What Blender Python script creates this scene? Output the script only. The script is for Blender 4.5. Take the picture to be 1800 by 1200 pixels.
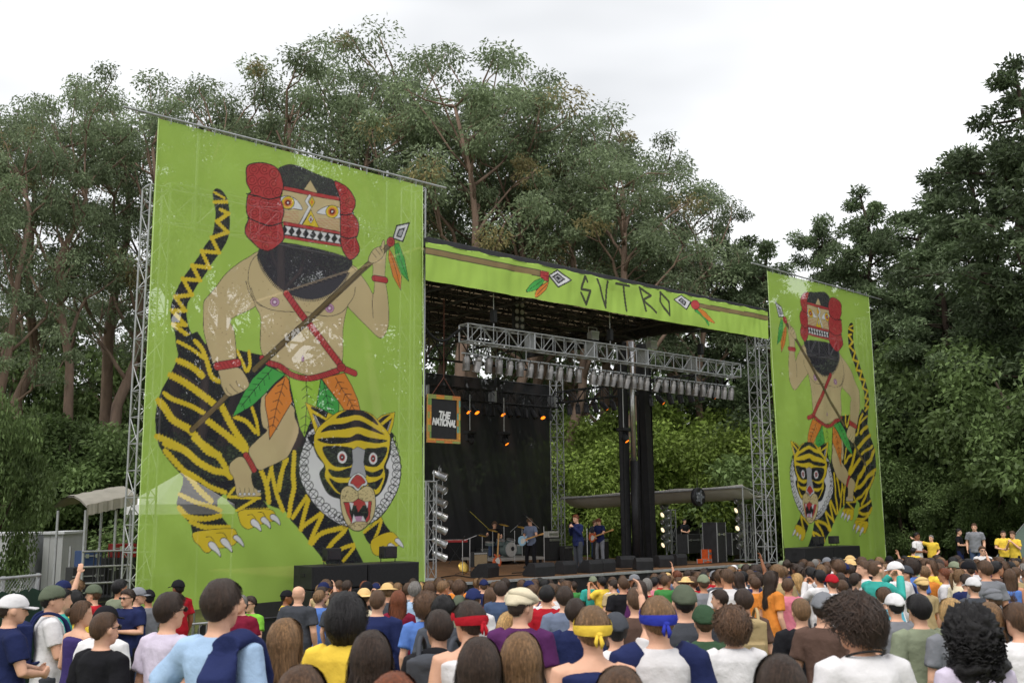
import bpy, bmesh, math, random
import numpy as np
from mathutils import Vector, Matrix, noise as mnoise

random.seed(7); RNG = np.random.default_rng(7)
R_ = math.radians
for _o in list(bpy.data.objects): bpy.data.objects.remove(_o)
SC = bpy.context.scene
COL = SC.collection

# ------------------------------------------------------------------ camera
FPX, CX, CY = 1800.0, 900.0, 600.0          # photograph is 1800 x 1200
CAM_H = 2.10
PITCH = math.atan(300.0 / FPX); ROLL = 0.0072
_F = Vector((0, math.cos(PITCH), math.sin(PITCH)))
_R0 = Vector((1, 0, 0)); _U0 = _R0.cross(_F)
_U = _U0 * math.cos(ROLL) + _R0 * math.sin(ROLL)
_Rt = _R0 * math.cos(ROLL) - _U0 * math.sin(ROLL)
CAM = Vector((0, 0, CAM_H))
cd = bpy.data.cameras.new('camera'); cam = bpy.data.objects.new('camera', cd); COL.objects.link(cam)
cd.sensor_width = 36.0; cd.lens = 36.0 * FPX / 1800.0; cd.clip_start = 0.05; cd.clip_end = 2000
_m = Matrix((( _Rt.x, _U.x, -_F.x), (_Rt.y, _U.y, -_F.y), (_Rt.z, _U.z, -_F.z)))
cam.matrix_world = Matrix.Translation(CAM) @ _m.to_4x4()
SC.camera = cam
cd.dof.use_dof = True; cd.dof.focus_distance = 28.0; cd.dof.aperture_fstop = 4.5

def ray(px, py):
    return (_F * FPX + _Rt * (px - CX) + _U * (CY - py)).normalized()
def project(p):
    d = Vector(p) - CAM; z = d.dot(_F)
    return (CX + FPX * d.dot(_Rt) / z, CY - FPX * d.dot(_U) / z, z)
def at_depth(px, py, depth):
    d = ray(px, py); return CAM + d * (depth / d.dot(_F))

# ------------------------------------------------------------------ sky + sun (overcast)
SUN_EL, SUN_AZ = R_(58), R_(205)            # azimuth measured from +Y clockwise: behind the camera, to the left
wd = bpy.data.worlds.new('World'); SC.world = wd; wd.use_nodes = True
nt = wd.node_tree; nt.nodes.clear()
_out = nt.nodes.new('ShaderNodeOutputWorld'); _mix = nt.nodes.new('ShaderNodeMixShader')
_b1 = nt.nodes.new('ShaderNodeBackground'); _b2 = nt.nodes.new('ShaderNodeBackground')
_sky = nt.nodes.new('ShaderNodeTexSky'); _sky.sky_type = 'NISHITA'; _sky.sun_disc = False
_sky.sun_elevation = SUN_EL; _sky.sun_rotation = SUN_AZ; _sky.dust_density = 3.0
_b1.inputs['Strength'].default_value = 0.12
_tc = nt.nodes.new('ShaderNodeTexCoord'); _nz = nt.nodes.new('ShaderNodeTexNoise'); _cr = nt.nodes.new('ShaderNodeValToRGB')
_mp = nt.nodes.new('ShaderNodeMapping'); _mp.inputs['Scale'].default_value = (1.0, 1.0, 3.0)
_nz.inputs['Scale'].default_value = 1.3; _nz.inputs['Detail'].default_value = 4.0
_cr.color_ramp.elements[0].position = 0.40; _cr.color_ramp.elements[0].color = (0.66, 0.67, 0.68, 1)
_cr.color_ramp.elements[1].position = 0.58; _cr.color_ramp.elements[1].color = (1.0, 1.0, 1.0, 1)
_b2.inputs['Strength'].default_value = 0.98
for a, b in ((_sky.outputs[0], _b1.inputs['Color']), (_tc.outputs['Generated'], _mp.inputs[0]), (_mp.outputs[0], _nz.inputs['Vector']),
             (_nz.outputs['Fac'], _cr.inputs[0]), (_cr.outputs[0], _b2.inputs['Color']), (_b1.outputs[0], _mix.inputs[1]),
             (_b2.outputs[0], _mix.inputs[2]), (_mix.outputs[0], _out.inputs[0])):
    nt.links.new(a, b)
_mix.inputs[0].default_value = 0.88
sl = bpy.data.lights.new('sun', 'SUN'); so = bpy.data.objects.new('sun', sl); COL.objects.link(so)
sl.energy = 1.3; sl.angle = R_(22); sl.color = (1.0, 0.96, 0.90)
_sd = Vector((math.sin(SUN_AZ) * math.cos(SUN_EL), math.cos(SUN_AZ) * math.cos(SUN_EL), math.sin(SUN_EL)))
so.rotation_euler = _sd.to_track_quat('Z', 'Y').to_euler(); so.location = (0, -20, 60)
SC.view_settings.view_transform = 'Standard'; SC.view_settings.look = 'None'
SC.view_settings.exposure = 0.42; SC.view_settings.gamma = 1.0; SC.view_settings.use_curve_mapping = False
SC.render.engine = 'CYCLES'; SC.cycles.use_denoising = True
SC.cycles.max_bounces = 6; SC.cycles.diffuse_bounces = 3; SC.cycles.glossy_bounces = 2; SC.cycles.transparent_max_bounces = 8; SC.cycles.transmission_bounces = 3

# ------------------------------------------------------------------ layout: the stage front as a vertical plane
_vp = ray(2950, 885); EU = Vector((_vp.x, _vp.y, 0)).normalized(); EV = Vector((-EU.y, EU.x, 0))
_p0 = ray(250, 904.7); O_ = CAM + _p0 * (23.3 / _p0.dot(_F)); O_ = Vector((O_.x, O_.y, 0))
ZS = 0.10                                     # stage floor height (world z)
def W(u, v, z): return O_ + EU * u + EV * v + Vector((0, 0, z))
def on_v(px, py, v=0.0):
    "pixel -> (u, z) on the vertical plane v metres behind the stage front"
    d = ray(px, py); t = (v - (CAM - O_).dot(EV)) / d.dot(EV); p = CAM + d * t
    return ((p - O_).dot(EU), p.z)
def on_z(px, py, z):
    "pixel -> (u, v) on a horizontal plane"
    d = ray(px, py); p = CAM + d * ((z - CAM.z) / d.z); q = p - O_
    return (q.dot(EU), q.dot(EV))
YAW = math.atan2(EU.y, EU.x)
def sstep(a, b, x):
    t = min(1, max(0, (x - a) / (b - a))); return t * t * (3 - 2 * t)
def ground_z(x, y):
    d = min(max(0.0, y - 5.0), 36.0); d = d * d / (d + 0.8) if d > 0 else 0.0
    d = 1.22 * min(d, 7.0) + 0.89 * max(0.0, d - 7.0)
    rt = x / max(y, 4.0); z = -(0.066 - 0.022 * sstep(0.05, 0.35, rt)) * d
    q = Vector((x, y, 0)) - O_; u, v = q.dot(EU), q.dot(EV)
    bank = sstep(0.33, 0.42, rt) * sstep(29.5, 36.0, y) * 1.05
    bank += sstep(16, 40, v) * 1.5
    return z + bank + 0.05 * mnoise.noise(Vector((x * .3, y * .3, 0)))

# ------------------------------------------------------------------ materials
def S(r, g, b):
    return tuple(((c / 255) / 12.92 if c / 255 <= 0.04045 else ((c / 255 + 0.055) / 1.055) ** 2.4) for c in (r, g, b))
_MATS = {}
def mat(name, col, rough=0.6, metal=0.0, var=0.12, scale=6.0, bump=0.0, bscale=40.0, spec=0.35, emit=None, estr=0.0, objvar=0.0, stretch=None, sheen=0.0):
    if name in _MATS: return _MATS[name]
    m = bpy.data.materials.new(name); m.use_nodes = True; t = m.node_tree; t.nodes.clear()
    o = t.nodes.new('ShaderNodeOutputMaterial'); p = t.nodes.new('ShaderNodeBsdfPrincipled')
    t.links.new(p.outputs[0], o.inputs[0])
    p.inputs['Roughness'].default_value = rough; p.inputs['Metallic'].default_value = metal
    p.inputs['Specular IOR Level'].default_value = spec
    if sheen: p.inputs['Sheen Weight'].default_value = sheen
    tc = t.nodes.new('ShaderNodeTexCoord'); mp = t.nodes.new('ShaderNodeMapping')
    if stretch: mp.inputs['Scale'].default_value = stretch
    t.links.new(tc.outputs['Object'], mp.inputs[0])
    n = t.nodes.new('ShaderNodeTexNoise'); n.inputs['Scale'].default_value = scale; n.inputs['Detail'].default_value = 5
    t.links.new(mp.outputs[0], n.inputs['Vector'])
    r = t.nodes.new('ShaderNodeMapRange'); r.inputs['From Min'].default_value = 0.25; r.inputs['From Max'].default_value = 0.75
    r.inputs['To Min'].default_value = 1 - var; r.inputs['To Max'].default_value = 1 + var
    t.links.new(n.outputs['Fac'], r.inputs[0])
    last = r.outputs[0]
    if objvar:
        oi = t.nodes.new('ShaderNodeObjectInfo'); r2 = t.nodes.new('ShaderNodeMapRange')
        r2.inputs['To Min'].default_value = 1 - objvar; r2.inputs['To Max'].default_value = 1 + objvar
        t.links.new(oi.outputs['Random'], r2.inputs[0])
        mu = t.nodes.new('ShaderNodeMath'); mu.operation = 'MULTIPLY'
        t.links.new(last, mu.inputs[0]); t.links.new(r2.outputs[0], mu.inputs[1]); last = mu.outputs[0]
    hs = t.nodes.new('ShaderNodeHueSaturation'); hs.inputs['Color'].default_value = (*col, 1)
    t.links.new(last, hs.inputs['Value']); t.links.new(hs.outputs[0], p.inputs['Base Color'])
    if bump:
        b = t.nodes.new('ShaderNodeBump'); b.inputs['Strength'].default_value = bump; b.inputs['Distance'].default_value = 0.02
        n2 = t.nodes.new('ShaderNodeTexNoise'); n2.inputs['Scale'].default_value = bscale; n2.inputs['Detail'].default_value = 4
        t.links.new(mp.outputs[0], n2.inputs['Vector']); t.links.new(n2.outputs['Fac'], b.inputs['Height']); t.links.new(b.outputs[0], p.inputs['Normal'])
    if emit:
        p.inputs['Emission Color'].default_value = (*emit, 1); p.inputs['Emission Strength'].default_value = estr
    _MATS[name] = m
    return m

M_ALU = mat('aluminium', (0.40, 0.41, 0.42), 0.5, 0.6, 0.18, 8)
M_CHROME = mat('polished_metal', (0.62, 0.62, 0.63), 0.28, 0.9, 0.15, 10)
M_BLACK = mat('black_paint', (0.018, 0.018, 0.020), 0.55, 0.0, 0.3, 5, spec=0.3)
M_BLACKM = mat('black_steel', (0.030, 0.030, 0.034), 0.45, 0.3, 0.3, 5)
M_RUB = mat('black_rubber', (0.012, 0.012, 0.013), 0.7, 0, 0.2, 9)

# ------------------------------------------------------------------ mesh builder
def frame_of(d):
    d = d.normalized(); a = Vector((0, 0, 1)) if abs(d.z) < 0.95 else Vector((1, 0, 0))
    x = d.cross(a).normalized(); return x, d.cross(x).normalized()
class MB:
    def __init__(s): s.v = []; s.f = []
    def quadbox(s, c):
        b = len(s.v); s.v += [tuple(p) for p in c]
        s.f += [tuple(b + i for i in q) for q in ((0, 3, 2, 1), (4, 5, 6, 7), (0, 1, 5, 4), (1, 2, 6, 5), (2, 3, 7, 6), (3, 0, 4, 7))]
        return s
    def box(s, c, size, rz=0.0, rot=None):
        hx, hy, hz = size[0] / 2, size[1] / 2, size[2] / 2; c = Vector(c)
        m = rot if rot is not None else Matrix.Rotation(rz, 3, 'Z')
        return s.quadbox([c + m @ Vector(p) for p in ((-hx, -hy, -hz), (hx, -hy, -hz), (hx, hy, -hz), (-hx, hy, -hz), (-hx, -hy, hz), (hx, -hy, hz), (hx, hy, hz), (-hx, hy, hz))])
    def rings(s, rings, cap=True, closed=True):
        n = len(rings[0]); b = len(s.v)
        for r in rings: s.v += [tuple(p) for p in r]
        for i in range(len(rings) - 1):
            for j in range(n if closed else n - 1):
                k = (j + 1) % n
                s.f.append((b + i * n + j, b + i * n + k, b + (i + 1) * n + k, b + (i + 1) * n + j))
        if cap:
            s.f.append(tuple(b + j for j in reversed(range(n)))); e = b + (len(rings) - 1) * n
            s.f.append(tuple(e + j for j in range(n)))
        return s
    def tube(s, pts, r, n=6, cap=True):
        pts = [Vector(p) for p in pts]; rr = r if isinstance(r, (list, tuple)) else [r] * len(pts)
        rings = []; x = None
        for i, p in enumerate(pts):
            d = (pts[min(i + 1, len(pts) - 1)] - pts[max(i - 1, 0)])
            if d.length < 1e-9: d = Vector((0, 0, 1))
            d.normalize()
            if x is None: x, y = frame_of(d)
            else:
                x = (x - d * x.dot(d)); x = x.normalized() if x.length > 1e-6 else frame_of(d)[0]; y = d.cross(x)
            rings.append([p + (x * math.cos(2 * math.pi * k / n) + y * math.sin(2 * math.pi * k / n)) * rr[i] for k in range(n)])
        return s.rings(rings, cap)
    def loft(s, secs, n=16):
        "secs: list of (center, rx, ry) horizontal ellipses"
        return s.rings([[Vector(c) + Vector((math.cos(2 * math.pi * k / n) * rx, math.sin(2 * math.pi * k / n) * ry, 0)) for k in range(n)] for c, rx, ry in secs])
    def ell(s, c, r, n=12, m=8, rot=None):
        c = Vector(c); rings = []
        for i in range(m + 1):
            th = math.pi * (0.02 + 0.96 * i / m)
            rings.append([c + ((rot @ Vector(q)) if rot is not None else Vector(q)) for q in
                          ((r[0] * math.sin(th) * math.cos(2 * math.pi * k / n), r[1] * math.sin(th) * math.sin(2 * math.pi * k / n), -r[2] * math.cos(th)) for k in range(n))])
        return s.rings(rings)
    def lathe(s, prof, base, axis, n=16, cap=True):
        "prof: (radius, distance along axis)"
        base = Vector(base); axis = Vector(axis).normalized(); x, y = frame_of(axis)
        return s.rings([[base + axis * h + (x * math.cos(2 * math.pi * k / n) + y * math.sin(2 * math.pi * k / n)) * r for k in range(n)] for r, h in prof], cap)
    def prism(s, poly, off):
        "poly: list of 3D points (planar), extruded by off"
        off = Vector(off); b = len(s.v); n = len(poly)
        s.v += [tuple(p) for p in poly] + [tuple(Vector(p) + off) for p in poly]
        s.f.append(tuple(range(b + n - 1, b - 1, -1))); s.f.append(tuple(range(b + n, b + 2 * n)))
        for i in range(n):
            j = (i + 1) % n; s.f.append((b + i, b + j, b + n + j, b + n + i))
        return s
    def mesh(s, name, smooth=False):
        me = bpy.data.meshes.new(name); me.from_pydata([tuple(p) for p in s.v], [], s.f); me.update()
        if smooth: me.polygons.foreach_set('use_smooth', [True] * len(me.polygons))
        return me
    def build(s, name, m=None, parent=None, smooth=False, bevel=0.0):
        return link(name, s.mesh(name, smooth), m, parent, bevel)
def link(name, me, m=None, parent=None, bevel=0.0):
    o = bpy.data.objects.new(name, me); COL.objects.link(o)
    if m is not None:
        if len(me.materials) == 0: me.materials.append(m)
        else: me.materials[0] = m
    if parent is not None: o.parent = parent
    if bevel:
        b = o.modifiers.new('bevel', 'BEVEL'); b.width = bevel; b.segments = 2; b.limit_method = 'ANGLE'
    return o
def tag(o, label=None, cat=None, group=None, kind=None):
    if label: o['label'] = label
    if cat: o['category'] = cat
    if group: o['group'] = group
    if kind: o['kind'] = kind
    return o
def thing(name, label, cat, loc=(0, 0, 0), rz=0.0, group=None):
    o = bpy.data.objects.new(name, None); COL.objects.link(o); o.location = loc; o.rotation_euler = (0, 0, rz); o.empty_display_size = 0.2
    return tag(o, label, cat, group)
def dup(root, loc=None, rz=None, label=None, scale=None):
    r = root.copy(); COL.objects.link(r)
    if loc is not None: r.location = loc
    if rz is not None: r.rotation_euler = (0, 0, rz)
    if label: r['label'] = label
    if scale is not None: r.scale = scale
    for ch in list(root.children):
        c = ch.copy(); COL.objects.link(c); c.parent = r
        for g in ch.children:
            d = g.copy(); COL.objects.link(d); d.parent = c
    return r
# ------------------------------------------------------------------ printed banner art, traced shape by shape, evaluated on the cloth's vertices
INK = S(40, 40, 48); YEL = S(226, 198, 52); SKIN = S(206, 186, 142); RED = S(188, 66, 70); WHT = S(228, 228, 232); ORG = S(226, 138, 62)
LFG = S(78, 176, 84); LFL = S(160, 204, 74); BRN = S(112, 96, 66); GRY = S(172, 172, 180); PNK = S(198, 150, 184); GREEN = S(170, 204, 92); DRED = S(120, 30, 38)
CROPS = {1: (410, 270, 6), 2: (260, 320, 4), 3: (440, 380, 4), 4: (250, 600, 6), 5: (370, 600, 6), 6: (280, 770, 5.4545), 7: (500, 700, 5), 8: (430, 780, 5.4545),
         0: (0, 0, 1), 13: (700, 400, 4.285), 14: (1050, 480, 5)}
def smooth_closed(p, k=4):
    p = np.asarray(p, float); n = len(p); out = []
    for i in range(n):
        a, b, c, d = p[i - 1], p[i], p[(i + 1) % n], p[(i + 2) % n]
        for t in np.arange(k) / k:
            out.append(0.5 * ((2 * b) + (-a + c) * t + (2 * a - 5 * b + 4 * c - d) * t * t + (-a + 3 * b - 3 * c + d) * t ** 3))
    return np.array(out)
def smooth_open(p, k=4):
    p = np.asarray(p, float)
    if len(p) < 3: return p
    q = np.vstack([2 * p[0] - p[1], p, 2 * p[-1] - p[-2]]); out = []
    for i in range(1, len(q) - 2):
        a, b, c, d = q[i - 1], q[i], q[i + 1], q[i + 2]
        for t in np.arange(k) / k:
            out.append(0.5 * ((2 * b) + (-a + c) * t + (2 * a - 5 * b + 4 * c - d) * t * t + (-a + 3 * b - 3 * c + d) * t ** 3))
    out.append(p[-1]); return np.array(out)
class Art:
    "paints on the points (U, Z); shapes are given in pixels of a crop of the photograph and carried to the cloth plane"
    def __init__(s, U, Z, base, to_uz):
        s.U, s.Z = U, Z; s.C = np.tile(np.array(base), (len(U), 1)); s.to = to_uz; s.px = 0.0155
    def pts(s, c, p):
        ox, oy, k = CROPS[c]; return np.array([s.to(x / k + ox, y / k + oy) for x, y in p])
    def mask(s, q):
        i = np.nonzero((s.U >= q[:, 0].min()) & (s.U <= q[:, 0].max()) & (s.Z >= q[:, 1].min()) & (s.Z <= q[:, 1].max()))[0]
        x, y = s.U[i], s.Z[i]; ins = np.zeros(len(i), bool)
        for a, b in zip(q, np.roll(q, -1, 0)):
            if a[1] == b[1]: continue
            cr = ((a[1] > y) != (b[1] > y)); xi = (b[0] - a[0]) * (y - a[1]) / (b[1] - a[1]) + a[0]
            ins ^= cr & (x < xi)
        return i[ins]
    def fill(s, c, p, col, sm=True, line=0.0, lcol=INK):
        q = s.pts(c, smooth_closed(p) if sm else p)
        s.C[s.mask(q)] = col
        if line: s.stroke_uz(np.vstack([q, q[:1]]), line * s.px, lcol)
        return s
    def stroke_uz(s, q, w, col, fur=0.0):
        h = w / 2 * (1 + fur)
        for a, b in zip(q[:-1], q[1:]):
            lo = np.minimum(a, b) - h; hi = np.maximum(a, b) + h
            i = np.nonzero((s.U >= lo[0]) & (s.U <= hi[0]) & (s.Z >= lo[1]) & (s.Z <= hi[1]))[0]
            if not len(i): continue
            d = b - a; L = float(d @ d) + 1e-12
            t = np.clip(((s.U[i] - a[0]) * d[0] + (s.Z[i] - a[1]) * d[1]) / L, 0, 1)
            dist = np.hypot(s.U[i] - a[0] - t * d[0], s.Z[i] - a[1] - t * d[1]); ww = w / 2
            if fur:
                along = ((s.U[i] - a[0]) * d[0] + (s.Z[i] - a[1]) * d[1]) / math.sqrt(L)
                ww = w / 2 * (1 + fur * (2 * np.abs(((along + dist * .9) / 0.075) % 1 - 0.5) * 2 - 1))
            s.C[i[dist <= ww]] = col
    def line(s, c, p, w, col=INK, sm=True, fur=0.0, edge=0.0):
        "w in crop pixels"
        k = CROPS[c][2]; q = s.pts(c, smooth_open(p) if sm else p)
        if edge: s.stroke_uz(q, (w / k + 2 * edge) * s.px, INK)
        s.stroke_uz(q, w / k * s.px, col, fur); return s
    def disc(s, c, x, y, r, col, ry=None, line=0.0):
        ry = ry or r; a = np.linspace(0, 2 * math.pi, 25)[:-1]
        return s.fill(c, [(x + r * math.cos(t), y + ry * math.sin(t)) for t in a], col, False, line)
    def ring(s, c, x, y, r, w, col=INK, ry=None, a0=0, a1=2 * math.pi):
        ry = ry or r; a = np.linspace(a0, a1, 21)
        return s.line(c, [(x + r * math.cos(t), y + ry * math.sin(t)) for t in a], w, col, False)
def zig(s): return [tuple(float(v) for v in t.split(',')) for t in s.split()]

def rope(A, c, p, w, col=RED, step=0.5):
    A.line(c, p, w, col, True, edge=1.1)
    q = smooth_open(zig(p) if isinstance(p, str) else p, 8)
    seg = np.hypot(*np.diff(q, axis=0).T); L = seg.sum(); n = max(2, int(L / (w * step)))
    for i in range(1, n):
        t = L * i / n; k = int(np.searchsorted(np.cumsum(seg), t)); k = min(k, len(seg) - 1)
        d = (q[k + 1] - q[k]) / (seg[k] + 1e-9); nrm = np.array([-d[1], d[0]]); m = q[k]
        A.line(c, [tuple(m - nrm * w * .45 - d * w * .2), tuple(m + nrm * w * .45 + d * w * .2)], CROPS[c][2] * .9, DRED, False)

def draw_rider(A):
    Y = lambda c, p, w: A.line(c, zig(p), w, YEL, True, 0.28)
    # tail
    A.fill(2, zig('200,1230 160,1060 133,960 140,870 165,800 215,700 265,630 330,540 385,450 430,390 445,320 455,240 445,160 432,95 445,65 465,58 500,75 535,130 553,220 555,320 540,410 490,500 430,580 380,660 320,740 285,810 255,870 250,960 275,1060 330,1120 400,1170'), INK)
    Y(2, '445,85 515,125', 16); Y(2, '448,152 532,150', 24)
    A.line(2, zig('492,205 545,232 465,288 540,362 428,402 480,505 358,495 412,610 292,595 345,700 225,688 288,800 170,815 240,912 145,912 240,1012 152,1008'), 25, YEL, False, 0.28)
    Y(2, '150,1010 260,1090 370,1190', 26); Y(2, '185,1135 300,1190', 20)
    # tiger body
    A.fill(0, zig('305,600 306.7,617 305,633 291.7,660 276.7,687 268,710 265,738 266.7,760 271.7,783 280,797.5 296.5,817.7 314.8,837.8 314,852.5 307.5,869 302.9,884 304.8,891 314.8,907.5 326.7,920 330.4,939 397,928 388,916.7 379,905.7 373.5,889 373.5,878 390,863.5 391.8,880 406.5,894.7 412,905.7 465,896.5 459.7,885.5 451.4,876 468.8,889 493.6,897.4 503,913.8 519.8,932 534.5,950.5 549,968.8 562,985 580,1010 640,1010 628,983.5 617,963 607.8,941 602,925 640,860 600,760 545,745 500,670 452,626 407,615.8 355,608 340,585'), INK, False, 0.9)
    for p, w in (('340,15 480,90 600,180', 34), ('520,10 590,90 640,220 690,380 770,430', 42), ('340,215 450,260 550,330 590,370', 56), ('258,370 380,430 520,520 680,640 740,690', 60),
                 ('190,560 260,610 400,660 500,700 600,760', 42), ('130,640 200,720 260,820 380,890 470,940 560,1060 650,1160 760,1200', 62), ('118,1010 250,1070 370,1130 450,1190', 56),
                 ('640,840 760,930 880,1020 1000,1130 1060,1170', 58), ('790,680 880,860 950,980 1040,1110', 60), ('930,800 1050,850 1150,960', 42), ('1110,700 1160,850 1180,980', 32),
                 ('960,110 1010,220 1050,320', 32), ('1085,120 1095,250 1070,320', 32)): Y(4, p, w)
    for p, w in (('20,60 200,120 330,230 480,310 600,330 650,370', 52), ('300,10 450,110 560,220 640,370', 48), ('20,130 130,250 250,380 330,490 450,600', 44), ('230,330 340,400 450,470 590,520', 38),
                 ('160,540 300,610 440,650 540,690', 34), ('150,670 230,750 400,770 540,740', 42), ('260,800 400,850 620,850', 38), ('640,10 720,60 790,120', 56), ('620,560 920,575', 26),
                 ('680,480 620,550', 26), ('880,590 720,680', 28), ('700,690 1000,680', 24), ('930,310 980,440 1005,610', 42), ('1035,280 985,450', 34), ('1030,300 1075,520 1140,690', 38), ('1180,210 1130,330 1095,480', 34)): Y(6, p, w)
    for p, w in (('430,90 420,300 430,420 400,560 380,690', 42), ('340,160 290,440', 36), ('420,700 550,500', 38), ('570,510 490,820', 42), ('500,800 690,660', 38), ('690,690 580,940', 42),
                 ('600,950 700,850 940,790', 42), ('910,830 780,960 720,1100', 42), ('720,1100 880,1000 1000,960', 34), ('1000,990 900,1110', 34)): Y(8, p, w)
    # right fore leg
    A.fill(8, zig('1095,845 1270,690 1300,760 1360,840 1320,900 1170,970 1130,920'), INK, False)
    Y(8, '1110,840 1260,720', 32); Y(8, '1270,740 1230,860 1180,960', 32)
    # paws and claws
    A.fill(6, zig('275,905 400,880 640,860 700,910 700,990 650,1030 560,1050 480,1050 430,1092 380,1082 340,1030 285,980'), YEL, True, 0.9)
    A.fill(6, zig('712,705 800,680 1000,680 1060,710 1070,780 1020,800 950,820 860,850 800,870 740,830 715,760'), YEL, True, 0.9)
    A.fill(8, zig('1170,965 1200,900 1350,840 1420,880 1450,950 1400,990 1320,1010 1290,1050 1240,1070 1190,1040'), YEL, True, 0.9)
    for p in ('405,945 450,940 490,985', '510,905 570,905 605,950', '800,735 850,730 885,775', '905,710 950,710 978,755'): A.line(6, zig(p), 5, INK)
    for p in ('425,1010 450,985 490,1000 530,1060 548,1135 500,1090 445,1050', '545,970 580,950 620,980 650,1040 658,1090 610,1050 560,1010', '665,940 690,922 730,950 760,1000 765,1038 720,1000 675,965',
              '832,790 860,770 905,800 930,850 933,890 890,860 840,830', '932,770 960,750 1000,780 1022,820 1025,865 985,830 940,800', '1020,740 1045,725 1085,750 1110,790 1115,832 1075,800 1030,775'):
        A.fill(6, zig(p), WHT, True, 1.0)
    for p in ('1265,1000 1290,975 1320,1010 1325,1050 1290,1040', '1330,970 1360,945 1405,985 1360,1000', '1395,920 1430,900 1470,950 1480,992 1430,960'): A.fill(8, zig(p), WHT, True, 1.0)
    # rider: torso, arms, leg
    A.fill(2, zig('770,505 680,540 600,590 520,660 460,740 400,810 370,850 365,930 365,1040 385,1140 410,1215 446,1290 580,1260 592,1190 580,1050 560,970 745,870 800,700'), SKIN, True, 0.9)
    A.fill(3, zig('40,270 300,250 660,340 740,410 720,520 655,640 620,780 615,850 610,1030 570,1085 400,1130 250,1080 100,1020 50,960 40,860 45,720 5,625 -40,420'), SKIN, True, 0.9)
    A.fill(3, zig('640,350 740,410 800,490 835,555 845,480 835,430 835,350 805,310 830,260 880,225 920,210 930,260 925,320 920,440 940,560 950,680 945,780 920,840 890,862 850,840 780,770 700,690 655,640 600,500'), SKIN, True, 0.9)
    A.fill(3, zig('560,380 700,430 712,520 660,630 560,640'), SKIN)
    A.line(3, zig('712,505 700,570 655,635'), 4); A.line(3, zig('835,555 828,620 835,720'), 4)
    A.line(3, zig('-20,510 20,610 130,670 280,682'), 4); A.line(3, zig('350,680 500,712 600,690 655,640'), 4)
    A.line(2, zig('665,705 690,790 745,865 800,890'), 4)
    A.fill(0, zig('451.7,701.7 450,725 454,750 461,758 443,775 428.5,794 445,825 463,821 487,810 500,799 517,760 510,733 505,713 458,690'), SKIN, True, 0.9)
    A.fill(6, zig('750,180 660,220 630,280 645,340 670,370 690,460 700,540 740,565 800,560 920,555 930,520 870,470 850,420 840,350 850,300'), SKIN, True, 0.9)
    for x in (735, 780, 822, 868, 915): A.disc(6, x, 535 if x < 900 else 508, 15, WHT, 13, 0.7); A.line(6, [(x - 2, 475), (x + 2, 515)], 4)
    rope(A, 6, zig('785,165 825,230 865,305'), 46)
    for i in range(260):
        x, y = random.uniform(330, 600), random.uniform(470, 700)
        if 450 < x < 600 or y < 600: A_sp.append((x, y))
    for x, y in ((142, 612), (525, 655)):
        A.disc(3, x, y, 32, PNK, None, 0.7); A.ring(3, x, y, 17, 4); A.disc(3, x, y, 7, WHT)
    # leaf skirt
    for p, col, rib in (('1105,400 1180,500 1300,640 1305,740 1250,790 1060,690 1090,520', LFG, '1135,440 1170,600 1200,740'),
                        ('780,375 1000,395 1105,395 1080,560 1060,690 980,900 940,1022 890,920 840,700 800,500', LFL, '955,420 965,600 950,820 940,980'),
                        ('545,262 745,355 640,440 530,560 400,680 185,805 240,680 310,540 400,400', LFG, '600,305 500,420 400,540 280,690'),
                        ('750,368 782,420 790,520 815,640 700,830 575,1038 560,850 530,680 530,590 640,460', ORG, '735,400 690,560 640,740 605,910'),
                        ('1110,398 1360,340 1440,480 1500,620 1532,760 1370,750 1300,640 1200,520', ORG, '1265,390 1340,520 1420,640 1465,740')):
        A.fill(5, zig(p), col, False, 1.2); r = smooth_open(zig(rib), 6); A.line(5, zig(rib), 7)
        for k in range(2, len(r) - 1, 3):
            d = r[k] - r[k - 1]; d = d / np.hypot(*d); nn = np.array([-d[1], d[0]])
            for sg in (-1, 1): A.line(5, [tuple(r[k]), tuple(r[k] + nn * sg * 52 + d * 42)], 6, INK, False)
    # beard
    A.fill(3, zig('42,235 200,190 660,300 658,400 620,470 540,550 430,592 330,587 230,547 150,490 80,400 45,320'), S(58, 56, 64))
    bd = smooth_open(zig('42,260 45,320 80,400 150,490 230,547 330,587 430,592 540,550 620,470 658,400'), 9)
    for k in range(1, len(bd) - 1):
        d = bd[k + 1] - bd[k - 1]; d = d / np.hypot(*d); nn = np.array([-d[1], d[0]])
        A.line(3, [tuple(bd[k] - nn * 6), tuple(bd[k] + nn * 14 + d * 6)], 6, S(58, 56, 64), False)
    # straps, belt
    rope(A, 3, zig('225,555 350,730 480,900 600,1055'), 44)
    rope(A, 5, zig('500,185 570,235 690,275 810,360 960,400 1110,375 1290,315'), 52)
    A.line(5, zig('1370,305 1470,345'), 60, RED, False, edge=1.1); A.disc(5, 1325, 285, 46, RED, None, 1.2)
    for k in range(-2, 3): A.line(5, [(1305 + k * 14, 320), (1335 + k * 14, 250)], 5, DRED, False)
    # spear
    A.line(0, zig('679,432 440,651'), 8.5, BRN, False, edge=1.0); A.line(0, zig('391,697 331,756'), 7.5, BRN, False, edge=0.9)
    A.line(0, zig('676,437 446,650'), 1.6, S(86, 72, 48), False)
    A.fill(3, zig('1000,72 1098,50 1052,192 972,168'), INK, False); A.fill(3, zig('1006,82 1085,64 1046,180 983,161'), WHT, False)
    A.fill(3, zig('1018,100 1064,88 1036,162 1000,150'), INK, False); A.fill(3, zig('1024,110 1052,102 1034,150 1010,143'), GRY, False)
    A.fill(3, zig('990,205 1020,195 1060,300 1090,467 1040,410 1000,300'), LFG, False, 1.0); A.line(3, zig('1008,230 1040,330 1080,440'), 4)
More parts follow.
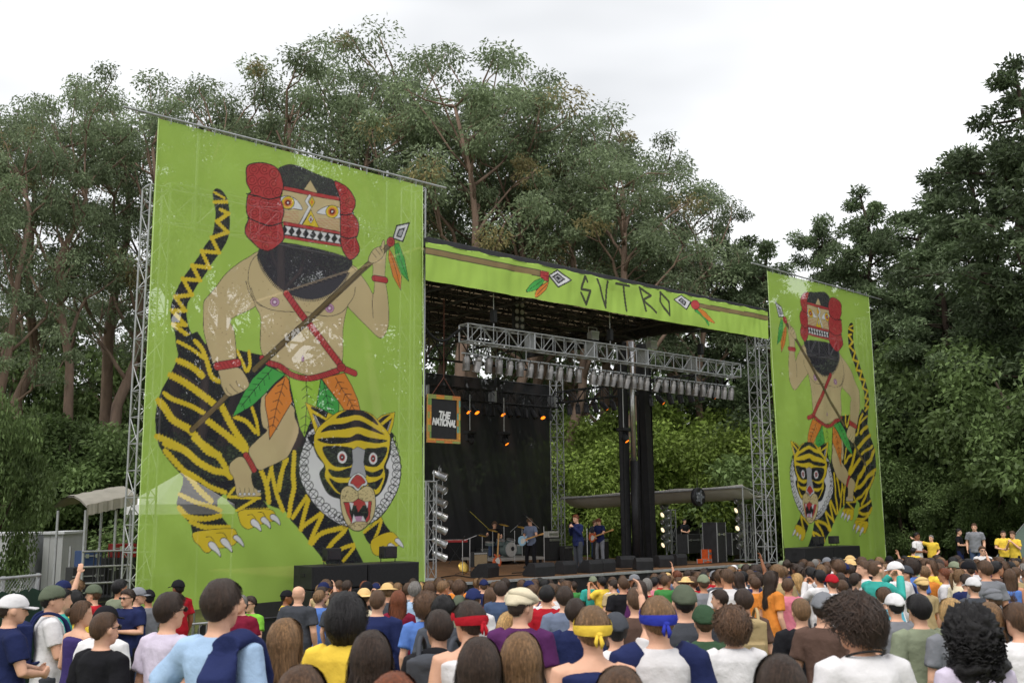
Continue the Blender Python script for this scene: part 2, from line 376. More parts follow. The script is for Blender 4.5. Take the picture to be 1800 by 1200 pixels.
    A.fill(3, zig('950,235 985,290 1040,430 1035,527 980,430 945,300'), ORG, False, 1.0); A.line(3, zig('962,270 1000,380 1030,500'), 4)
    A.disc(3, 962, 190, 30, RED, 34, 1.0); A.ring(3, 962, 190, 15, 4, DRED)
    # hands over the spear, bracelets
    A.fill(3, zig('805,312 825,262 850,235 885,225 915,250 900,300 850,335 820,335'), SKIN, True, 0.9); A.fill(3, zig('890,240 905,180 918,190 912,235'), SKIN, True, 0.8)
    for p in ('830,262 860,300', '855,240 885,278', '880,228 902,262'): A.line(3, zig(p), 4)
    A.fill(4, zig('770,300 965,285 1040,360 1075,430 1080,475 1040,520 960,560 860,582 800,490 780,400'), SKIN, True, 0.9)
    for p in ('840,500 860,540 900,570', '880,460 920,510 965,550', '945,425 965,470 1025,515'): A.line(4, zig(p), 6)
    rope(A, 4, zig('750,270 850,255 960,235'), 74); rope(A, 3, zig('845,445 925,458'), 40)
    A.line(5, zig('925,0 935,160'), 3, S(160, 140, 105), False); A.fill(5, zig('922,155 938,205 922,226 908,205'), PNK, True, 0.7)
    # freckles on the skin
    for x, y in A_sp: A.disc(0, x, y, 0.8, S(150, 124, 88)) if is_skin(A, x, y) else None
    # head
    A.fill(1, zig('430,195 500,145 580,135 680,165 780,210 900,258 1020,310 1075,470 840,435 480,370'), S(62, 62, 66))
    A.fill(1, zig('485,395 760,450 1085,515 1095,1000 860,960 495,890'), SKIN, False)
    A.fill(1, zig('495,362 840,432 1078,478 1082,518 760,460 485,400'), RED, False, 0.9); A.fill(1, zig('770,300 840,415 846,437 703,398 738,345'), SKIN, False, 0.7)
    for y0 in range(618, 800, 18):
        A.line(1, [(500, y0), (570, y0 + 14), (650, y0 + 16)], 4, S(190, 110, 90)); A.line(1, [(850, y0 + 85), (950, y0 + 92), (1075, y0 + 100)], 4, S(190, 110, 90)) if y0 < 770 else None
    A.fill(1, zig('458,492 500,465 570,472 640,518 692,608 600,597 530,607 470,560'), WHT, True, 1.0)
    A.fill(1, zig('842,642 900,592 980,568 1085,600 1085,690 1020,697 940,665'), WHT, True, 1.0)
    for x, y in ((540, 535), (1000, 630)):
        for r, cc in ((66, YEL), (46, ORG), (30, DRED), (10, WHT)): A.disc(1, x, y, r, cc, None, 0.9 if r == 66 else 0)
    A.line(1, zig('765,465 730,520 768,580 668,770'), 26, WHT, False, edge=0.8)
    A.fill(1, zig('790,472 822,530 790,588 758,530'), YEL, False, 0.8); A.fill(1, zig('790,500 806,530 790,560 774,530'), ORG, False)
    A.fill(1, zig('780,610 872,812 688,775'), YEL, False, 0.9); A.fill(1, zig('780,665 806,710 780,752 754,710'), WHT, False, 0.8); A.disc(1, 780, 710, 10, DRED, 20)
    A.fill(1, zig('495,732 860,795 1095,845 1095,872 860,830 495,768'), RED, False, 0.8)
    A.fill(1, zig('495,770 1095,875 1095,975 495,880'), INK, False)
    for k in range(8):
        x = 515 + k * 74; y = 775 + k * 13.2
        A.fill(1, [(x, y + 4), (x + 62, y + 14), (x + 32, y + 62)], WHT, False); A.fill(1, [(x - 6, y + 88), (x + 54, y + 98), (x + 22, y + 48)], WHT, False)
    A.fill(1, zig('495,872 860,935 1098,970 1098,1000 860,965 495,905'), RED, False, 0.8)
    for p, cs in (('110,150 240,118 370,145 440,200 480,300 490,380 460,480 490,560 500,640 480,740 500,850 490,930 400,1012 330,1037 250,1020 170,950 100,870 95,790 130,700 110,640 105,560 120,450 150,420 105,330 100,260',
                   ((180, 190), (290, 190), (390, 230), (160, 300), (270, 320), (390, 340), (210, 410), (330, 430), (430, 430), (180, 520), (290, 540), (400, 560), (190, 640), (310, 660), (420, 660), (160, 790), (270, 800), (390, 790), (190, 890), (300, 910), (420, 890), (320, 990))),
                  ('1020,318 1100,340 1180,400 1240,500 1240,580 1215,640 1270,720 1285,800 1270,880 1255,900 1292,1000 1280,1070 1220,1127 1170,1122 1100,1000 1085,800 1085,660 1075,480',
                   ((1110, 400), (1130, 490), (1190, 540), (1130, 590), (1140, 690), (1210, 740), (1140, 800), (1210, 840), (1140, 900), (1200, 960), (1240, 1040), (1160, 1010)))):
        A.fill(1, zig(p), RED, True, 1.8)
        for x, y in cs:
            A.ring(1, x, y, 50, 6.5, DRED, None, random.uniform(0, 2), random.uniform(5, 7.5)); A.ring(1, x, y, 24, 6, DRED)
    for p in ('105,440 230,470 340,500 470,470', '120,690 230,740 350,775 490,740', '1080,660 1160,665 1230,640', '1090,890 1180,910 1265,890'): A.line(1, zig(p), 13, INK)
    # tiger head: braided ruff
    A.fill(7, zig('195,275 140,380 108,470 83,570 93,700 150,830 220,930 300,1012 400,1082 500,1124 620,1140 760,1072 850,992 932,862 977,740 988,590 962,470 922,360 880,290 500,200'), WHT, True, 1.6)
    rim = smooth_open(zig('200,310 155,420 128,560 140,690 210,840 320,960 430,1040 510,1080'), 4)[::2].tolist() + smooth_open(zig('905,360 935,470 955,600 940,730 885,860 810,970 760,1030'), 4)[::2].tolist()
    for k, (x, y) in enumerate(rim):
        A.ring(7, x, y, 40, 7); A.line(7, [(x - 26, y - 20), (x + 24, y + 22)], 6, INK, False); A.line(7, [(x + 22, y - 24), (x - 20, y + 22)], 6, INK, False)
    A.fill(7, zig('200,320 208,430 245,520 300,590 262,660 295,770 350,850 450,885 600,905 775,862 855,760 885,640 858,600 896,500 905,380 870,300'), INK)
    # ears, face
    A.fill(7, zig('138,42 240,90 385,150 300,240 222,320 190,200'), YEL, False, 1.0); A.fill(7, zig('185,75 340,130 320,180 190,100'), INK, False); A.fill(7, zig('196,135 318,200 250,285'), INK, False)
    A.line(7, zig('205,150 255,270'), 8, GRY, False); A.line(7, zig('222,160 266,255'), 6, WHT, False)
    A.fill(7, zig('937,123 830,150 768,195 888,345 922,230'), YEL, False, 1.0); A.fill(7, zig('905,140 840,160 790,200 810,225'), INK, False); A.fill(7, zig('915,170 825,245 872,310'), INK, False); A.line(7, zig('898,205 872,285'), 8, GRY, False)
    A.fill(7, zig('213,335 240,270 320,200 420,130 500,108 640,113 740,150 820,230 892,320 892,420 872,520 842,600 852,680 830,760 780,842 600,860 440,842 360,770 308,690 310,600 248,500 213,420'), YEL, True, 1.0)
    for p in ('410,178 500,112 640,115 740,165 795,240 700,192 600,152 500,168', '268,302 350,240 480,225 590,195 700,235 852,322 720,287 600,256 470,277 350,287', '238,362 400,345 530,345 600,313 700,345 872,370 800,397 690,387 600,372 500,397 330,402',
              '288,430 400,420 520,430 562,455 556,580 470,607 380,592 310,512', '662,450 760,440 867,430 852,512 790,592 720,602 652,572', '338,622 430,640 545,608 535,692 430,697 370,682', '652,622 740,650 834,617 802,682 700,687',
              '346,700 430,742 535,745 462,832 400,792', '688,747 760,732 834,698 770,802'): A.fill(7, zig(p), INK)
    A.fill(7, zig('552,456 600,428 668,456 656,560 682,692 528,692 560,560'), GRY, False, 0.9)
    for x, y, a, b in ((465, 520, 43, 53), (743, 530, 38, 51)):
        A.disc(7, x, y, a, WHT, b); A.disc(7, x, y, a * .6, RED, b * .63); A.disc(7, x, y, a * .38, INK, b * .4); A.disc(7, x, y, 7, WHT)
    A.fill(7, zig('448,850 470,790 530,768 600,808 680,768 742,800 762,880 757,990 722,1080 652,1150 590,1162 528,1132 478,1050 453,950'), S(214, 196, 148), True, 1.6)
    for _ in range(150):
        x, y = random.uniform(465, 745), random.choice((random.uniform(800, 900), random.uniform(1095, 1140)))
        A.disc(7, x, y, 4, S(110, 92, 64))
    A.fill(7, zig('478,912 560,912 610,878 660,906 728,903 712,1060 690,1087 620,1070 550,1097 508,1010'), RED, False, 1.0)
    A.fill(7, zig('532,932 590,940 610,1000 650,940 692,930 702,1020 670,1082 560,1082 532,1000'), INK, False); A.fill(7, zig('578,1038 652,1038 660,1074 575,1074'), PNK, True)
    for p in ('528,912 568,920 550,985', '668,908 697,908 690,968', '570,1015 592,1077 553,1093', '650,1025 678,1080 640,1072'): A.fill(7, zig(p), WHT, False)
    A.fill(7, zig('516,762 538,700 600,656 655,678 690,742 672,768 642,772 602,814 558,777'), WHT, True, 1.0); A.fill(7, zig('536,742 570,692 600,672 640,690 672,737 640,757 605,792 563,757'), RED, True, 0.9)
    A.line(7, zig('605,812 608,885'), 6, INK, False)
A_sp = []
def is_skin(A, px, py):
    u, z = A.to(px, py); i = int(np.argmin((A.U - u) ** 2 + (A.Z - z) ** 2)); return abs(A.C[i] - np.array(SKIN)).sum() < 0.02

def draw_sutro(A):
    A.px = 0.0175
    A.line(13, zig('150,192 600,278 1030,365'), 42, S(140, 120, 84), True, edge=1.0)
    A.fill(13, zig('908,496 960,420 1045,398 1000,470'), LFG, True, 1.0); A.fill(13, zig('972,542 985,480 1080,420 1050,490'), ORG, True, 1.0)
    for p in ('930,480 1030,410', '985,520 1065,440'): A.line(13, zig(p), 4, INK, False)
    A.fill(13, zig('1010,340 1080,348 1085,418 1050,415 1012,385'), RED, False, 1.0)
    for k in range(3): A.line(13, [(1018, 355 + 18 * k), (1080, 362 + 18 * k)], 4, DRED, False)
    A.fill(13, zig('1078,372 1140,328 1248,412 1150,467'), INK, False); A.fill(13, zig('1090,374 1141,340 1232,411 1150,455'), WHT, False)
    A.fill(13, zig('1105,382 1142,356 1198,404 1150,436'), INK, False); A.fill(13, zig('1118,386 1143,368 1182,401 1150,424'), GRY, False); A.fill(13, zig('1130,390 1143,380 1164,398 1148,410'), INK, False)
    D = S(70, 74, 56)
    for c, p in ((13, '1366,420 1350,380 1320,475 1388,490 1360,588 1318,505'), (13, '1440,403 1503,612'), (13, '1520,420 1503,612'), (14, '98,108 210,126'), (14, '160,118 197,342'),
                 (14, '303,140 357,342'), (14, '303,142 402,212 332,250 448,358'), (14, '488,182 484,262 566,382 562,262 484,184')):
        A.line(c, zig(p), 24 if c == 13 else 26, D, False)
    A.fill(14, zig('598,246 668,203 760,266 716,338'), INK, False); A.fill(14, zig('611,246 668,213 747,266 713,325'), WHT, False); A.fill(14, zig('640,252 670,228 716,266 700,302'), INK, False); A.fill(14, zig('655,255 671,240 702,266 693,288'), GRY, False); A.fill(14, zig('668,258 676,250 690,266 684,276'), INK, False)
    A.line(14, zig('815,296 1100,345 1425,405'), 44, S(140, 120, 84), True, edge=0.9)
    A.fill(14, zig('778,345 850,400 912,474 905,436 830,345'), LFG, True, 0.8); A.fill(14, zig('798,325 870,348 965,450 880,412'), ORG, True, 0.8)
    A.disc(14, 788, 292, 36, RED, 42, 1.0)

def cloth_points(corners, nu, nv):
    "corners TL TR BR BL as (u,z): bilinear grid, returns flat arrays a,b,U,Z"
    a, b = np.meshgrid(np.linspace(0, 1, nu), np.linspace(0, 1, nv)); a, b = a.ravel(), b.ravel()
    TL, TR, BR, BL = (np.array(c) for c in corners)
    P = ((1 - a) * (1 - b))[:, None] * TL + (a * (1 - b))[:, None] * TR + (a * b)[:, None] * BR + ((1 - a) * b)[:, None] * BL
    return a, b, P[:, 0], P[:, 1]
def cloth_mesh(name, U, Z, V, C, nu, nv):
    n = len(U); co = np.empty((n, 3)); o = np.array(O_); eu = np.array(EU); ev = np.array(EV)
    co[:] = o + U[:, None] * eu + V[:, None] * ev; co[:, 2] = Z
    i = np.arange(nu * nv).reshape(nv, nu)
    q = np.stack([i[1:, :-1], i[1:, 1:], i[:-1, 1:], i[:-1, :-1]], -1).reshape(-1, 4)
    return grid_mesh(name, co, q, C)
def grid_mesh(name, co, q, C=None):
    me = bpy.data.meshes.new(name); me.vertices.add(len(co)); me.vertices.foreach_set('co', co.astype(np.float32).ravel())
    me.loops.add(q.size); me.loops.foreach_set('vertex_index', q.astype(np.int32).ravel())
    me.polygons.add(len(q)); me.polygons.foreach_set('loop_start', np.arange(0, q.size, q.shape[1], dtype=np.int32))
    try: me.polygons.foreach_set('loop_total', np.full(len(q), q.shape[1], dtype=np.int32))
    except Exception: pass
    me.polygons.foreach_set('use_smooth', np.ones(len(q), bool)); me.update(calc_edges=True)
    if C is not None:
        ca = me.color_attributes.new('print', 'FLOAT_COLOR', 'POINT'); ca.data.foreach_set('color', np.hstack([C, np.ones((len(C), 1))]).astype(np.float32).ravel())
    return me
# ------------------------------------------------------------------ helpers for things built in the stage frame
def rootmat(o):
    return Matrix.Translation(o.location) @ o.rotation_euler.to_matrix().to_4x4()
def adopt(o, root):
    o.parent = root; o.matrix_parent_inverse = rootmat(root).inverted(); return o
def sthing(name, label, cat, u, v, z, group=None, rz=0.0):
    return thing(name, label, cat, W(u, v, z), YAW + rz, group)
# ------------------------------------------------------------------ ground
def make_ground():
    xs = np.concatenate([np.linspace(-400, -45, 14), np.linspace(-40, 60, 101), np.linspace(70, 420, 14)])
    ys = np.concatenate([np.linspace(-60, -6, 8), np.linspace(-4, 76, 81), np.linspace(85, 700, 16)])
    X, Y = np.meshgrid(xs, ys); co = np.stack([X.ravel(), Y.ravel(), np.array([ground_z(x, y) for x, y in zip(X.ravel(), Y.ravel())])], 1)
    n, m = len(xs), len(ys); i = np.arange(n * m).reshape(m, n)
    q = np.stack([i[:-1, :-1], i[:-1, 1:], i[1:, 1:], i[1:, :-1]], -1).reshape(-1, 4)
    g = link('ground', grid_mesh('ground', co, q), mat('trampled_grass', S(88, 92, 48), 0.95, 0, 0.45, 0.8, 0.6, 30)); tag(g, kind='structure')
make_ground()
# ------------------------------------------------------------------ cloth banners
def cloth_mat(name, transp, attr=True, col=(0.1, 0.1, 0.1), transl=0.3):
    m = bpy.data.materials.new(name); m.use_nodes = True; t = m.node_tree; t.nodes.clear(); N = t.nodes.new
    o = N('ShaderNodeOutputMaterial'); d = N('ShaderNodeBsdfPrincipled'); tr = N('ShaderNodeBsdfTranslucent'); tp = N('ShaderNodeBsdfTransparent')
    d.inputs['Roughness'].default_value = 0.55; d.inputs['Specular IOR Level'].default_value = 0.25
    m1 = N('ShaderNodeMixShader'); m2 = N('ShaderNodeMixShader'); m1.inputs[0].default_value = transl; m2.inputs[0].default_value = transp
    tc = N('ShaderNodeTexCoord'); n = N('ShaderNodeTexNoise'); n.inputs['Scale'].default_value = 0.7; n.inputs['Detail'].default_value = 5
    r = N('ShaderNodeMapRange'); r.inputs['To Min'].default_value = 0.98; r.inputs['To Max'].default_value = 1.26
    hs = N('ShaderNodeHueSaturation')
    if attr:
        a = N('ShaderNodeVertexColor'); a.layer_name = 'print'; t.links.new(a.outputs[0], hs.inputs['Color'])
    else: hs.inputs['Color'].default_value = (*col, 1)
    n3 = N('ShaderNodeTexNoise'); n3.inputs['Scale'].default_value = 1.1; n3.inputs['Detail'].default_value = 4; n3.inputs['Distortion'].default_value = 0.8
    b = N('ShaderNodeBump'); b.inputs['Strength'].default_value = 0.16; b.inputs['Distance'].default_value = 0.10
    L = t.links.new
    L(tc.outputs['Object'], n.inputs['Vector']); L(tc.outputs['Object'], n3.inputs['Vector']); L(n.outputs['Fac'], r.inputs[0]); L(r.outputs[0], hs.inputs['Value'])
    L(n3.outputs['Fac'], b.inputs['Height']); L(b.outputs[0], d.inputs['Normal'])
    L(hs.outputs[0], d.inputs['Base Color']); L(hs.outputs[0], tr.inputs['Color'])
    L(d.outputs[0], m1.inputs[1]); L(tr.outputs[0], m1.inputs[2]); L(m1.outputs[0], m2.inputs[1]); L(tp.outputs[0], m2.inputs[2]); L(m2.outputs[0], o.inputs[0])
    return m
M_SCRIM = cloth_mat('printed_mesh_vinyl', 0.22)
M_VALANCE = cloth_mat('printed_vinyl', 0.02, transl=0.18)
def ripple(U, Z, a, b, amp=0.05, seed=0.0):
    V = np.array([mnoise.noise(Vector((u * .35 + seed, z * .16, seed))) * amp * 2.2 + mnoise.noise(Vector((u * 1.5, z * .45 + seed, 3.0))) * amp * .7 for u, z in zip(U, Z)])
    diag = np.sin((U * 1.5 + Z * 1.2) * 3.1 + np.sin(U * 1.7) * .8) * 0.022 * np.clip(b * 2.2 - .9, 0, 1) * np.clip(1.25 - a, 0, 1)
    return V * np.clip(b * 6, 0.05, 1) + diag
LB = [on_v(272, 213), on_v(734, 330), on_v(737, 1030), on_v(229, 1080)]
RB = [on_v(1340, 478), on_v(1518, 520), on_v(1549, 992), on_v(1369, 992)]
def banner(corners, nu, nv, art_corners, mirror, label, seed, pipe):
    a, b, U, Z = cloth_points(corners, nu, nv)
    ca, cb, AU, AZ = cloth_points(art_corners, nu, nv)
    if mirror:
        TL, TR, BR, BL = (np.array(c) for c in art_corners); a2 = 1 - a
        P = ((1 - a2) * (1 - b))[:, None] * TL + (a2 * (1 - b))[:, None] * TR + (a2 * b)[:, None] * BR + ((1 - a2) * b)[:, None] * BL
        AU, AZ = P[:, 0], P[:, 1]
    else: AU, AZ = U, Z
    du = abs(corners[1][0] - corners[0][0]) / nu; dz = abs(corners[0][1] - corners[3][1]) / nv; C = 0.0; st = random.getstate()
    for ox, oz in ((-.27, -.12), (.12, -.27), (.27, .12), (-.12, .27)):       # four samples per vertex, averaged: clean print edges
        random.setstate(st); A = Art(AU + ox * du, AZ + oz * dz, GREEN, lambda x, y: on_v(x, y)); A_sp.clear(); draw_rider(A); C = C + A.C / 4
    A.C = C
    V = ripple(U[::1], Z, a, b, 0.05, seed) - 0.22
    me = cloth_mesh('cloth', U, Z, V, A.C, nu, nv)
    u0, z0 = corners[3]; root = sthing('stage_banner', label, 'banner', (corners[2][0] + u0) / 2, 0, z0, None)
    adopt(link('cloth', me, M_SCRIM), root)
    p0, p1 = pipe; adopt(MB().tube([W(p0[0], -.24, p0[1]), W(p1[0], -.24, p1[1])], 0.032, 8).build('top_pipe', M_ALU), root)
    for side, s in ((0, 3), (1, 2)):                                  # hem piping along both edges
        c0, c1 = corners[side], corners[s]
        adopt(MB().tube([W(c0[0] + (c1[0] - c0[0]) * t, -.235, c0[1] + (c1[1] - c0[1]) * t) for t in np.linspace(0, 1, 9)], 0.014, 5).build('hem', mat('pale_hem', S(190, 215, 140), .7)), root)
    for k in range(14):                                               # lacing ties on the pipe
        t = (k + .5) / 14; u = corners[0][0] + (corners[1][0] - corners[0][0]) * t; z = corners[0][1] + (corners[1][1] - corners[0][1]) * t
        adopt(MB().tube([W(u, -.30, z - .10), W(u, -.31, z + .06), W(u + .02, -.19, z + .06), W(u + .02, -.17, z - .08)], 0.009, 4).build('lacing_tie', M_ALU), root)
    return root
banner(LB, 400, 600, LB, False, 'large green scrim printed with masked spear bearer riding a tiger, left of stage', 1.0, (on_v(210, 193), on_v(775, 334)))
banner(RB, 200, 330, LB, True, 'green scrim printed with mirrored tiger rider, right of stage beside the hedge', 9.0, (on_v(1312, 464), on_v(1540, 528)))
def sutro():
    C = [on_v(735, 427), on_v(1336, 549), on_v(1338, 598), on_v(734, 496)]; nu, nv = 640, 52
    a, b, U, Z = cloth_points(C, nu, nv)
    A = Art(U, Z, GREEN, lambda x, y: on_v(x, y)); draw_sutro(A)
    V = -0.36 + np.array([mnoise.noise(Vector((u * 1.3, z * .6, 7))) * .07 + mnoise.noise(Vector((u * 3.5, z * 1.2, 2))) * .03 for u, z in zip(U, Z)]) * np.clip(b * 3, .1, 1)
    Z2 = Z + np.where(b < .02, -0.05 * np.abs(np.sin(U * 2.6)), 0)
    root = sthing('roof_valance', 'long green valance banner lettered SVTRO along the stage roof edge', 'banner', (C[0][0] + C[1][0]) / 2, -.3, C[3][1])
    adopt(link('cloth', cloth_mesh('cloth', U, Z2, V, A.C, nu, nv), M_VALANCE), root)
sutro()
# ------------------------------------------------------------------ lattice towers and trusses
def lattice(p, q, r, seg, mb, off=0.0):
    "zig-zag web between two parallel chords p0->p1 and q0->q1"
    (p0, p1), (q0, q1) = p, q; L = (p1 - p0).length; n = max(1, round(L / seg))
    for i in range(n):
        a = p0.lerp(p1, i / n); b = q0.lerp(q1, (i + 1) / n)
        if i % 2: a, b = q0.lerp(q1, i / n), p0.lerp(p1, (i + 1) / n)
        mb.tube([a, b], r, 5)
        mb.tube([p0.lerp(p1, i / n), q0.lerp(q1, i / n)], r, 5)
    mb.tube([p1, q1], r, 5)
def lattice_thing(root, p0, p1, w, h, m, r=0.026, rl=0.014, seg=0.5, up=None):
    "box truss from p0 to p1 in the root's local space; w across, h along 'up'"
    p0, p1 = Vector(p0), Vector(p1); d = (p1 - p0).normalized()
    up = Vector(up) if up is not None else (Vector((0, 0, 1)) if abs(d.z) < .9 else Vector((0, 1, 0)))
    sd = d.cross(up).normalized(); up = sd.cross(d).normalized()
    cs = [sd * (w / 2 * a) + up * (h / 2 * b) for a, b in ((-1, -1), (1, -1), (1, 1), (-1, 1))]
    for c in cs: MB().tube([p0 + c, p1 + c], r, 8).build('chord', m, root)
    for i in range(4):
        a, b = cs[i], cs[(i + 1) % 4]; mb = MB(); lattice(((p0 + a), (p1 + a)), ((p0 + b), (p1 + b)), rl, seg, mb)
        o = mb.build('lattice', m, root); o['kind'] = 'stuff'
    for e in (p0, p1): 
        mb = MB(); [mb.tube([e + cs[i], e + cs[(i + 1) % 4]], r, 6) for i in range(4)]; mb.build('end_frame', m, root)
def tower(u, v, z0, z1, w, label, m=None, group='lattice towers round the stage', base=True):
    root = sthing('lattice_tower', label, 'tower', u, v, z0, group)
    lattice_thing(root, (0, 0, 0.02), (0, 0, z1 - z0), w, w, m or M_ALU, 0.025, 0.012, 0.6)
    if base: MB().box((0, 0, .01), (w * 1.6, w * 1.6, .02)).build('base_plate', M_ALU, root)
    return root
def gz(u, v):
    p = W(u, v, 0); return ground_z(p.x, p.y)
uL, zt = on_v(276, 332, 0.25)
tower(uL, 0.25, gz(uL, .25), zt, 0.5, 'tall aluminium lattice tower at the outer edge of the large left scrim')
uT, zt2 = on_v(727, 332, 0.3)
tower(uT, 0.3, gz(uT, .3), zt2, 0.5, 'tall aluminium lattice tower between the large left scrim and the stage opening')
uS, zt3 = on_v(1330, 600, 0.3)
tower(uS, 0.3, gz(uS, .3), on_v(1330, 560, .3)[1], 0.55, 'tall aluminium lattice tower between the stage opening and the right scrim')
uE, zt4 = on_v(1517, 560, 0.25)
tower(uE, 0.25, gz(uE, .25), zt4, 0.45, 'tall aluminium lattice tower at the outer edge of the right scrim')
uB, zB = on_v(978, 690, 10.6)
tower(uB, 10.6, ZS, on_v(978, 655, 10.6)[1], 0.42, 'aluminium lattice tower at the rear corner beside the black backdrop', base=False)
# horizontal spreader trusses carrying the scrims
for (ua, ub, z, lab) in ((uL + .25, uT - .25, zt - .3, 'aluminium spreader truss behind the upper part of the large left scrim'), (uS + .28, uE - .23, on_v(1400, 600, .3)[1], 'aluminium spreader truss behind the upper part of the right scrim')):
    t = sthing('spreader_truss', lab, 'truss', ua, 0.3, z); lattice_thing(t, (0, 0, 0), (ub - ua, 0, 0), .5, .9, M_ALU, .028, .016, .8)
for u, lab in ((LB[0][0] + 1.1, 'thin mast rising to the top pipe at the outer side of the left scrim'), (LB[1][0] - 1.1, 'thin mast rising to the top pipe at the stage side of the left scrim')):
    z = LB[0][1] + (LB[1][1] - LB[0][1]) * ((u - LB[0][0]) / (LB[1][0] - LB[0][0]))
    t = sthing('mast', lab, 'mast', u, 0.05, zt - 1.0)
    MB().tube([(0, -.1, 0), (0, -.1, z - zt + 1.25)], .035, 8).build('pole', M_ALU, t); MB().box((0, -.1, z - zt + 1.02), (.12, .3, .08)).build('clamp', M_BLACKM, t)
# ------------------------------------------------------------------ stage deck
DU0, DU1 = on_v(742, 900)[0], on_v(1349, 900)[0]
LIPV = on_z(1000, 1011, ZS)[1]
def deck():
    gmin = min(gz(u, LIPV) for u in np.linspace(DU0, DU1, 9)) - .15
    t = sthing('stage_deck', 'raised stage deck with brown plywood floor and black skirted front', 'stage', (DU0 + DU1) / 2, LIPV, gmin)
    hw = (DU1 - DU0) / 2; h = ZS - gmin; D = 12.5; nx, ny = 14, 5
    M_PLY = mat('worn_plywood', S(120, 88, 60), 0.6, 0, .3, 3, .2, 25, objvar=.12)
    for i in range(nx):
        for j in range(ny):
            w, d = 2 * hw / nx, (D - .12) / ny
            MB().box((-hw + (i + .5) * w, .12 + (j + .5) * d, h - .03 + random.uniform(-.002, .002)), (w - .008, d - .008, .06)).build('deck_panel', M_PLY, t)
    MB().box((0, .055, h - .04), (2 * hw, .11, .08)).build('edge_strip', M_ALU, t, bevel=.008)
    n = 46
    for i in range(n):      # pleated skirt panels
        w = 2 * hw / n; MB().box((-hw + (i + .5) * w, .03 + .018 * (i % 2), (h - .085) / 2), (w + .004, .03, h - .085)).build('skirt_panel', mat('black_skirt', (.014, .014, .016), .85, 0, .3, 7), t)
    MB().box((0, D / 2, (h - .07) / 2), (2 * hw - .2, D - .3, h - .08)).build('substructure', M_BLACK, t)
deck()
# ------------------------------------------------------------------ roof
ROOF_Z = on_v(735, 418)[1]; RU0, RU1 = on_v(741, 430)[0], on_v(1337, 548)[0]; RUE = on_z(1185, 574, ROOF_Z - .75)[0]; RD = 10.4
def roof():
    t = sthing('stage_roof', 'black trussed stage roof with tan tarpaulin showing between dark slats', 'roof', RU0, 0, ROOF_Z - 1.2)
    L = RUE - RU0; zz = 1.2
    fl = RU1 - RU0
    MB().box((fl / 2, -.14, zz - .13), (fl, .30, .26)).build('fascia_beam', M_BLACKM, t, bevel=.02)
    M_SL = mat('tan_roof_slat', S(168, 150, 122), .7, 0, .2, 4, objvar=.15)
    n = 34
    for i in range(n):      # roof cladding boards with dark gaps between
        y = .1 + (i + .5) * (RD - .1) / n
        MB().box((L / 2, y, zz - .30), (L, (RD - .1) / n * .55, .03)).build('cladding_board', M_BLACKM, t)
    MB().box((L / 2, RD / 2, zz - .22), (L, RD, .004)).build('roof_skin', cloth_mat('roof_tarpaulin', 0.0, False, S(226, 214, 192), .62), t)
    for i in range(15):     # purlins
        y = .3 + i * (RD - .5) / 14
        MB().box((L / 2, y, zz - .37), (L, .07, .09)).build('purlin', M_BLACKM, t)
    k = 9
    for i in range(k):      # rafters: lattice girders running upstage
        x = .1 + i * (L - .2) / (k - 1); mb = MB()
        lattice((Vector((x, .1, zz - .47)), Vector((x, RD, zz - .47))), (Vector((x, .1, zz - 1.0)), Vector((x, RD, zz - 1.0))), .022, .62, mb) if False else None
        a, b = (Vector((x, .1, zz - .46)), Vector((x, RD, zz - .46))), (Vector((x, .1, zz - .98)), Vector((x, RD, zz - .98)))
        mb.tube([a[0], a[1]], .04, 6); mb.tube([b[0], b[1]], .04, 6); lattice(a, b, .022, .65, mb); mb.build('rafter', M_BLACKM, t)
    for i in range(4):      # longitudinal girders
        y = .5 + i * (RD - .6) / 3; mb = MB(); e = L if i else fl - .3
        a, b = (Vector((0, y, zz - .50)), Vector((e, y, zz - .50))), (Vector((0, y, zz - (1.0 if i < 3 else 1.55))), Vector((e, y, zz - (1.0 if i < 3 else 1.55))))
        mb.tube([a[0], a[1]], .05, 6); mb.tube([b[0], b[1]], .05, 6); lattice(a, b, .026, .8, mb); mb.build('girder', M_BLACKM, t)
    for x0, x1, y0, y1, z0, z1 in ((L, fl - .3, RD * .5, .4, -.6, -.75), (L, fl - .4, 2.0, .3, -.9, -.7), (L, fl - .6, .4, .4, -.45, -.45)):
        MB().tube([(x0, y0, zz + z0), (x1, y1, zz + z1)], .07, 6).build('wing_beam', M_BLACKM, t)
    MB().box((L + .05, RD / 2, zz - .62), (.1, RD, .7)).build('end_frame', M_BLACKM, t)
    MB().box((.02, RD / 2, zz - .62), (.1, RD, .5)).build('end_frame', M_BLACKM, t)
roof()
# black support columns and the silver hydraulic mast, right of centre
def column(px, py, wid, ztop, label, m, hyd=False, rake=0.0):
    u, v = on_z(px, py, ZS); t = sthing('support_column', label, 'column', u, v, ZS, 'roof support columns')
    h = ztop - ZS
    if hyd:
        MB().tube([(0, 0, 0), (rake * .45, 0, h * .45)], wid * .62, 14).build('cylinder_sleeve', M_BLACKM, t, True)
        MB().tube([(rake * .45, 0, h * .45), (rake, 0, h)], wid * .42, 14).build('piston', M_CHROME, t, True)
    else:
        MB().quadbox([Vector(p) for p in ((-wid / 2, -wid / 2, 0), (wid / 2, -wid / 2, 0), (wid / 2, wid / 2, 0), (-wid / 2, wid / 2, 0),
                      (rake - wid / 2, -wid / 2, h), (rake + wid / 2, -wid / 2, h), (rake + wid / 2, wid / 2, h), (rake - wid / 2, wid / 2, h))]).build('post', m, t, bevel=.02)
        for s in (-1, 1): MB().box((s * (wid / 2 + .012), 0, h * .5), (.02, wid * .5, h * .96)).build('side_rail', M_BLACKM, t)
    MB().box((0, 0, .04), (wid * 1.9, wid * 1.9, .08)).build('foot', M_BLACKM, t)
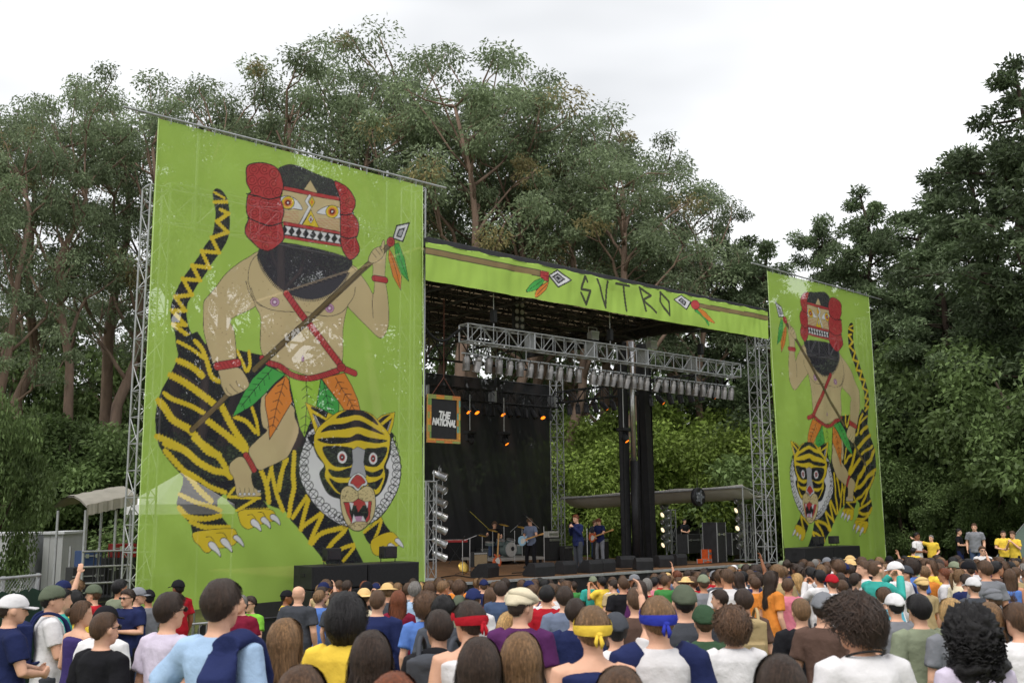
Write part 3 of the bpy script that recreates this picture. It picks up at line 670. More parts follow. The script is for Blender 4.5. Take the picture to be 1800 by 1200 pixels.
column(1102, 988, .30, ROOF_Z - .95, 'thick black roof support post with a moving light in front', M_BLACK)
column(1119, 988, .26, ROOF_Z - .95, 'silver hydraulic mast with dark lower sleeve between black roof posts', M_BLACK, True)
column(1131, 984, .20, ROOF_Z - .95, 'slim black post behind the silver hydraulic mast', M_BLACK, rake=.1)
column(1146, 986, .34, ROOF_Z - .95, 'thick black roof support post next to the right lamp ladder', M_BLACK, rake=-.25)
# ------------------------------------------------------------------ backdrop
def backdrop():
    V0 = 11.2; u0, z0 = on_v(738, 652, V0); u1, z1 = on_v(966, 682, V0); zt = (z0 + z1) / 2; nu, nv = 150, 60
    a, b, U, Z = cloth_points([(u0, zt), (u1, zt), (u1, ZS + .02), (u0, ZS + .02)], nu, nv)
    V = V0 + np.array([mnoise.noise(Vector((u * 1.6 + z * .35, z * .12, 5))) * .16 + mnoise.noise(Vector((u * 4 + z, z * .3, 1))) * .04 for u, z in zip(U, Z)])
    root = sthing('backdrop', 'black cloth backdrop hanging behind the drummer', 'backdrop', (u0 + u1) / 2, V0, ZS)
    m = cloth_mat('black_scrim', 0.06, False, (.022, .022, .025), .1)
    adopt(link('cloth', cloth_mesh('cloth', U, Z, V, None, nu, nv), m), root)
    MB().tube([(-(u1 - u0) / 2, 0, zt - ZS + .02), ((u1 - u0) / 2, 0, zt - ZS + .02)], .03, 8).build('top_pipe', M_BLACKM, root)
backdrop()
# ------------------------------------------------------------------ a scratch scene in which modifiers and text are turned into plain meshes
_TS = bpy.data.scenes.new('scratch')
def bake(o, name):
    _TS.collection.objects.link(o); vl = _TS.view_layers[0]; vl.update(); dg = vl.depsgraph
    me = bpy.data.meshes.new_from_object(o.evaluated_get(dg), depsgraph=dg); me.name = name
    _TS.collection.objects.unlink(o); d = o.data; bpy.data.objects.remove(o)
    return me
def text_mesh(s, size, shear=0.0, depth=0.01, bold=0.0, spacing=1.0):
    c = bpy.data.curves.new('txt', 'FONT'); c.body = s; c.size = size; c.shear = shear; c.extrude = depth; c.offset = bold; c.space_character = spacing
    c.align_x = 'CENTER'; c.align_y = 'CENTER'; c.resolution_u = 3
    return bake(bpy.data.objects.new('txt', c), 'lettering')
# ------------------------------------------------------------------ lighting trusses
M_LENS = mat('clear_lens', (.32, .32, .32), .15, .2, .1, 9, spec=.7)
M_DLENS = mat('dark_lens', (.02, .02, .025), .12, 0, .1, 9, spec=.8)
M_LIT = mat('lit_amber_lens', S(240, 130, 30), .4, 0, .15, 12, emit=(1.0, .20, .01), estr=1.9)
M_LITW = mat('lit_warm_lens', S(255, 235, 190), .3, 0, .1, 12, emit=(1.0, .80, .50), estr=1.1)
M_CAN = mat('lamp_aluminium', (.26, .25, .24), .4, .8, .35, 7)
V_F, V_R = 0.55, 10.0
tu0, tz0 = on_v(815, 584, V_F); tu1, tz1 = on_v(1294, 653, V_F); TZ = (tz0 + tz1) / 2
t = sthing('front_light_truss', 'silver box truss carrying the long row of lamps across the stage front', 'truss', tu0, V_F, TZ); lattice_thing(t, (0, 0, 0), (tu1 - tu0, 0, 0), .42, .52, M_ALU, .026, .014, .5)
for k in range(1, 5):
    MB().box(((tu1 - tu0) * k / 5, 0, 0), (.06, .46, .56)).build('joint_plate', M_ALU, t)
ru0, rz0 = on_v(742, 688, V_R); ru1, rz1 = on_v(976, 706, V_R); RZ = (rz0 + rz1) / 2
t = sthing('rear_light_truss', 'dark box truss with lamps in front of the black backdrop', 'truss', ru0, V_R, RZ); lattice_thing(t, (0, 0, 0), (ru1 - ru0, 0, 0), .4, .5, M_BLACKM, .026, .016, .5)
for k in (0.02, .5, .97): MB().box(((ru1 - ru0) * k, 0, 0), (.1, .44, .54)).build('joint_plate', M_ALU, t)
SU = (tu1 + ru1) / 2 - .1
t = sthing('side_light_truss', 'dark box truss with lamps running upstage along the right side', 'truss', SU, V_F + .5, (TZ + RZ) / 2); lattice_thing(t, (0, 0, 0), (0, V_R - V_F - .4, 0), .4, .5, M_BLACKM, .026, .016, .5)
SZ = (TZ + RZ) / 2
def par_proto(black, lens, tilt, L=.46, r=.115):
    "lamp hanging from its origin; tilt from straight down towards local +y"
    root = bpy.data.objects.new('par_lamp', None); COL.objects.link(root)
    ax = Vector((0, math.sin(tilt), -math.cos(tilt))); piv = Vector((0, 0, -.30)); back = piv - ax * L * .5
    m = M_BLACKM if black else (M_CHROME if tilt > 1 else M_CAN)
    MB().lathe([(.02, -.02), (.06, -.01), (r * .80, .05), (r * .86, .10), (r * .86, .12), (r, .13), (r, L - .03), (r * 1.07, L - .03), (r * 1.07, L), (r * .97, L), (r * .97, L - .015)], back, ax, 14, False).build('can', m, root, True)
    lo = MB().lathe([(r * .96, 0), (r * .6, .012), (.01, .018)], back + ax * (L - .025), ax, 14).build('lens', lens, root, True)
    mb = MB()
    for s in (-1, 1): mb.tube([(s * .02, 0, -.03), (s * (r + .035), 0, -.07), (s * (r + .035), 0, -.30), (s * (r - .01), 0, -.30)], .011, 5)
    mb.build('yoke', M_BLACKM if black else M_ALU, root)
    MB().box((0, 0, -.02), (.05, .05, .10)).build('clamp', M_BLACKM, root)
    return root
def scrap(root):
    for c in list(root.children): bpy.data.objects.remove(c)
    bpy.data.objects.remove(root)
PAR = {(b, l, k): par_proto(b, {'c': M_LENS, 'd': M_DLENS, 'o': M_LIT, 'w': M_LITW}[l], R_(tl)) for b, l, k, tl in
       ((0, 'c', 0, 3), (0, 'c', 1, 12), (0, 'c', 2, 26), (1, 'd', 0, -6), (1, 'd', 1, -28), (1, 'o', 1, -42), (0, 'w', 0, 68), (0, 'c', 9, 68), (0, 'c', 8, 20))}
def put_lamp(key, u, v, z, rz, label, group):
    o = dup(PAR[key], W(u, v, z), YAW + rz, label); o['category'] = 'stage lamp'; o['group'] = group; return o
def lamp_bar(root_label, pts, group):
    a, b = pts; t = sthing('lamp_bar', root_label, 'bar', a[0], a[1], a[2]); d = Vector((b[0] - a[0], b[1] - a[1], b[2] - a[2]))
    MB().tube([(0, 0, 0), d], .026, 8).build('bar', M_ALU, t)
    for k in (.08, .5, .92): MB().tube([d * k, d * k + Vector((0, 0, .36))], .015, 5).build('hanger', M_ALU, t)
BZ = TZ - .62
for x0, x1, n, lab in ((812, 1026, 12, 'silver lamp bar under the left part of the front truss'), (1036, 1142, 9, 'silver lamp bar under the middle part of the front truss'), (1148, 1290, 11, 'silver lamp bar under the right part of the front truss')):
    ua, ub = on_v(x0, 620, V_F)[0], on_v(x1, 640, V_F)[0]
    lamp_bar(lab, ((ua, V_F, BZ), (ub, V_F, BZ)), None)
    for i in range(n):
        u = ua + (ub - ua) * (i + .4) / n
        put_lamp((0, 'c', random.choice((0, 0, 1, 1, 2, 8, 8))), u, V_F, BZ, random.uniform(-.25, .25) + (.5 if random.random() < .15 else 0), 'silver can lamp in the row under the %s part of the front truss' % lab.split('the ')[1].split(' ')[0], 'silver lamps under the front truss')
for i in range(15):
    u = ru0 + (ru1 - ru0) * (i + .6) / 15.6; lit = i in (4, 5, 8, 13); key = (1, 'o', 1) if lit else random.choice(((1, 'd', 0), (1, 'd', 1), (0, 'c', 0) if i in (6, 7) else (1, 'd', 1)))
    put_lamp(key, u, V_R - .1, RZ - .3, random.uniform(-.3, .3), 'black can lamp glowing amber on the rear truss' if lit else ('bare silver can lamp on the rear truss' if not key[0] else 'unlit black can lamp on the rear truss'), 'lamps on the rear truss')
for i in range(16):
    v = V_R - .5 - (V_R - V_F - 1.0) * (i + .3) / 16; lit = i in (4, 10, 15)
    put_lamp((1, 'o', 1) if lit else random.choice(((1, 'd', 0), (1, 'd', 1))), SU, v, SZ - .3, R_(90) + random.uniform(-.4, .4) + (R_(-50) if lit else 0), 'black can lamp glowing amber on the side truss' if lit else 'unlit black can lamp on the side truss', 'lamps on the side truss')
# lamp ladders standing on the stage
def lamp_ladder(px, py, h, w, n, label, side, lit, top=.35):
    u, v = on_z(px, py, ZS); t = sthing('lamp_ladder', label, 'lamp stand', u, v, ZS); lattice_thing(t, (0, 0, 0.03), (0, 0, h), w, w, M_ALU, .024, .012, .62)
    MB().box((0, 0, .015), (w * 2, w * 2, .03)).build('base_plate', M_ALU, t)
    MB().tube([(side * (w / 2 + .05), 0, .3), (side * (w / 2 + .05), 0, h + top)], .024, 8).build('lamp_pole', M_ALU, t)
    for i in range(n):
        z = h + top - .1 - i * (h - .1) / n
        put_lamp((0, 'w', 0) if i in lit else (0, 'c', 9), u + side * (w / 2 + .24), v - .06, ZS + z + .25, (R_(82) if side < 0 else (R_(-150) if i < 3 else R_(-105))) + random.uniform(-.25, .25),
                 ('silver can lamp lit warm white on the ' if i in lit else 'silver can lamp turned off on the ') + label.replace('silver lattice ', ''), 'lamps on the side ladders')
lamp_ladder(750, 1019, 2.95, .40, 7, 'silver lattice lamp ladder on the stage by the left scrim', 1, ())
lamp_ladder(1181, 979, 2.05, .32, 6, 'silver lattice lamp ladder beside the thick black post', -1, (1, 3, 5))
lamp_ladder(1314, 984, 2.25, .40, 6, 'silver lattice lamp ladder next to the right scrim', -1, (1, 3))
for p in PAR.values(): scrap(p)
# moving heads
def moving_head(px, py, v, label, lit, drop):
    u, z = on_v(px, py, v); t = sthing('moving_light', label, 'stage lamp', u, v, z, 'moving lights')
    MB().tube([(0, 0, 0), (0, 0, drop)], .022, 8).build('drop_pole', M_ALU, t)
    MB().box((0, 0, -.06), (.44, .38, .14)).build('base', M_BLACK, t, bevel=.03)
    mb = MB(); [mb.box((s * .17, 0, -.26), (.05, .16, .30)) for s in (-1, 1)]; mb.build('arm', M_BLACK, t, bevel=.015)
    MB().lathe([(.06, -.2), (.13, -.15), (.14, .05), (.11, .18), (.10, .19)], (0, -.02, -.36), (.25, -.55, -.8), 14).build('head', M_BLACK, t, True)
    MB().lathe([(.085, 0), (.01, .01)], Vector((0, -.02, -.36)) + Vector((.25, -.55, -.8)).normalized() * .195, (.25, -.55, -.8), 14).build('lens', M_LIT if lit else M_DLENS, t)
zdr = RZ
for px, py, v, lab, lit in ((826, 757, 9.2, 'unlit black moving light hung before the backdrop', False), (886, 759, 9.2, 'black moving light with red glow hung before the backdrop', True), (1096, 752, 3.2, 'black moving light glowing red on the thick black post', True)):
    moving_head(px, py, v, lab, lit, max(.3, RZ - .1 - on_v(px, py, v)[1]) if v > 9 else 1.6)
# blinders, work lights and hoists under the roof
def blinder(px, py, v):
    u, z = on_v(px, py, v); t = sthing('blinder_lamp', 'two-column audience blinder lamp hanging under the roof', 'stage lamp', u, v, z)
    MB().box((0, .06, 0), (.52, .12, 1.3)).build('housing', M_BLACK, t, bevel=.02)
    for i in range(5):
        for s in (-1, 1): MB().lathe([(.09, 0), (.085, .03), (.01, .045)], (s * .12, .0, -.5 + i * .25), (0, -1, 0), 12).build('lens', M_LENS, t, True)
    MB().tube([(-.27, .05, .7), (.27, .05, .7)], .02, 6).build('bracket', M_ALU, t)
blinder(913, 548, 2.4); 
for px, py, v, lab in ((1042, 590, 2.0, 'grey floodlight box under the roof above the middle of the front truss'), (1145, 606, 2.0, 'grey floodlight box under the roof above the right part of the front truss')):
    u, z = on_v(px, py, v); t = sthing('flood_light', lab, 'floodlight', u, v, z)
    MB().quadbox([Vector(p) for p in ((-.2, -.1, -.16), (.2, -.1, -.16), (.13, .16, -.1), (-.13, .16, -.1), (-.2, -.14, .16), (.2, -.14, .16), (.13, .16, .1), (-.13, .16, .1))]).build('housing', M_ALU, t)
    MB().box((0, -.125, 0), (.36, .02, .28)).build('glass', M_LENS, t); MB().tube([(-.22, 0, 0), (-.22, 0, .3), (.22, 0, .3), (.22, 0, 0)], .015, 5).build('bracket', M_ALU, t)
for k, (uu, vv, zb) in enumerate(((tu0 + 1.2, V_F, TZ), (tu0 + 6.5, V_F, TZ), (tu0 + 11.5, V_F, TZ), (ru0 + 4, V_R, RZ), (SU, 5.2, SZ))):
    t = sthing('chain_hoist', 'chain hoist holding up the ' + ('front', 'front', 'front', 'rear', 'side')[k] + ' light truss', 'hoist', uu, vv, zb + .3, 'chain hoists')
    MB().box((0, 0, .35), (.16, .2, .42)).build('motor', M_BLACK, t, bevel=.03); MB().tube([(0, 0, .5), (0, 0, max(.7, ROOF_Z - 1.1 - zb - .3))], .016, 5).build('chain', M_ALU, t); MB().tube([(0, 0, 0), (0, 0, .2)], .02, 5).build('hook', M_ALU, t)
def cable(name, label, pts, r=.02, cat='cable'):
    return tag(MB().tube(smooth3(pts), r, 6).build(name, M_RUB, None, True), label, cat)
def smooth3(p, k=6):
    p = [np.array(q, float) for q in p]; q = [2 * p[0] - p[1]] + p + [2 * p[-1] - p[-2]]; out = []
    for i in range(1, len(q) - 2):
        a, b, c, d = q[i - 1:i + 3]
        for t in np.arange(k) / k: out.append(Vector(0.5 * ((2 * b) + (c - a) * t + (2 * a - 5 * b + 4 * c - d) * t * t + (3 * b - a - 3 * c + d) * t ** 3)))
    return out + [Vector(p[-1])]
cable('cable', 'thick black cable bundle sagging from the left tower to the front truss', [W(*((lambda q: (q[0], V_F, q[1]))(on_v(x, y, V_F)))) for x, y in ((739, 552), (750, 580), (768, 597), (785, 597), (800, 585), (818, 575))], .045)
# ------------------------------------------------------------------ hanging sign
def sign():
    v = 1.2; (u0, z0), (u1, z1), (u2, z2), (u3, z3) = (on_v(x, y, v) for x, y in ((752, 689), (809, 699), (807, 783), (750, 773)))
    w = ((u1 - u0) + (u2 - u3)) / 2; h = ((z0 - z3) + (z1 - z2)) / 2; t = sthing('band_sign', 'hanging black sign lettered THE NATIONAL in a patchwork coloured frame', 'sign', (u0 + u2) / 2, v, (z0 + z2) / 2 - h / 2)
    MB().box((0, .01, h / 2), (w - .1, .03, h - .1)).build('panel', M_BLACK, t)
    f = .13; cols = [S(214, 160, 60), S(120, 150, 80), S(110, 160, 150), S(196, 140, 70), S(150, 160, 90), S(210, 130, 70)]
    for sx, sz, L, vert in ((0, f / 2, w, 0), (0, h - f / 2, w, 0), (-w / 2 + f / 2, h / 2, h - 2 * f, 1), (w / 2 - f / 2, h / 2, h - 2 * f, 1)):
        par = MB().box((sx, 0, sz), (L - .004, .06, f - .004) if not vert else (f - .004, .06, L - .004)).build('frame_rail', mat('frame_wood', S(190, 140, 70), .6), t)
        n = 4 if not vert else 6
        for i in range(n):
            c = random.choice(cols); p = (i + .5) / n - .5; hw = f / 2
            for q in (-1, 1):
                c = random.choice(cols); ctr = (sx + p * L, -.036, sz + q * hw / 2) if not vert else (sx + q * hw / 2, -.036, sz + p * L); dim = (L / n - .002, .012, hw - .004) if not vert else (hw - .004, .012, L / n - .002)
                MB().box(ctr, dim).build('painted_patch', mat('patch_%d' % cols.index(c), c, .6, 0, .25, 20), par)
    for s, z, sz in (('THE', h * .58, .30), ('NATIONAL', h * .42, .30)):
        me = text_mesh(s, sz, .18, .006, .016, .86); o = link('lettering', me, mat('white_print', (.8, .8, .8), .6), t)
        o.location = (.0, -.022, z); sc = min(1.0, (w - .34) / max(.01, o.dimensions.x if o.dimensions.x else 1)) if False else (.84 if s == 'THE' else .66); o.scale = (sc, .95 * sz / .3, 1); o.rotation_euler = (R_(90), R_(3), 0)
    mb = MB(); [mb.tube([(s * w * .35, 0, h), (0, 0, h + .55)], .012, 5) for s in (-1, 1)]; mb.tube([(0, 0, h + .55), (0, 0, h + 3.0)], .012, 5); mb.build('rope', mat('rope', S(110, 70, 60), .9), t)
sign()
# ------------------------------------------------------------------ loudspeakers in front of the scrims
M_GRILLE = mat('black_grille', (.016, .016, .018), .75, .1, .25, 20, .4, 180)
def cab(name, label, u, v, z, w, d, h, group=None, cat='loudspeaker'):
    t = sthing(name, label, cat, u, v, z, group)
    MB().box((0, d / 2, h / 2), (w - .01, d - .03, h - .012)).build('cabinet', M_BLACK, t, bevel=.015)
    MB().box((0, .004, h / 2), (w - .06, .022, h - .07)).build('grille', M_GRILLE, t)
    for s in (-1, 1): MB().box((s * (w / 2 - .004), d * .5, h * .6), (.02, .2, .08)).build('handle', M_RUB, t)
    return t
def stack(x0, x1, ytop, v, n, place):
    ua, z = on_v(x0, ytop, v); ub = on_v(x1, ytop, v)[0]; zt = on_v((x0 + x1) / 2, ytop, v)[1]; w = (ub - ua) / n; zb = min(gz(u, v) for u in (ua, ub)); rows = max(2, round((zt - zb) / .62)); h = (zt - zb) / rows
    for r in range(rows):
        for i in range(n): cab('subwoofer', 'wide black subwoofer in the %s layer, %s side, before the ' % (('bottom', 'second', 'third', 'fourth', 'fifth')[r], ('outer', 'stage')[i] if 'left' in place else ('stage', 'outer')[i]) + place, ua + (i + .5) * w, v, zb + r * h, w - .01, .9, h - .008, 'subwoofers before the ' + place)
    return ua, ub, zt
ua, ub, zt_ = stack(549, 738, 990, -1.5, 2, 'large left scrim')
for x, y, lab in ((585, 986, 'small black lamp box on the left subwoofer stack below the tiger'), (684, 982, 'small black lamp box at the stage end of the left subwoofer stack')):
    u, z = on_v(x, y, -1.2); t = sthing('strobe_lamp', lab, 'stage lamp', u, -1.15, zt_)
    MB().box((0, 0, .24), (.40, .26, .30)).build('housing', M_BLACK, t, bevel=.02); MB().tube([(-.22, 0, .0), (-.22, 0, .2), (.22, 0, .2), (.22, 0, .0)], .015, 5).build('bracket', M_BLACKM, t)
    MB().box((0, -.132, .24), (.34, .012, .22)).build('lens', M_DLENS, t)
ua, ub, zt2_ = stack(1414, 1512, 960, -1.2, 2, 'right scrim')
for k in (.35, .62):
    u = ua + (ub - ua) * k; t = sthing('strobe_lamp', 'small black lamp box on the right subwoofer stack', 'stage lamp', u, -.95, zt2_, 'lamp boxes on the right stack')
    MB().box((0, 0, .24), (.40, .26, .30)).build('housing', M_BLACK, t, bevel=.02); MB().tube([(-.22, 0, .0), (-.22, 0, .2), (.22, 0, .2), (.22, 0, .0)], .015, 5).build('bracket', M_BLACKM, t)
    MB().box((0, -.132, .24), (.34, .012, .22)).build('lens', M_DLENS, t)
# ------------------------------------------------------------------ stage floor gear
def fl(px, py): return on_z(px, py, ZS)
def wedge(px, py, w, rz, label):
    u, v = fl(px, py); t = sthing('floor_monitor', label, 'loudspeaker', u, v, ZS + .002, None, rz)
    prof = ((-.30, 0), (.28, 0), (.32, .10), (.02, .42), (-.26, .42), (-.32, .30))      # y, z  (grille slopes to +y)
    MB().prism([(-w / 2, y, z) for y, z in prof], (w, 0, 0)).build('cabinet', M_BLACK, t, bevel=.015)
    a, b = Vector((0, .312, .125)), Vector((0, .045, .405)); d = (b - a); n = Vector((0, d.z, -d.y)).normalized()
    MB().prism([a + n * .004 + Vector((s * (w / 2 - .05), 0, 0)) for s in (-1, 1)] + [b + n * .004 + Vector((s * (w / 2 - .05), 0, 0)) for s in (1, -1)], n * .015).build('grille', M_GRILLE, t)
for px, py, w, rz, lab in ((852, 1014, .85, R_(25), 'black floor monitor at the left end of the stage lip'), (947, 1012, .85, 0, 'black floor monitor in front of the guitarist in light blue'), (991, 1008, .62, 0, 'black floor monitor left of the singer'),
                       (1037, 1006, .62, 0, 'black floor monitor right of the singer'), (1060, 1004, .62, 0, 'black floor monitor before the bass player'), (1098, 997, .62, R_(-20), 'black floor monitor left of the roof posts'),
                       (1130, 1001, .60, R_(-35), 'black floor monitor beside the silver mast'), (1164, 996, .65, R_(-15), 'black floor monitor before the slim lamp ladder'), (1190, 993, .5, R_(-10), 'black floor monitor at the right end of the lip row')): wedge(px, py, w, rz, lab)
M_TOLEX = mat('amp_tolex', (.03, .03, .03), .7, 0, .2, 30)
def amp(px, py, w, h, d, cloth, label, head=None):
    u, v = fl(px, py); t = sthing('guitar_amplifier', label, 'amplifier', u, v, ZS + .002)
    MB().box((0, d / 2, h / 2), (w, d, h)).build('cabinet', M_TOLEX, t, bevel=.012); MB().box((0, -.004, h * .44), (w - .07, .014, h * .76)).build('grille_cloth', cloth, t)
    MB().box((0, -.005, h * .90), (w - .07, .016, h * .10)).build('control_panel', M_CHROME, t)
    for k in range(6): MB().lathe([(.012, 0), (.011, .018), (.002, .02)], (-w * .35 + k * w * .14, -.012, h * .9), (0, -1, 0), 8).build('knob', M_RUB, t)
    if head:
        o = MB().box((0, d / 2, h + .13), (w * .96, d * .8, .25)).build('amplifier_head', head, t, bevel=.012); MB().box((0, d / 2 - d * .4 - .004, .0 + h + .13), (w * .8, .012, .10)).build('head_panel', M_CHROME, o)
M_BEIGE = mat('beige_grille_cloth', S(170, 150, 120), .9, 0, .15, 40); M_GREYC = mat('grey_grille_cloth', S(110, 115, 118), .9, 0, .15, 40); M_BLKC = mat('black_grille_cloth', (.03, .03, .03), .9, 0, .2, 40)
amp(845, 996, .68, .55, .28, M_BEIGE, 'beige fronted combo amplifier left of the orange guitar'); amp(853, 984, .55, .50, .28, M_GREYC, 'grey fronted combo amplifier behind the beige one')
amp(975, 985, .62, .95, .36, M_BLKC, 'tall black speaker cabinet with pale amplifier head beside the singer', mat('white_head', S(190, 188, 180), .5)); amp(1000, 985, .5, .6, .3, M_BLKC, 'low black amplifier behind the singer')
amp(793, 984, .60, .70, .4, M_BLKC, 'black amplifier cabinet behind the red keyboard'); amp(1062, 984, .6, .9, .36, M_BLKC, 'black speaker cabinet behind the bass player')
amp(878, 966, .75, 1.0, .36, M_BLKC, 'black amplifier stack behind the drums'); amp(821, 970, .7, .9, .36, M_BLKC, 'black amplifier under the backdrop left of the drums')
def case(px, py, w, d, h, label, m=None, z=None):
    u, v = fl(px, py); t = sthing('flight_case', label, 'case', u, v, ZS + .002); m = m or mat('case_black', (.025, .025, .028), .5, 0, .3, 6)
    MB().box((0, d / 2, h / 2), (w, d, h)).build('shell', m, t, bevel=.01); mb = MB()
    for sx in (-1, 1):
        for sy in (0, 1): MB().box((sx * w / 2, sy * d, h / 2), (.03, .03, h + .004)).build('corner_trim', M_ALU, t)
    MB().box((0, -.004, h * .7), (w * .98, .012, .03)).build('lid_trim', M_ALU, t); [MB().box((s * w * .28, -.012, h * .7), (.09, .02, .10)).build('latch', M_CHROME, t) for s in (-1, 1)]
case(1270, 988, .55, .7, 1.55, 'tall black case under the right canopy'); case(1332, 980, .8, .6, 1.5, 'black case behind the right lattice tower'); case(1222, 972, 1.0, .7, .9, 'black case below the round fan'); case(1206, 965, .7, .6, 1.2, 'black case behind the slim lamp ladder')
case(1252, 988, .42, .35, .50, 'bright orange equipment box under the right canopy', mat('orange_box', S(214, 88, 32), .5, 0, .15, 8)); case(1244, 990, .5, .3, .17, 'flat orange box at the foot of the orange equipment box', mat('orange_box', S(214, 88, 32), .5))
amp(910, 962, .7, 1.1, .36, M_BLKC, 'black amplifier stack right of the drums under the backdrop'); amp(940, 975, .6, .7, .3, M_GREYC, 'grey fronted amplifier behind the light blue guitarist'); amp(1030, 975, .6, .8, .34, M_BLKC, 'black amplifier between singer and bass player')
case(775, 975, .6, .6, 1.1, 'upright black case beside the keyboard player'); case(836, 958, .9, .6, .9, 'black rack case under the backdrop beside the amplifier'); case(1240, 965, .9, .7, 1.1, 'black rack case behind the orange equipment box'); case(1295, 975, .6, .6, 1.0, 'black case right of the tall case under the canopy')
for k_, (pts_, lab_) in enumerate((([(760, 1018), (800, 1012), (835, 1016), (880, 1013), (925, 1010)], 'black cable lying along the left part of the stage lip'), ([(900, 1008), (950, 1004), (985, 998), (1010, 1004)], 'black cable curling by the guitarist'), ([(1070, 1003), (1120, 1000), (1180, 994), (1250, 990), (1300, 986)], 'black cable lying along the right part of the stage lip'))):
    cable('cable', lab_, [W(*on_z(x, y, ZS), ZS + .02) for x, y in pts_], .018)
def mic_stand(px, py, h, boom, label, rz=0.0, col=None):
    u, v = fl(px, py); t = sthing('microphone_stand', label, 'microphone stand', u, v, ZS + .002, None, rz); m = col or M_CHROME
    for k in range(3):
        a = 2.1 * k; MB().tube([(0, 0, .10), (.26 * math.cos(a), .26 * math.sin(a), .012)], .010, 5).build('leg', M_BLACKM, t)
    MB().tube([(0, 0, .08), (0, 0, h)], .012, 6).build('pole', m, t)
    if boom: MB().tube([(-.15, .1, h - .06), (boom[0], boom[1], h + boom[2])], .009, 6).build('boom', m, t); e = Vector((boom[0], boom[1], h + boom[2])); d = (e - Vector((-.15, .1, h - .06))).normalized()
    else: e = Vector((0, 0, h)); d = Vector((0, -.5, .6)).normalized()
    MB().lathe([(.012, 0), (.014, .12), (.025, .13), (.026, .17), (.01, .19)], e, d, 8).build('microphone', M_BLACKM, t, True)
mic_stand(826, 1008, 1.15, (.05, -.3, .1), 'microphone stand with sheet holder left of the orange guitar'); mic_stand(813, 1010, 1.1, None, 'straight microphone stand by the gold cymbal'); mic_stand(957, 1000, 1.5, (-.75, .1, .35), 'tall boom microphone stand at the light blue guitarist', 0)
mic_stand(1033, 1000, 1.42, None, 'singer\'s straight microphone stand'); mic_stand(805, 984, 1.25, (-.3, -.2, .15), 'boom microphone stand before the keyboard player'); mic_stand(1141, 985, 1.35, None, 'thin microphone stand before the right roof post')
mic_stand(870, 985, 1.3, (-.95, .5, .75), 'yellow banded overhead boom stand behind the drums', 0, mat('yellow_tape', S(190, 180, 60), .6)); mic_stand(905, 992, 1.3, (.35, .2, .2), 'boom microphone stand over the snare drum')
def drum_kit():
    u, v = fl(899, 990); t = sthing('drum_kit', 'drum kit with white bass drum head on a low riser', 'drum kit', u, v, ZS + .25)
    MW = mat('drum_head', S(214, 208, 190), .5, 0, .15, 9); MS = mat('drum_shell', S(96, 110, 108), .35, 0, .25, 9, spec=.6)
    def drum(c, r, d, ax):
        o = MB().lathe([(r, 0), (r, d)], c, ax, 20).build('drum', MS, t); MB().lathe([(r * .96, -.006), (r * .96, -.001)], c, ax, 20).build('drum_head', MW, o); MB().lathe([(r * 1.03, -.008), (r * 1.03, .03)], c, ax, 20).build('hoop', M_CHROME, o)
    drum((0, 0, .30), .28, .40, (0, 1, 0)); drum((-.28, .3, .68), .17, .2, (0, .3, -1)); drum((.25, .3, .68), .18, .22, (0, .3, -1)); drum((.75, .5, .45), .22, .35, (0, 0.02, -1)); drum((-.65, .55, .60), .18, .14, (0, .1, -1))
    MB().lathe([(.07, -.02), (.09, -.012), (.01, -.011)], (.06, -.008, .33), (0, 1, 0), 12).build('emblem', M_BLACK, t)
    for x, y, z, r in ((-.8, .2, 1.05, .22), (.72, .15, 1.15, .25), (.1, .55, 1.25, .22), (-1.0, .6, .85, .18)):
        o = MB().tube([(x, y, 0), (x, y, z)], .011, 6).build('cymbal_stand', M_CHROME, t); MB().lathe([(.012, .04), (.04, .03), (r * .6, .018), (r, 0), (r, -.003), (.02, .01)], (x, y, z), (.1, -.25, 1), 20).build('cymbal', mat('brass', S(200, 160, 70), .3, .9, .2, 9), o, True)
    MB().lathe([(.17, 0), (.16, .08), (.03, .1), (.03, .48), (.16, .49), (.17, .56)], (0, 1.0, 0), (0, 0, 1), 14).build('stool', M_BLACK, t)
    r = sthing('drum_riser', 'low grey riser under the drum kit', 'riser', u, v - .45, ZS + .002); MB().box((.05, 1.0, .19), (2.6, 2.1, .10)).build('platform', mat('riser_grey', S(150, 146, 140), .7), r)
    for sx in (-1, 1):
        for y in (.1, 1.9): MB().box((.05 + sx * 1.2, y, .07), (.08, .08, .14)).build('leg', M_BLACKM, r)
    return u, v
DK = drum_kit()
def keyboard(px, py, label, col, w=.95):
    u, v = fl(px, py); t = sthing('keyboard', label, 'keyboard', u, v, ZS + .002, None, R_(-25)); MB().box((0, 0, .88), (w, .34, .10)).build('body', col, t, bevel=.02)
    MB().box((0, -.09, .936), (w - .1, .14, .012)).build('white_keys', mat('ivory', (.7, .7, .66), .4), t)
    for k in range(14): MB().box((-w / 2 + .1 + k * (w - .2) / 13, -.06, .948), (.014, .08, .014)).build('black_key', M_RUB, t)
    for s in (-1, 1):
        MB().tube([(s * .3, -.18, 0), (-s * .3, .12, .83)], .016, 6).build('stand_leg', M_BLACKM, t)
keyboard(800, 990, 'red keyboard on a crossed stand in front of its player', mat('red_keyboard', S(176, 32, 34), .35, 0, .1, 5, spec=.6)); keyboard(846, 972, 'black keyboard left of the drums', M_BLACK, 1.1)
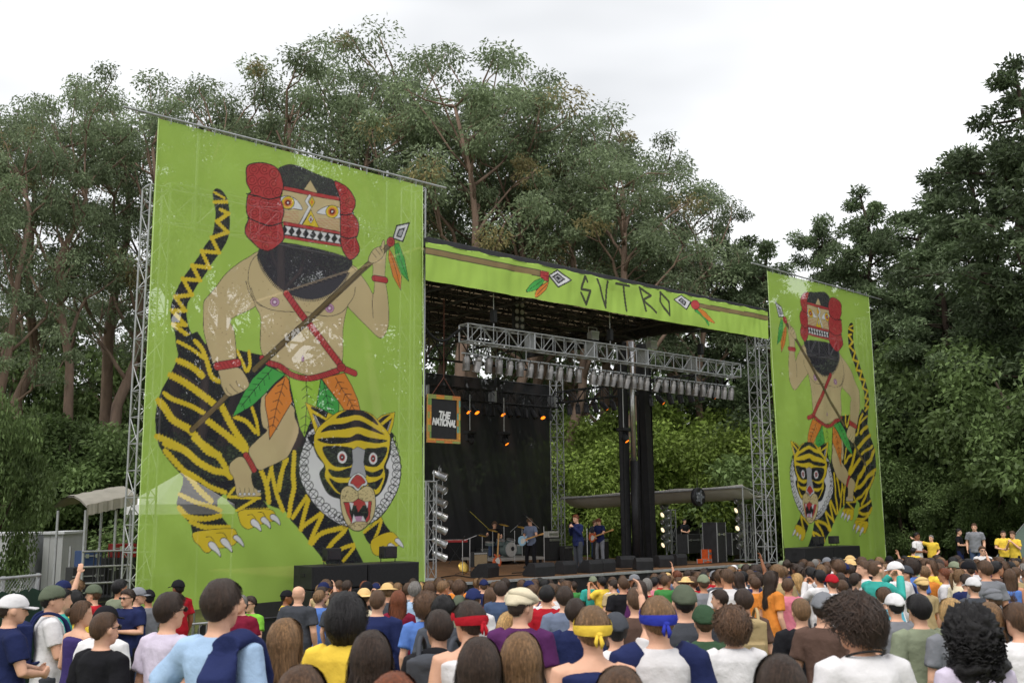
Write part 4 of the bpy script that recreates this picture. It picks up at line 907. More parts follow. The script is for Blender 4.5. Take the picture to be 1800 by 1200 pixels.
def guitar_mesh(t, col, scale=1.0, bass=False, M=Matrix()):
    "body in local xz plane, neck along +x; y is thickness"
    def T(p): return M @ Vector(p)
    out = [(.0, .06), (-.05, .16), (-.16, .19), (-.27, .16), (-.33, .05), (-.34, -.04), (-.28, -.16), (-.16, -.20), (-.04, -.15), (.0, -.07), (.05, -.13), (.10, -.10), (.06, -.03), (.06, .03), (.11, .12), (.06, .14)]
    MB().prism([T((x * scale, -.02, z * scale)) for x, z in out], (M.to_3x3() @ Vector((0, .045, 0)))).build('body', col, t, bevel=.008)
    nl = .85 if bass else .66
    b = [Vector(p) for p in ((.0, -.035, -.028), (nl, -.035, -.021), (nl, -.012, -.021), (.0, -.012, -.028), (.0, -.035, .028), (nl, -.035, .021), (nl, -.012, .021), (.0, -.012, .028))]
    MB().quadbox([T(p) for p in b]).build('neck', mat('maple', S(196, 150, 92), .45), t)
    MB().quadbox([T(p) for p in ((nl, -.032, -.03), (nl + .17, -.028, -.045), (nl + .17, -.012, -.045), (nl, -.012, -.03), (nl, -.032, .03), (nl + .19, -.028, .03), (nl + .19, -.012, .03), (nl, -.012, .03))]).build('headstock', mat('maple', S(196, 150, 92), .45), t)
    MB().prism([T((x * scale, -.026, z * scale)) for x, z in ((-.02, .03), (-.1, .1), (-.2, .03), (-.22, -.1), (-.1, -.12), (.0, -.05))], M.to_3x3() @ Vector((0, .004, 0))).build('pickguard', mat('pickguard', (.62, .6, .55), .4), t)
u, v = fl(874, 1000); t = sthing('guitar_on_stand', 'orange sunburst guitar standing on its stand beside the drums', 'guitar', u, v, ZS + .002)
guitar_mesh(t, mat('sunburst', S(190, 82, 28), .3, 0, .3, 5, spec=.6), 1.05, M=Matrix.Translation((0, 0, .42)) @ Matrix.Rotation(R_(-86), 4, 'Y'))
MB().tube([(-.15, .12, 0), (0, .06, .35), (.15, .12, 0)], .012, 5).build('stand', M_BLACKM, t)
u, v = fl(815, 1009); t = sthing('floor_cymbal', 'gold cymbal tilted on a short stand near the stage lip', 'cymbal', u, v, ZS + .002)
MB().tube([(0, .08, 0), (0, .03, .2)], .012, 5).build('stand', M_CHROME, t); MB().lathe([(.015, .03), (.05, .025), (.12, .01), (.20, 0), (.20, -.004), (.02, .01)], (0, 0, .22), (0, -1, .35), 22).build('disc', mat('brass_bright', S(226, 190, 96), .35, .8, .2, 9), t, True)
# ------------------------------------------------------------------ canopy with fan behind the right tower
M_TARP = mat('pale_tarp', S(196, 192, 184), .7, 0, .12, 1.5, .4, 5); 
def canopy():
    A = W(*(lambda q: (q[0], 1.6, q[1]))(on_v(1305, 853, 1.6))); B = W(*(lambda q: (q[0], 1.4, q[1]))(on_v(1352, 871, 1.4))); C = W(*(lambda q: (q[0], 10.9, q[1]))(on_v(986, 874, 10.9)))
    D = B + (C - A); t = thing('side_canopy', 'pale tarpaulin canopy over the equipment right of the stage', 'canopy', (A.x, A.y, ZS)); n = 12; b = Vector((A.x, A.y, ZS)); mb = MB(); rows = []
    for i in range(n + 1):
        rows.append([A.lerp(C, i / n).lerp(B.lerp(D, i / n), j / 6) - b - Vector((0, 0, .10 * math.sin(math.pi * (i * 3 / n % 1)) * .5 + .25 * math.sin(math.pi * j / 6))) for j in range(7)])
    k = len(mb.v); mb.v += [tuple(p) for r in rows for p in r] + [tuple(p + Vector((0, 0, .05))) for r in rows for p in r]; m = (n + 1) * 7
    for i in range(n):
        for j in range(6):
            a = i * 7 + j; mb.f += [(a, a + 7, a + 8, a + 1), (m + a, m + a + 1, m + a + 8, m + a + 7)]
    for i in range(n): mb.f += [(i * 7, m + i * 7, m + i * 7 + 7, i * 7 + 7), (i * 7 + 6, i * 7 + 13, m + i * 7 + 13, m + i * 7 + 6)]
    for j in range(6): mb.f += [(j, j + 1, m + j + 1, m + j), (n * 7 + j, m + n * 7 + j, m + n * 7 + j + 1, n * 7 + j + 1)]
    mb.build('tarpaulin', M_TARP, t, True)
    for P, Q in ((A, C), (A, B), (B, D)): MB().tube([P - b - Vector((0, 0, .06)), Q - b - Vector((0, 0, .06))], .05, 6).build('edge_beam', M_ALU, t)
    mb = None
    for P in (A, A.lerp(C, .5), C, B): MB().tube([P - b - Vector((0, 0, .05)), Vector((P.x, P.y, ZS)) - b], .035, 6).build('leg', M_ALU, t)
    u, z = on_v(1228, 873, 3.0); f = sthing('fan', 'round grey fan hanging under the right canopy edge', 'fan', u, 3.0, z)
    MB().lathe([(.36, -.06), (.38, -.04), (.38, .10), (.34, .12)], (0, 0, 0), (0, 1, 0), 24).build('shroud', M_BLACKM, f, True); MB().lathe([(.33, -.05), (.05, -.07)], (0, 0, 0), (0, 1, 0), 24).build('guard', mat('fan_guard', S(150, 152, 156), .5), f, True)
    for k in range(5): MB().box((.15 * math.cos(k * 1.257), -.074, .15 * math.sin(k * 1.257)), (.26, .006, .09), rot=Matrix.Rotation(-k * 1.257, 3, 'Y')).build('blade', mat('fan_blade', S(110, 114, 120), .5), f)
    MB().tube([(0, .05, .36), (0, .05, .75)], .02, 5).build('bracket', M_BLACKM, f)
canopy()
# ------------------------------------------------------------------ left wing: scaffold platform with canopy, cases, railing
def left_wing():
    v = 3.0; u0 = on_v(148, 900, v)[0]; u1 = on_v(236, 900, v)[0]; w = u1 - u0; zc = on_v(160, 896, v)[1]; zg = gz(u0, v)
    t = sthing('side_platform', 'scaffold side platform with greyish canopy left of the large scrim', 'platform', u0, v, zg); h = ZS - zg
    MB().box((w / 2, 1.1, h - .06), (w, 2.2, .10)).build('deck', M_BLACK, t); MB().box((w / 2, .02, h / 2 - .06), (w, .03, h - .12)).build('skirt', M_BLACK, t)
    xs = np.linspace(.06, w - .06, 4)
    for x in xs:
        for y in (.06, 2.1): MB().tube([(x, y, 0), (x, y, (zc - zg) if x in (xs[0], xs[2], xs[3]) else h + 1.2)], .035, 8).build('post', M_ALU, t)
    for z in (.35, .75, 1.12): MB().tube([(0, -.02, h + z), (w, -.02, h + z)], .026, 8).build('rail', M_ALU, t)
    for x in np.linspace(.3, w - .3, 8): MB().tube([(x, -.02, h), (x, -.02, h + 1.12)], .016, 6).build('baluster', M_BLACKM, t)
    nx, ny = 14, 6; mb = MB(); top = zc - zg; pts = []
    for j in range(ny):
        for i in range(nx): pts.append(Vector((w * i / (nx - 1) * 1.0, -.15 + 2.4 * j / (ny - 1), top + .10 +   .012 * math.sin(i * 1.9) + .28 * math.sin(math.pi * j / (ny - 1)) + .28 * i / nx)))
    for dz in (0, -.04): mb.v += [tuple(p + Vector((0, 0, dz))) for p in pts]
    m = nx * ny
    for j in range(ny - 1):
        for i in range(nx - 1): a = j * nx + i; mb.f += [(a, a + 1, a + nx + 1, a + nx), (m + a, m + a + nx, m + a + nx + 1, m + a + 1)]
    mb.build('canopy', mat('beige_tarp', S(142, 138, 128), .85, 0, .2, 2, .4, 6), t, True)
    mb = MB(); n = 26
    ring = [[Vector((w * i / n, -.17 + .012 * math.sin(i * 2.3), top + .12 + .008 * math.sin(i * 1.0) + .28 * i / n)), Vector((w * i / n, -.19 + .015 * math.sin(i * 1.3), top - .14 + .012 * math.sin(i * 1.7) + .28 * i / n))] for i in range(n + 1)]
    for i in range(n): 
        b = len(mb.v); mb.v += [tuple(ring[i][0]), tuple(ring[i][1]), tuple(ring[i + 1][1]), tuple(ring[i + 1][0])]; mb.f.append((b, b + 1, b + 2, b + 3))
    mb.build('canopy_valance', mat('beige_tarp', S(142, 138, 128), .85), t, True)
    for i, (x, y, sx, sz, z, m_, lab) in enumerate(((.5, .8, .8, .7, 0, None, 'black flight case at the outer end of the left side platform'), (1.4, 1.0, .7, .9, 0, None, 'tall black flight case in the middle of the left side platform'), (2.4, .9, .8, .6, 0, None, 'black flight case by the scrim on the left side platform'),
                                 (1.5, 1.0, .55, .35, .91, mat('red_case', S(150, 30, 30), .5), 'red equipment box on top of a flight case'), (.55, .8, .5, .4, .71, mat('blue_case', S(50, 70, 110), .5), 'blue equipment box on top of a flight case'))):
        p = rootmat(t) @ Vector((x, y, h - .008 + z)); o = thing('flight_case', lab, 'case', p, YAW)
        MB().box((0, .3, sz / 2 + .003), (sx, .55, sz)).build('shell', m_ or mat('case_black', (.025, .025, .028), .5), o, bevel=.01); MB().box((0, .02, sz * .7), (sx + .01, .02, .03)).build('lid_trim', M_ALU, o)
        for s in (-1, 1): MB().box((s * sx * .25, .01, sz * .7), (.08, .03, .1)).build('latch', M_CHROME, o)
left_wing()
# ------------------------------------------------------------------ trailer, cabinet, fence, barriers, tent behind the scrim
def trailer(px0, px1, pyt, depth, L, label, win, name='site_trailer', cat='trailer'):
    a = at_depth(px0, pyt, depth); b = at_depth(px1, pyt, depth); w = (b - a).length; zg = ground_z(b.x, b.y); h = a.z - zg
    t = thing(name, label, cat, (b.x, b.y, zg), 0.12); MG = mat('grey_cladding', S(186, 188, 190), .5, 0, .08, 2, objvar=.05)
    n = max(3, int(L / .42))
    for i in range(n): MB().box((-L + (i + .5) * L / n, .03 * 0, h * .53), (L / n - .012, .06, h * .92)).build('cladding_panel', MG, t)
    MB().box((-L / 2, 1.25, h * .53), (L - .02, 2.42, h * .92)).build('body', MG, t); MB().box((-L / 2, 1.2, h * .99 + .03), (L + .1, 2.6, .08)).build('roof_edge', mat('grey_trim', S(206, 208, 210), .5), t)
    if win:
        f = MB().box((-.95, -.045, h * .5), (.95, .05, 1.15)).build('window', mat('grey_trim2', S(150, 152, 154), .5), t); MB().box((-.95, -.072, h * .5), (.80, .02, 1.0)).build('pane', mat('curtained_glass', S(120, 112, 92), .15, 0, .4, 12, stretch=(9, 1, .4), spec=.7), f)
    for s in (-.2, -.8): MB().tube([(s * L, .3, .18), (s * L, .55, .18)], .18, 12).build('wheel', M_RUB, t) if win else None
trailer(-90, 48, 939, 33, 6, 'pale grey site trailer with curtained window behind the green fence', True)
trailer(80, 112, 936, 34, .62, 'narrow pale grey utility cabinet between trailer and side platform', False, 'utility_cabinet', 'cabinet')
def fence():
    a = at_depth(-60, 1014, 14.0); b = at_depth(71, 1012, 15.5); a.z = b.z = 0; L = (b - a).length; rz = math.atan2(b.y - a.y, b.x - a.x); zg = ground_z(b.x, b.y) - .02; zt = at_depth(71, 1010, 15.5).z; h = zt - zg
    t = thing('chain_link_fence', 'chain link fence with dark green windscreen at the edge of the crowd', 'fence', (a.x, a.y, zg), rz)
    n = 26; mb = MB(); rows = []
    for j in range(7): rows.append([Vector((L * i / n, -.035 + .03 * math.sin(i * 1.1 + j * .3), .02 + (h - .22) * j / 6 + (.025 * math.sin(i * 1.7) if j == 6 else 0))) for i in range(n + 1)])
    mb.v = [tuple(p) for r in rows for p in r]; mb.f = [(j * (n + 1) + i, j * (n + 1) + i + 1, (j + 1) * (n + 1) + i + 1, (j + 1) * (n + 1) + i) for j in range(6) for i in range(n)]
    mb.build('windscreen', mat('green_windscreen', S(34, 58, 46), .8, 0, .2, 3, .3, 30), t, True)
    mb = MB(); s = .07
    for i in range(int(L / s) + 1):
        x = i * s
        mb.tube([(x, 0, h - .42), (min(L, x + .42), 0, h)], .003, 3); mb.tube([(x, .006, h), (min(L, x + .42), .006, h - .42)], .003, 3)
    o = mb.build('wire_mesh', M_ALU, t); o['kind'] = 'stuff'
    MB().tube([(0, 0, h), (L, 0, h)], .022, 8).build('top_rail', M_ALU, t)
    for k in (0.02, .5, .99): MB().tube([(L * k, .03, 0), (L * k, .03, h + .03)], .03, 8).build('post', M_ALU, t)
fence()
def barrier(px, depth, rz, label, black=False, L=2.1):
    p = at_depth(px, 1000, depth); zg = ground_z(p.x, p.y); t = thing('crowd_barrier', label, 'barrier', (p.x, p.y, zg), rz, 'crowd barriers'); m = M_BLACKM if black else M_ALU
    MB().tube([(-L / 2, 0, .25), (-L / 2, 0, 1.0), (-L / 2 + .08, 0, 1.1), (L / 2 - .08, 0, 1.1), (L / 2, 0, 1.0), (L / 2, 0, .25)], .021, 8).build('frame', m, t, True); MB().tube([(-L / 2, 0, .25), (L / 2, 0, .25)], .019, 8).build('bottom_rail', m, t)
    if black: MB().box((0, .02, .66), (L - .06, .02, .82)).build('panel', mat('barrier_mesh', (.02, .022, .022), .7), t)
    else:
        for k in range(15): MB().tube([(-L / 2 + L * (k + 1) / 16, 0, .25), (-L / 2 + L * (k + 1) / 16, 0, 1.1)], .009, 6).build('upright', m, t)
    for s in (-1, 1): MB().tube([(s * L * .38, -.3, .02), (s * L * .38, 0, .25), (s * L * .38, .3, .02)], .018, 6).build('foot', m, t)
_bz = YAW
for k, (px, d, blk, lab) in enumerate(((180, 16.2, 0, 'silver crowd barrier near the guard in dark sunglasses'), (330, 18.0, 0, 'silver crowd barrier in front of the large left scrim'), (445, 19.6, 1, 'black panelled crowd barrier beside the photographer in green'), (535, 21.3, 1, 'black panelled crowd barrier in front of the left subwoofers'), (612, 23.0, 1, 'black panelled crowd barrier by the left corner of the stage lip'))):
    barrier(px, d, _bz, lab, bool(blk))
def tent():
    v = 8.0; (u, z) = on_v(318, 830, v); t = sthing('pop_up_tent', 'white pop up tent showing through the large left scrim', 'tent', u, v, gz(u, v)); h = z - gz(u, v); e = h - 1.0; s = 1.25
    MT = mat('white_tent', (.78, .78, .78), .7); mb = MB(); mb.v = [(-s, -s, e), (s, -s, e), (s, s, e), (-s, s, e), (0, 0, h)]; mb.f = [(0, 1, 4), (1, 2, 4), (2, 3, 4), (3, 0, 4)]; mb.build('roof', MT, t)
    for i in range(4): a, b = ((-s, -s), (s, -s), (s, s), (-s, s))[i], ((s, -s), (s, s), (-s, s), (-s, -s))[i]; MB().quadbox([Vector(p) for p in ((*a, e - .3), (*b, e - .3), (b[0] * .99, b[1] * .99, e - .3), (a[0] * .99, a[1] * .99, e - .3), (*a, e), (*b, e), (b[0] * .99, b[1] * .99, e), (a[0] * .99, a[1] * .99, e))]).build('valance', MT, t)
    for x, y in ((-s, -s), (s, -s), (s, s), (-s, s)): MB().tube([(x * .97, y * .97, 0), (x * .97, y * .97, e)], .025, 6).build('leg', M_ALU, t)
tent()
# ------------------------------------------------------------------ people: one continuous body per pose (voxel-fused), clothes and hair as children
def remeshed(mb, voxel, smooth, name, fold=0.0, seed=0.0):
    o = bpy.data.objects.new('tmp', mb.mesh('tmp')); r = o.modifiers.new('r', 'REMESH'); r.mode = 'VOXEL'; r.voxel_size = voxel; r.use_smooth_shade = True
    s = o.modifiers.new('s', 'SMOOTH'); s.factor = 0.5; s.iterations = smooth
    me = bake(o, name); n = len(me.vertices)
    if fold:
        co = np.empty(n * 3); me.vertices.foreach_get('co', co); co = co.reshape(-1, 3); no = np.empty(n * 3); me.vertices.foreach_get('normal', no); no = no.reshape(-1, 3)
        d = np.array([mnoise.noise(Vector((p[0] * 7 + seed, p[1] * 7, p[2] * 3.2))) + .55 * mnoise.noise(Vector((p[0] * 16 + p[2] * 7, p[1] * 16, p[2] * 6 + seed))) for p in co])
        if name == 'shirt': d = d * np.clip((1.435 - co[:, 2]) / .09, .05, 1)
        co += no * (d * fold)[:, None]; me.vertices.foreach_set('co', co.ravel()); me.update()
    me.polygons.foreach_set('use_smooth', np.ones(len(me.polygons), bool)); me.materials.append(None)
    return me
V3 = Vector
SH = V3((.185, -.005, 1.405))
TORSO = [(.84, 0, .135, .10), (.90, 0, .165, .115), (.98, 0, .168, .118), (1.06, .002, .150, .108), (1.14, .004, .146, .106), (1.24, .004, .160, .115), (1.33, 0, .176, .118), (1.40, -.006, .182, .106), (1.445, -.012, .150, .084), (1.48, -.014, .085, .064), (1.50, -.012, .058, .056)]
LEGS = {'stand': [(( .095, 0, .88), (.105, .015, .49), (.11, -.025, .09)), ((-.095, 0, .88), (-.105, .015, .49), (-.11, -.025, .09))],
        'wide': [((.095, 0, .88), (.16, .03, .49), (.20, -.02, .09)), ((-.095, 0, .88), (-.15, .05, .49), (-.19, .08, .09))],
        'sit': [((.095, .02, .88), (.17, .44, .86), (.19, .42, .44)), ((-.095, .02, .88), (-.17, .44, .86), (-.19, .42, .44))]}
# pose: left arm (elbow, wrist), right arm (elbow, wrist), legs, head yaw deg, head pitch deg (down +), forward lean deg
POSES = {
 'stand':  (((-.245, -.03, 1.12), (-.235, .06, .88)), ((.245, -.03, 1.12), (.235, .06, .88)), 'stand', 0, 0, 0),
 'turnl':  (((-.245, -.02, 1.12), (-.215, .10, .90)), ((.25, -.03, 1.13), (.18, .16, 1.00)), 'stand', 32, 4, 2),
 'turnr':  (((-.25, -.03, 1.13), (-.17, .17, 1.02)), ((.245, -.02, 1.12), (.215, .10, .90)), 'stand', -32, 2, 1),
 'folded': (((-.27, .02, 1.15), (-.02, .20, 1.17)), ((.27, .02, 1.15), (.03, .23, 1.13)), 'stand', -8, 2, -1),
 'hips':   (((-.40, -.06, 1.14), (-.20, .06, .98)), ((.25, -.03, 1.12), (.235, .06, .88)), 'stand', 10, 0, 0),
 'phone':  (((-.25, .14, 1.28), (-.07, .30, 1.55)), ((.25, .14, 1.28), (.09, .30, 1.55)), 'stand', 0, -4, 0),
 'armup':  (((-.245, -.03, 1.12), (-.22, .08, .89)), ((.27, .06, 1.62), (.24, .13, 1.88)), 'stand', 0, -5, 0),
 'point':  (((-.25, -.03, 1.12), (-.15, .14, .99)), ((.42, .05, 1.50), (.66, .12, 1.62)), 'stand', -35, 0, 0),
 'camera': (((-.26, .06, 1.13), (-.07, .24, 1.10)), ((.26, .06, 1.13), (.07, .24, 1.08)), 'stand', 0, 3, 0),
 'guitar': (((-.30, .10, 1.17), (-.44, .30, 1.20)), ((.29, -.02, 1.15), (.10, .20, 1.02)), 'wide', 14, 22, 4),
 'sing':   (((-.24, .06, 1.15), (-.05, .22, 1.42)), ((.24, .06, 1.16), (.05, .22, 1.40)), 'stand', 0, 4, 5),
 'keys':   (((-.25, .05, 1.16), (-.17, .32, 1.05)), ((.25, .05, 1.16), (.17, .32, 1.05)), 'stand', 5, 18, 10),
 'drum':   (((-.28, .06, 1.18), (-.24, .34, 1.14)), ((.30, .08, 1.22), (.30, .36, 1.32)), 'sit', 10, 8, 6),
}
def lean_m(deg): return Matrix.Translation((0, 0, .95)) @ Matrix.Rotation(R_(-deg), 4, 'X') @ Matrix.Translation((0, 0, -.95))
def head_m(pose):
    _, _, _, yaw, pit, ln = POSES[pose]
    return lean_m(ln) @ Matrix.Translation((0, .0, 1.55)) @ Matrix.Rotation(R_(yaw), 4, 'Z') @ Matrix.Rotation(R_(-pit), 4, 'X') @ Matrix.Translation((0, .004, .085))
def arm(mb, s, e, w, infl=0.0, upto=1.0, T=Matrix(), long=False):
    S_, E, Wr = V3(s), V3(e), V3(w)
    if upto < 1.0 and not long:
        p = [S_ + (S_ - E).normalized() * .01 + V3((-.06 if S_.x > 0 else .06, 0, .005)), S_, S_.lerp(E, .3), S_.lerp(E, upto)]; r = [.066 + infl, .070 + infl, .062 + infl, .060 + infl * 1.5]
    elif long: p = [S_ + V3((-.06 if S_.x > 0 else .06, 0, .01)), S_, S_.lerp(E, .5), E, E.lerp(Wr, .5), E.lerp(Wr, .97)]; r = [.066 + infl, .068 + infl, .058 + infl, .050 + infl, .044 + infl, .036 + infl]
    else: p = [S_ + V3((-.06 if S_.x > 0 else .06, 0, .01)), S_, S_.lerp(E, .3), S_.lerp(E, .7), E, E.lerp(Wr, .3), E.lerp(Wr, .75), Wr]; r = [.06, .063, .054, .047, .042, .043, .032, .027]
    mb.tube([T @ q for q in p], r, 12)
def hand(mb, e, w, side, T=Matrix(), grip=.6, up=None):
    "palm plus four curled fingers of unequal length and a thumb leaving the side of the palm"
    E, Wr = V3(e), V3(w); d = (Wr - E).normalized(); inner = V3((-side, 0.15, 0)); n = (inner - d * inner.dot(d)); n = n.normalized() if n.length > .05 else V3((0, 1, 0))
    sd = d.cross(n).normalized()
    if sd.y < 0: sd = -sd
    c = Wr + d * .045
    R3 = Matrix((sd, n, d)).transposed(); mb.ell(T @ c, (.040, .018, .055), 12, 8, T.to_3x3() @ R3)
    for k, L in enumerate((.066, .076, .071, .056)):
        b = Wr + d * .085 + sd * (.030 - .0205 * k); a1 = grip * .6; a2 = grip * 1.5; q = [b - d * .03, b, b + (d * math.cos(a1) + n * math.sin(a1)) * L * .5]
        q.append(q[-1] + (d * math.cos(a2) + n * math.sin(a2)) * L * .5); mb.tube([T @ p for p in q], [.0105, .0105, .0098, .008], 8)
    b = Wr + d * .022 + sd * .032; q = [b, b + sd * .026 + d * .024 + n * .008, b + sd * .034 + d * .052 + n * .022]; mb.tube([T @ p for p in q], [.014, .012, .009], 8)
def body_mesh(pose):
    (le, lw), (re, rw), legs, yaw, pit, ln = POSES[pose]; T = lean_m(ln); H = head_m(pose); mb = MB()
    mb.rings([[T @ V3((math.cos(a) * rx, cy + math.sin(a) * ry, z)) for a in np.linspace(0, 2 * math.pi, 19)[:-1]] for z, cy, rx, ry in TORSO])
    mb.tube([T @ V3((0, -.014, 1.44)), T @ V3((0, -.008, 1.50)), H @ V3((0, -.012, -.06))], [.062, .055, .054], 14)
    hd = [(-.118, .058, .018, .018), (-.112, .052, .034, .036), (-.092, .034, .052, .062), (-.06, .016, .066, .084), (-.02, .006, .074, .096), (.03, 0, .078, .101), (.07, -.004, .073, .094), (.098, -.008, .056, .072), (.113, -.010, .034, .042), (.12, -.01, .012, .014)]
    mb.rings([[H @ V3((math.cos(a) * rx, cy + math.sin(a) * ry, z)) for a in np.linspace(0, 2 * math.pi, 21)[:-1]] for z, cy, rx, ry in hd])
    mb.tube([H @ V3((0, .094, .012)), H @ V3((0, .106, -.018)), H @ V3((0, .116, -.036)), H @ V3((0, .10, -.046))], [.010, .012, .016, .012], 8)
    mb.ell(H @ V3((0, .088, -.072)), (.024, .014, .008), 10, 6, H.to_3x3()); mb.ell(H @ V3((0, .085, -.083)), (.020, .013, .008), 10, 6, H.to_3x3())
    for s in (-1, 1):
        mb.ell(H @ V3((s * .079, -.006, -.012)), (.010, .020, .032), 10, 8, H.to_3x3()); mb.ell(H @ V3((s * .035, .082, .028)), (.030, .014, .010), 10, 6, H.to_3x3())
    for s, (e, w) in ((-1, (le, lw)), (1, (re, rw))):
        arm(mb, (SH.x * s, SH.y, SH.z), e, w, T=T); hand(mb, e, w, s, T, 1.25 if pose in ('sing', 'drum', 'guitar', 'phone', 'camera') else .55)
    for hp, kn, an in LEGS[legs]:
        a, b, c = V3(hp), V3(kn), V3(an); mb.tube([a + V3((0, 0, .05)), a.lerp(b, .35), b, b.lerp(c, .3), c], [.088, .078, .055, .057, .038], 12); mb.ell(c + V3((0, .07, -.045)), (.042, .125, .038), 12, 8)
    return remeshed(mb, .0105, 2, 'body')
def shirt_mesh(pose, kind, seed=0.0):
    (le, lw), (re, rw), legs, yaw, pit, ln = POSES[pose]; T = lean_m(ln); mb = MB(); hem = .80 if kind != 'jacket' else .76; f = {'jacket': .030, 'tank': .024}.get(kind, .020)
    if legs == 'sit': hem = .86
    prof = [(hem, 0, .170 + f, .125 + f), (hem + .06, 0, .174 + f, .127 + f)] + [(z, cy, rx * 1.01 + f * (1.25 if z < 1.2 else 1), ry * 1.01 + f * (1.35 if z < 1.2 else 1)) for z, cy, rx, ry in TORSO if hem + .07 < z < 1.43]
    if kind == 'tank': prof += [(1.425, -.01, .145, .092), (1.462, -.012, .115, .074), (1.468, -.012, .10, .066)]
    else: prof += [(1.447, -.012, .160, .094), (1.476, -.014, .108, .077), (1.488, -.014, .086, .068)]
    mb.rings([[T @ V3((math.cos(a) * rx, cy + math.sin(a) * ry, z)) for a in np.linspace(0, 2 * math.pi, 23)[:-1]] for z, cy, rx, ry in prof])
    if kind != 'tank':
        for s, (e, w) in ((-1, (le, lw)), (1, (re, rw))): arm(mb, (SH.x * s, SH.y, SH.z), e, w, .012, .66, T, kind in ('long', 'jacket'))
    if kind == 'hood': mb.ell(T @ V3((0, -.10, 1.46)), (.13, .07, .07), 14, 8)
    return remeshed(mb, .0125, 3, 'shirt', .006 if kind == 'tank' else .015, seed)
def pants_mesh(legs, kind):
    mb = MB(); mb.rings([[V3((math.cos(a) * rx, cy + math.sin(a) * ry, z)) for a in np.linspace(0, 2 * math.pi, 19)[:-1]] for z, cy, rx, ry in ((.80, 0, .12, .09), (.86, 0, .172, .125), (.93, 0, .176, .128), (1.0, 0, .168, .122), (1.01, 0, .15, .11))])
    for hp, kn, an in LEGS[legs]:
        a, b, c = V3(hp), V3(kn), V3(an)
        if kind == 'shorts': mb.tube([a + V3((0, 0, .05)), a.lerp(b, .4), a.lerp(b, .93)], [.100, .098, .092], 12)
        else: mb.tube([a + V3((0, 0, .05)), a.lerp(b, .4), b, b.lerp(c, .4), b.lerp(c, .97)], [.100, .092, .074, .072, .066], 12)
    return remeshed(mb, .014, 2, 'trousers', .006, 4.0)
def shoes_mesh(legs):
    mb = MB()
    for hp, kn, an in LEGS[legs]:
        c = V3(an); mb.ell(c + V3((0, .07, -.045)), (.052, .145, .046), 12, 8); mb.ell(c + V3((0, -.01, -.02)), (.050, .062, .06), 12, 8); mb.box(c + V3((0, .06, -.08)), (.095, .27, .02))
    return remeshed(mb, .016, 1, 'shoes')
_C = {}
def cached(key, fn):
    if key not in _C: _C[key] = fn()
    return _C[key]
# ---------------- hair and hats in head space (origin at the head centre, face towards +y)
def headR(d):
    p = 2.35 if d.z > 0 else 2.1
    return 1 / (abs(d.x / .079) ** p + abs(d.y / .103) ** p + abs(d.z / .122) ** p) ** (1 / p)
def line_el(az, front, side, nape):
    a = abs(az)
    pts = ((0, front), (45, front - 4), (66, front * .6 + side * .4), (84, side), (110, side - 5), (126, nape + 8), (180, nape))
    for (x0, y0), (x1, y1) in zip(pts[:-1], pts[1:]):
        if a <= x1: return y0 + (y1 - y0) * (a - x0) / (x1 - x0)
    return nape
def scalp(mb, T, front=42, side=-4, nape=-42, nz=0.0, fs=14.0, seed=0.0, n=40, m=24, soft=10.0, topadd=0.0, taper=0.0):
    rings = []
    for i in range(m + 1):
        el = -88 + 176 * i / m; ring = []
        for j in range(n):
            az = -180 + 360 * j / n; d = V3((math.sin(R_(az)) * math.cos(R_(el)), math.cos(R_(az)) * math.cos(R_(el)), math.sin(R_(el))))
            le = line_el(az, front, side, nape); b = min(1, max(0, (el - le) / soft + .5)); t = T + topadd * max(0, d.z) + nz * (mnoise.noise(d * fs + V3((seed, 0, 0))) + .5 * mnoise.noise(d * fs * 2.3 + V3((0, seed, 0))))
            if taper: t *= 1 - taper * min(1, max(0, (10 - el) / 40))
            ring.append(d * (headR(d) - .016 + b * (t + .016)))
        rings.append(ring)
    mb.rings(rings)
def strands(mb, N, T, front=42, side=-4, nape=-42, wid=.008, lift=.006, drop=0.0, seed=1, jit=8.0, long=None, taper=0.0):
    rg = random.Random(seed)
    for _ in range(N):
        az = rg.uniform(-180, 180); el0 = rg.uniform(15, 85); end = line_el(az, front, side, nape) - rg.uniform(-4, 6) - drop; pts = []; a = az
        if el0 < end + 15: el0 = end + 20
        for k in range(5):
            t = k / 4; el = el0 + (end - el0) * t; a = az + jit * math.sin(t * 2 + _) * rg.uniform(.3, 1); d = V3((math.sin(R_(a)) * math.cos(R_(el)), math.cos(R_(a)) * math.cos(R_(el)), math.sin(R_(el))))
            pts.append(d * (headR(d) + (T + lift * (.3 + t * rg.uniform(.5, 1.4))) * (1 - taper * min(1, max(0, (12 - el) / 42)))))
        if long and abs(az) > 55:
            p = pts[-1]; L = long * rg.uniform(.75, 1.05)
            for k in (1, 2, 3, 4): pts.append(V3((p.x * (1.06 - .04 * k) + rg.uniform(-.016, .016) + .012 * math.sin(k * 1.7 + _ * .7), p.y - .010 * k + (-.004 if p.y < 0 else -.02 * k), p.z - L * k / 4)))
        b = len(mb.v); mb.tone.append((b, len(pts) * 2, rg.choice((.7, .85, 1.0, 1.2, 1.45))))
        for k, p in enumerate(pts):
            tn = (pts[min(k + 1, len(pts) - 1)] - pts[max(0, k - 1)]).normalized(); s = tn.cross(p.normalized()).normalized() * wid * (1 - .75 * k / len(pts)) * .5
            mb.v += [tuple(p - s), tuple(p + s)]
            if k: mb.f.append((b + 2 * k - 2, b + 2 * k - 1, b + 2 * k + 1, b + 2 * k))
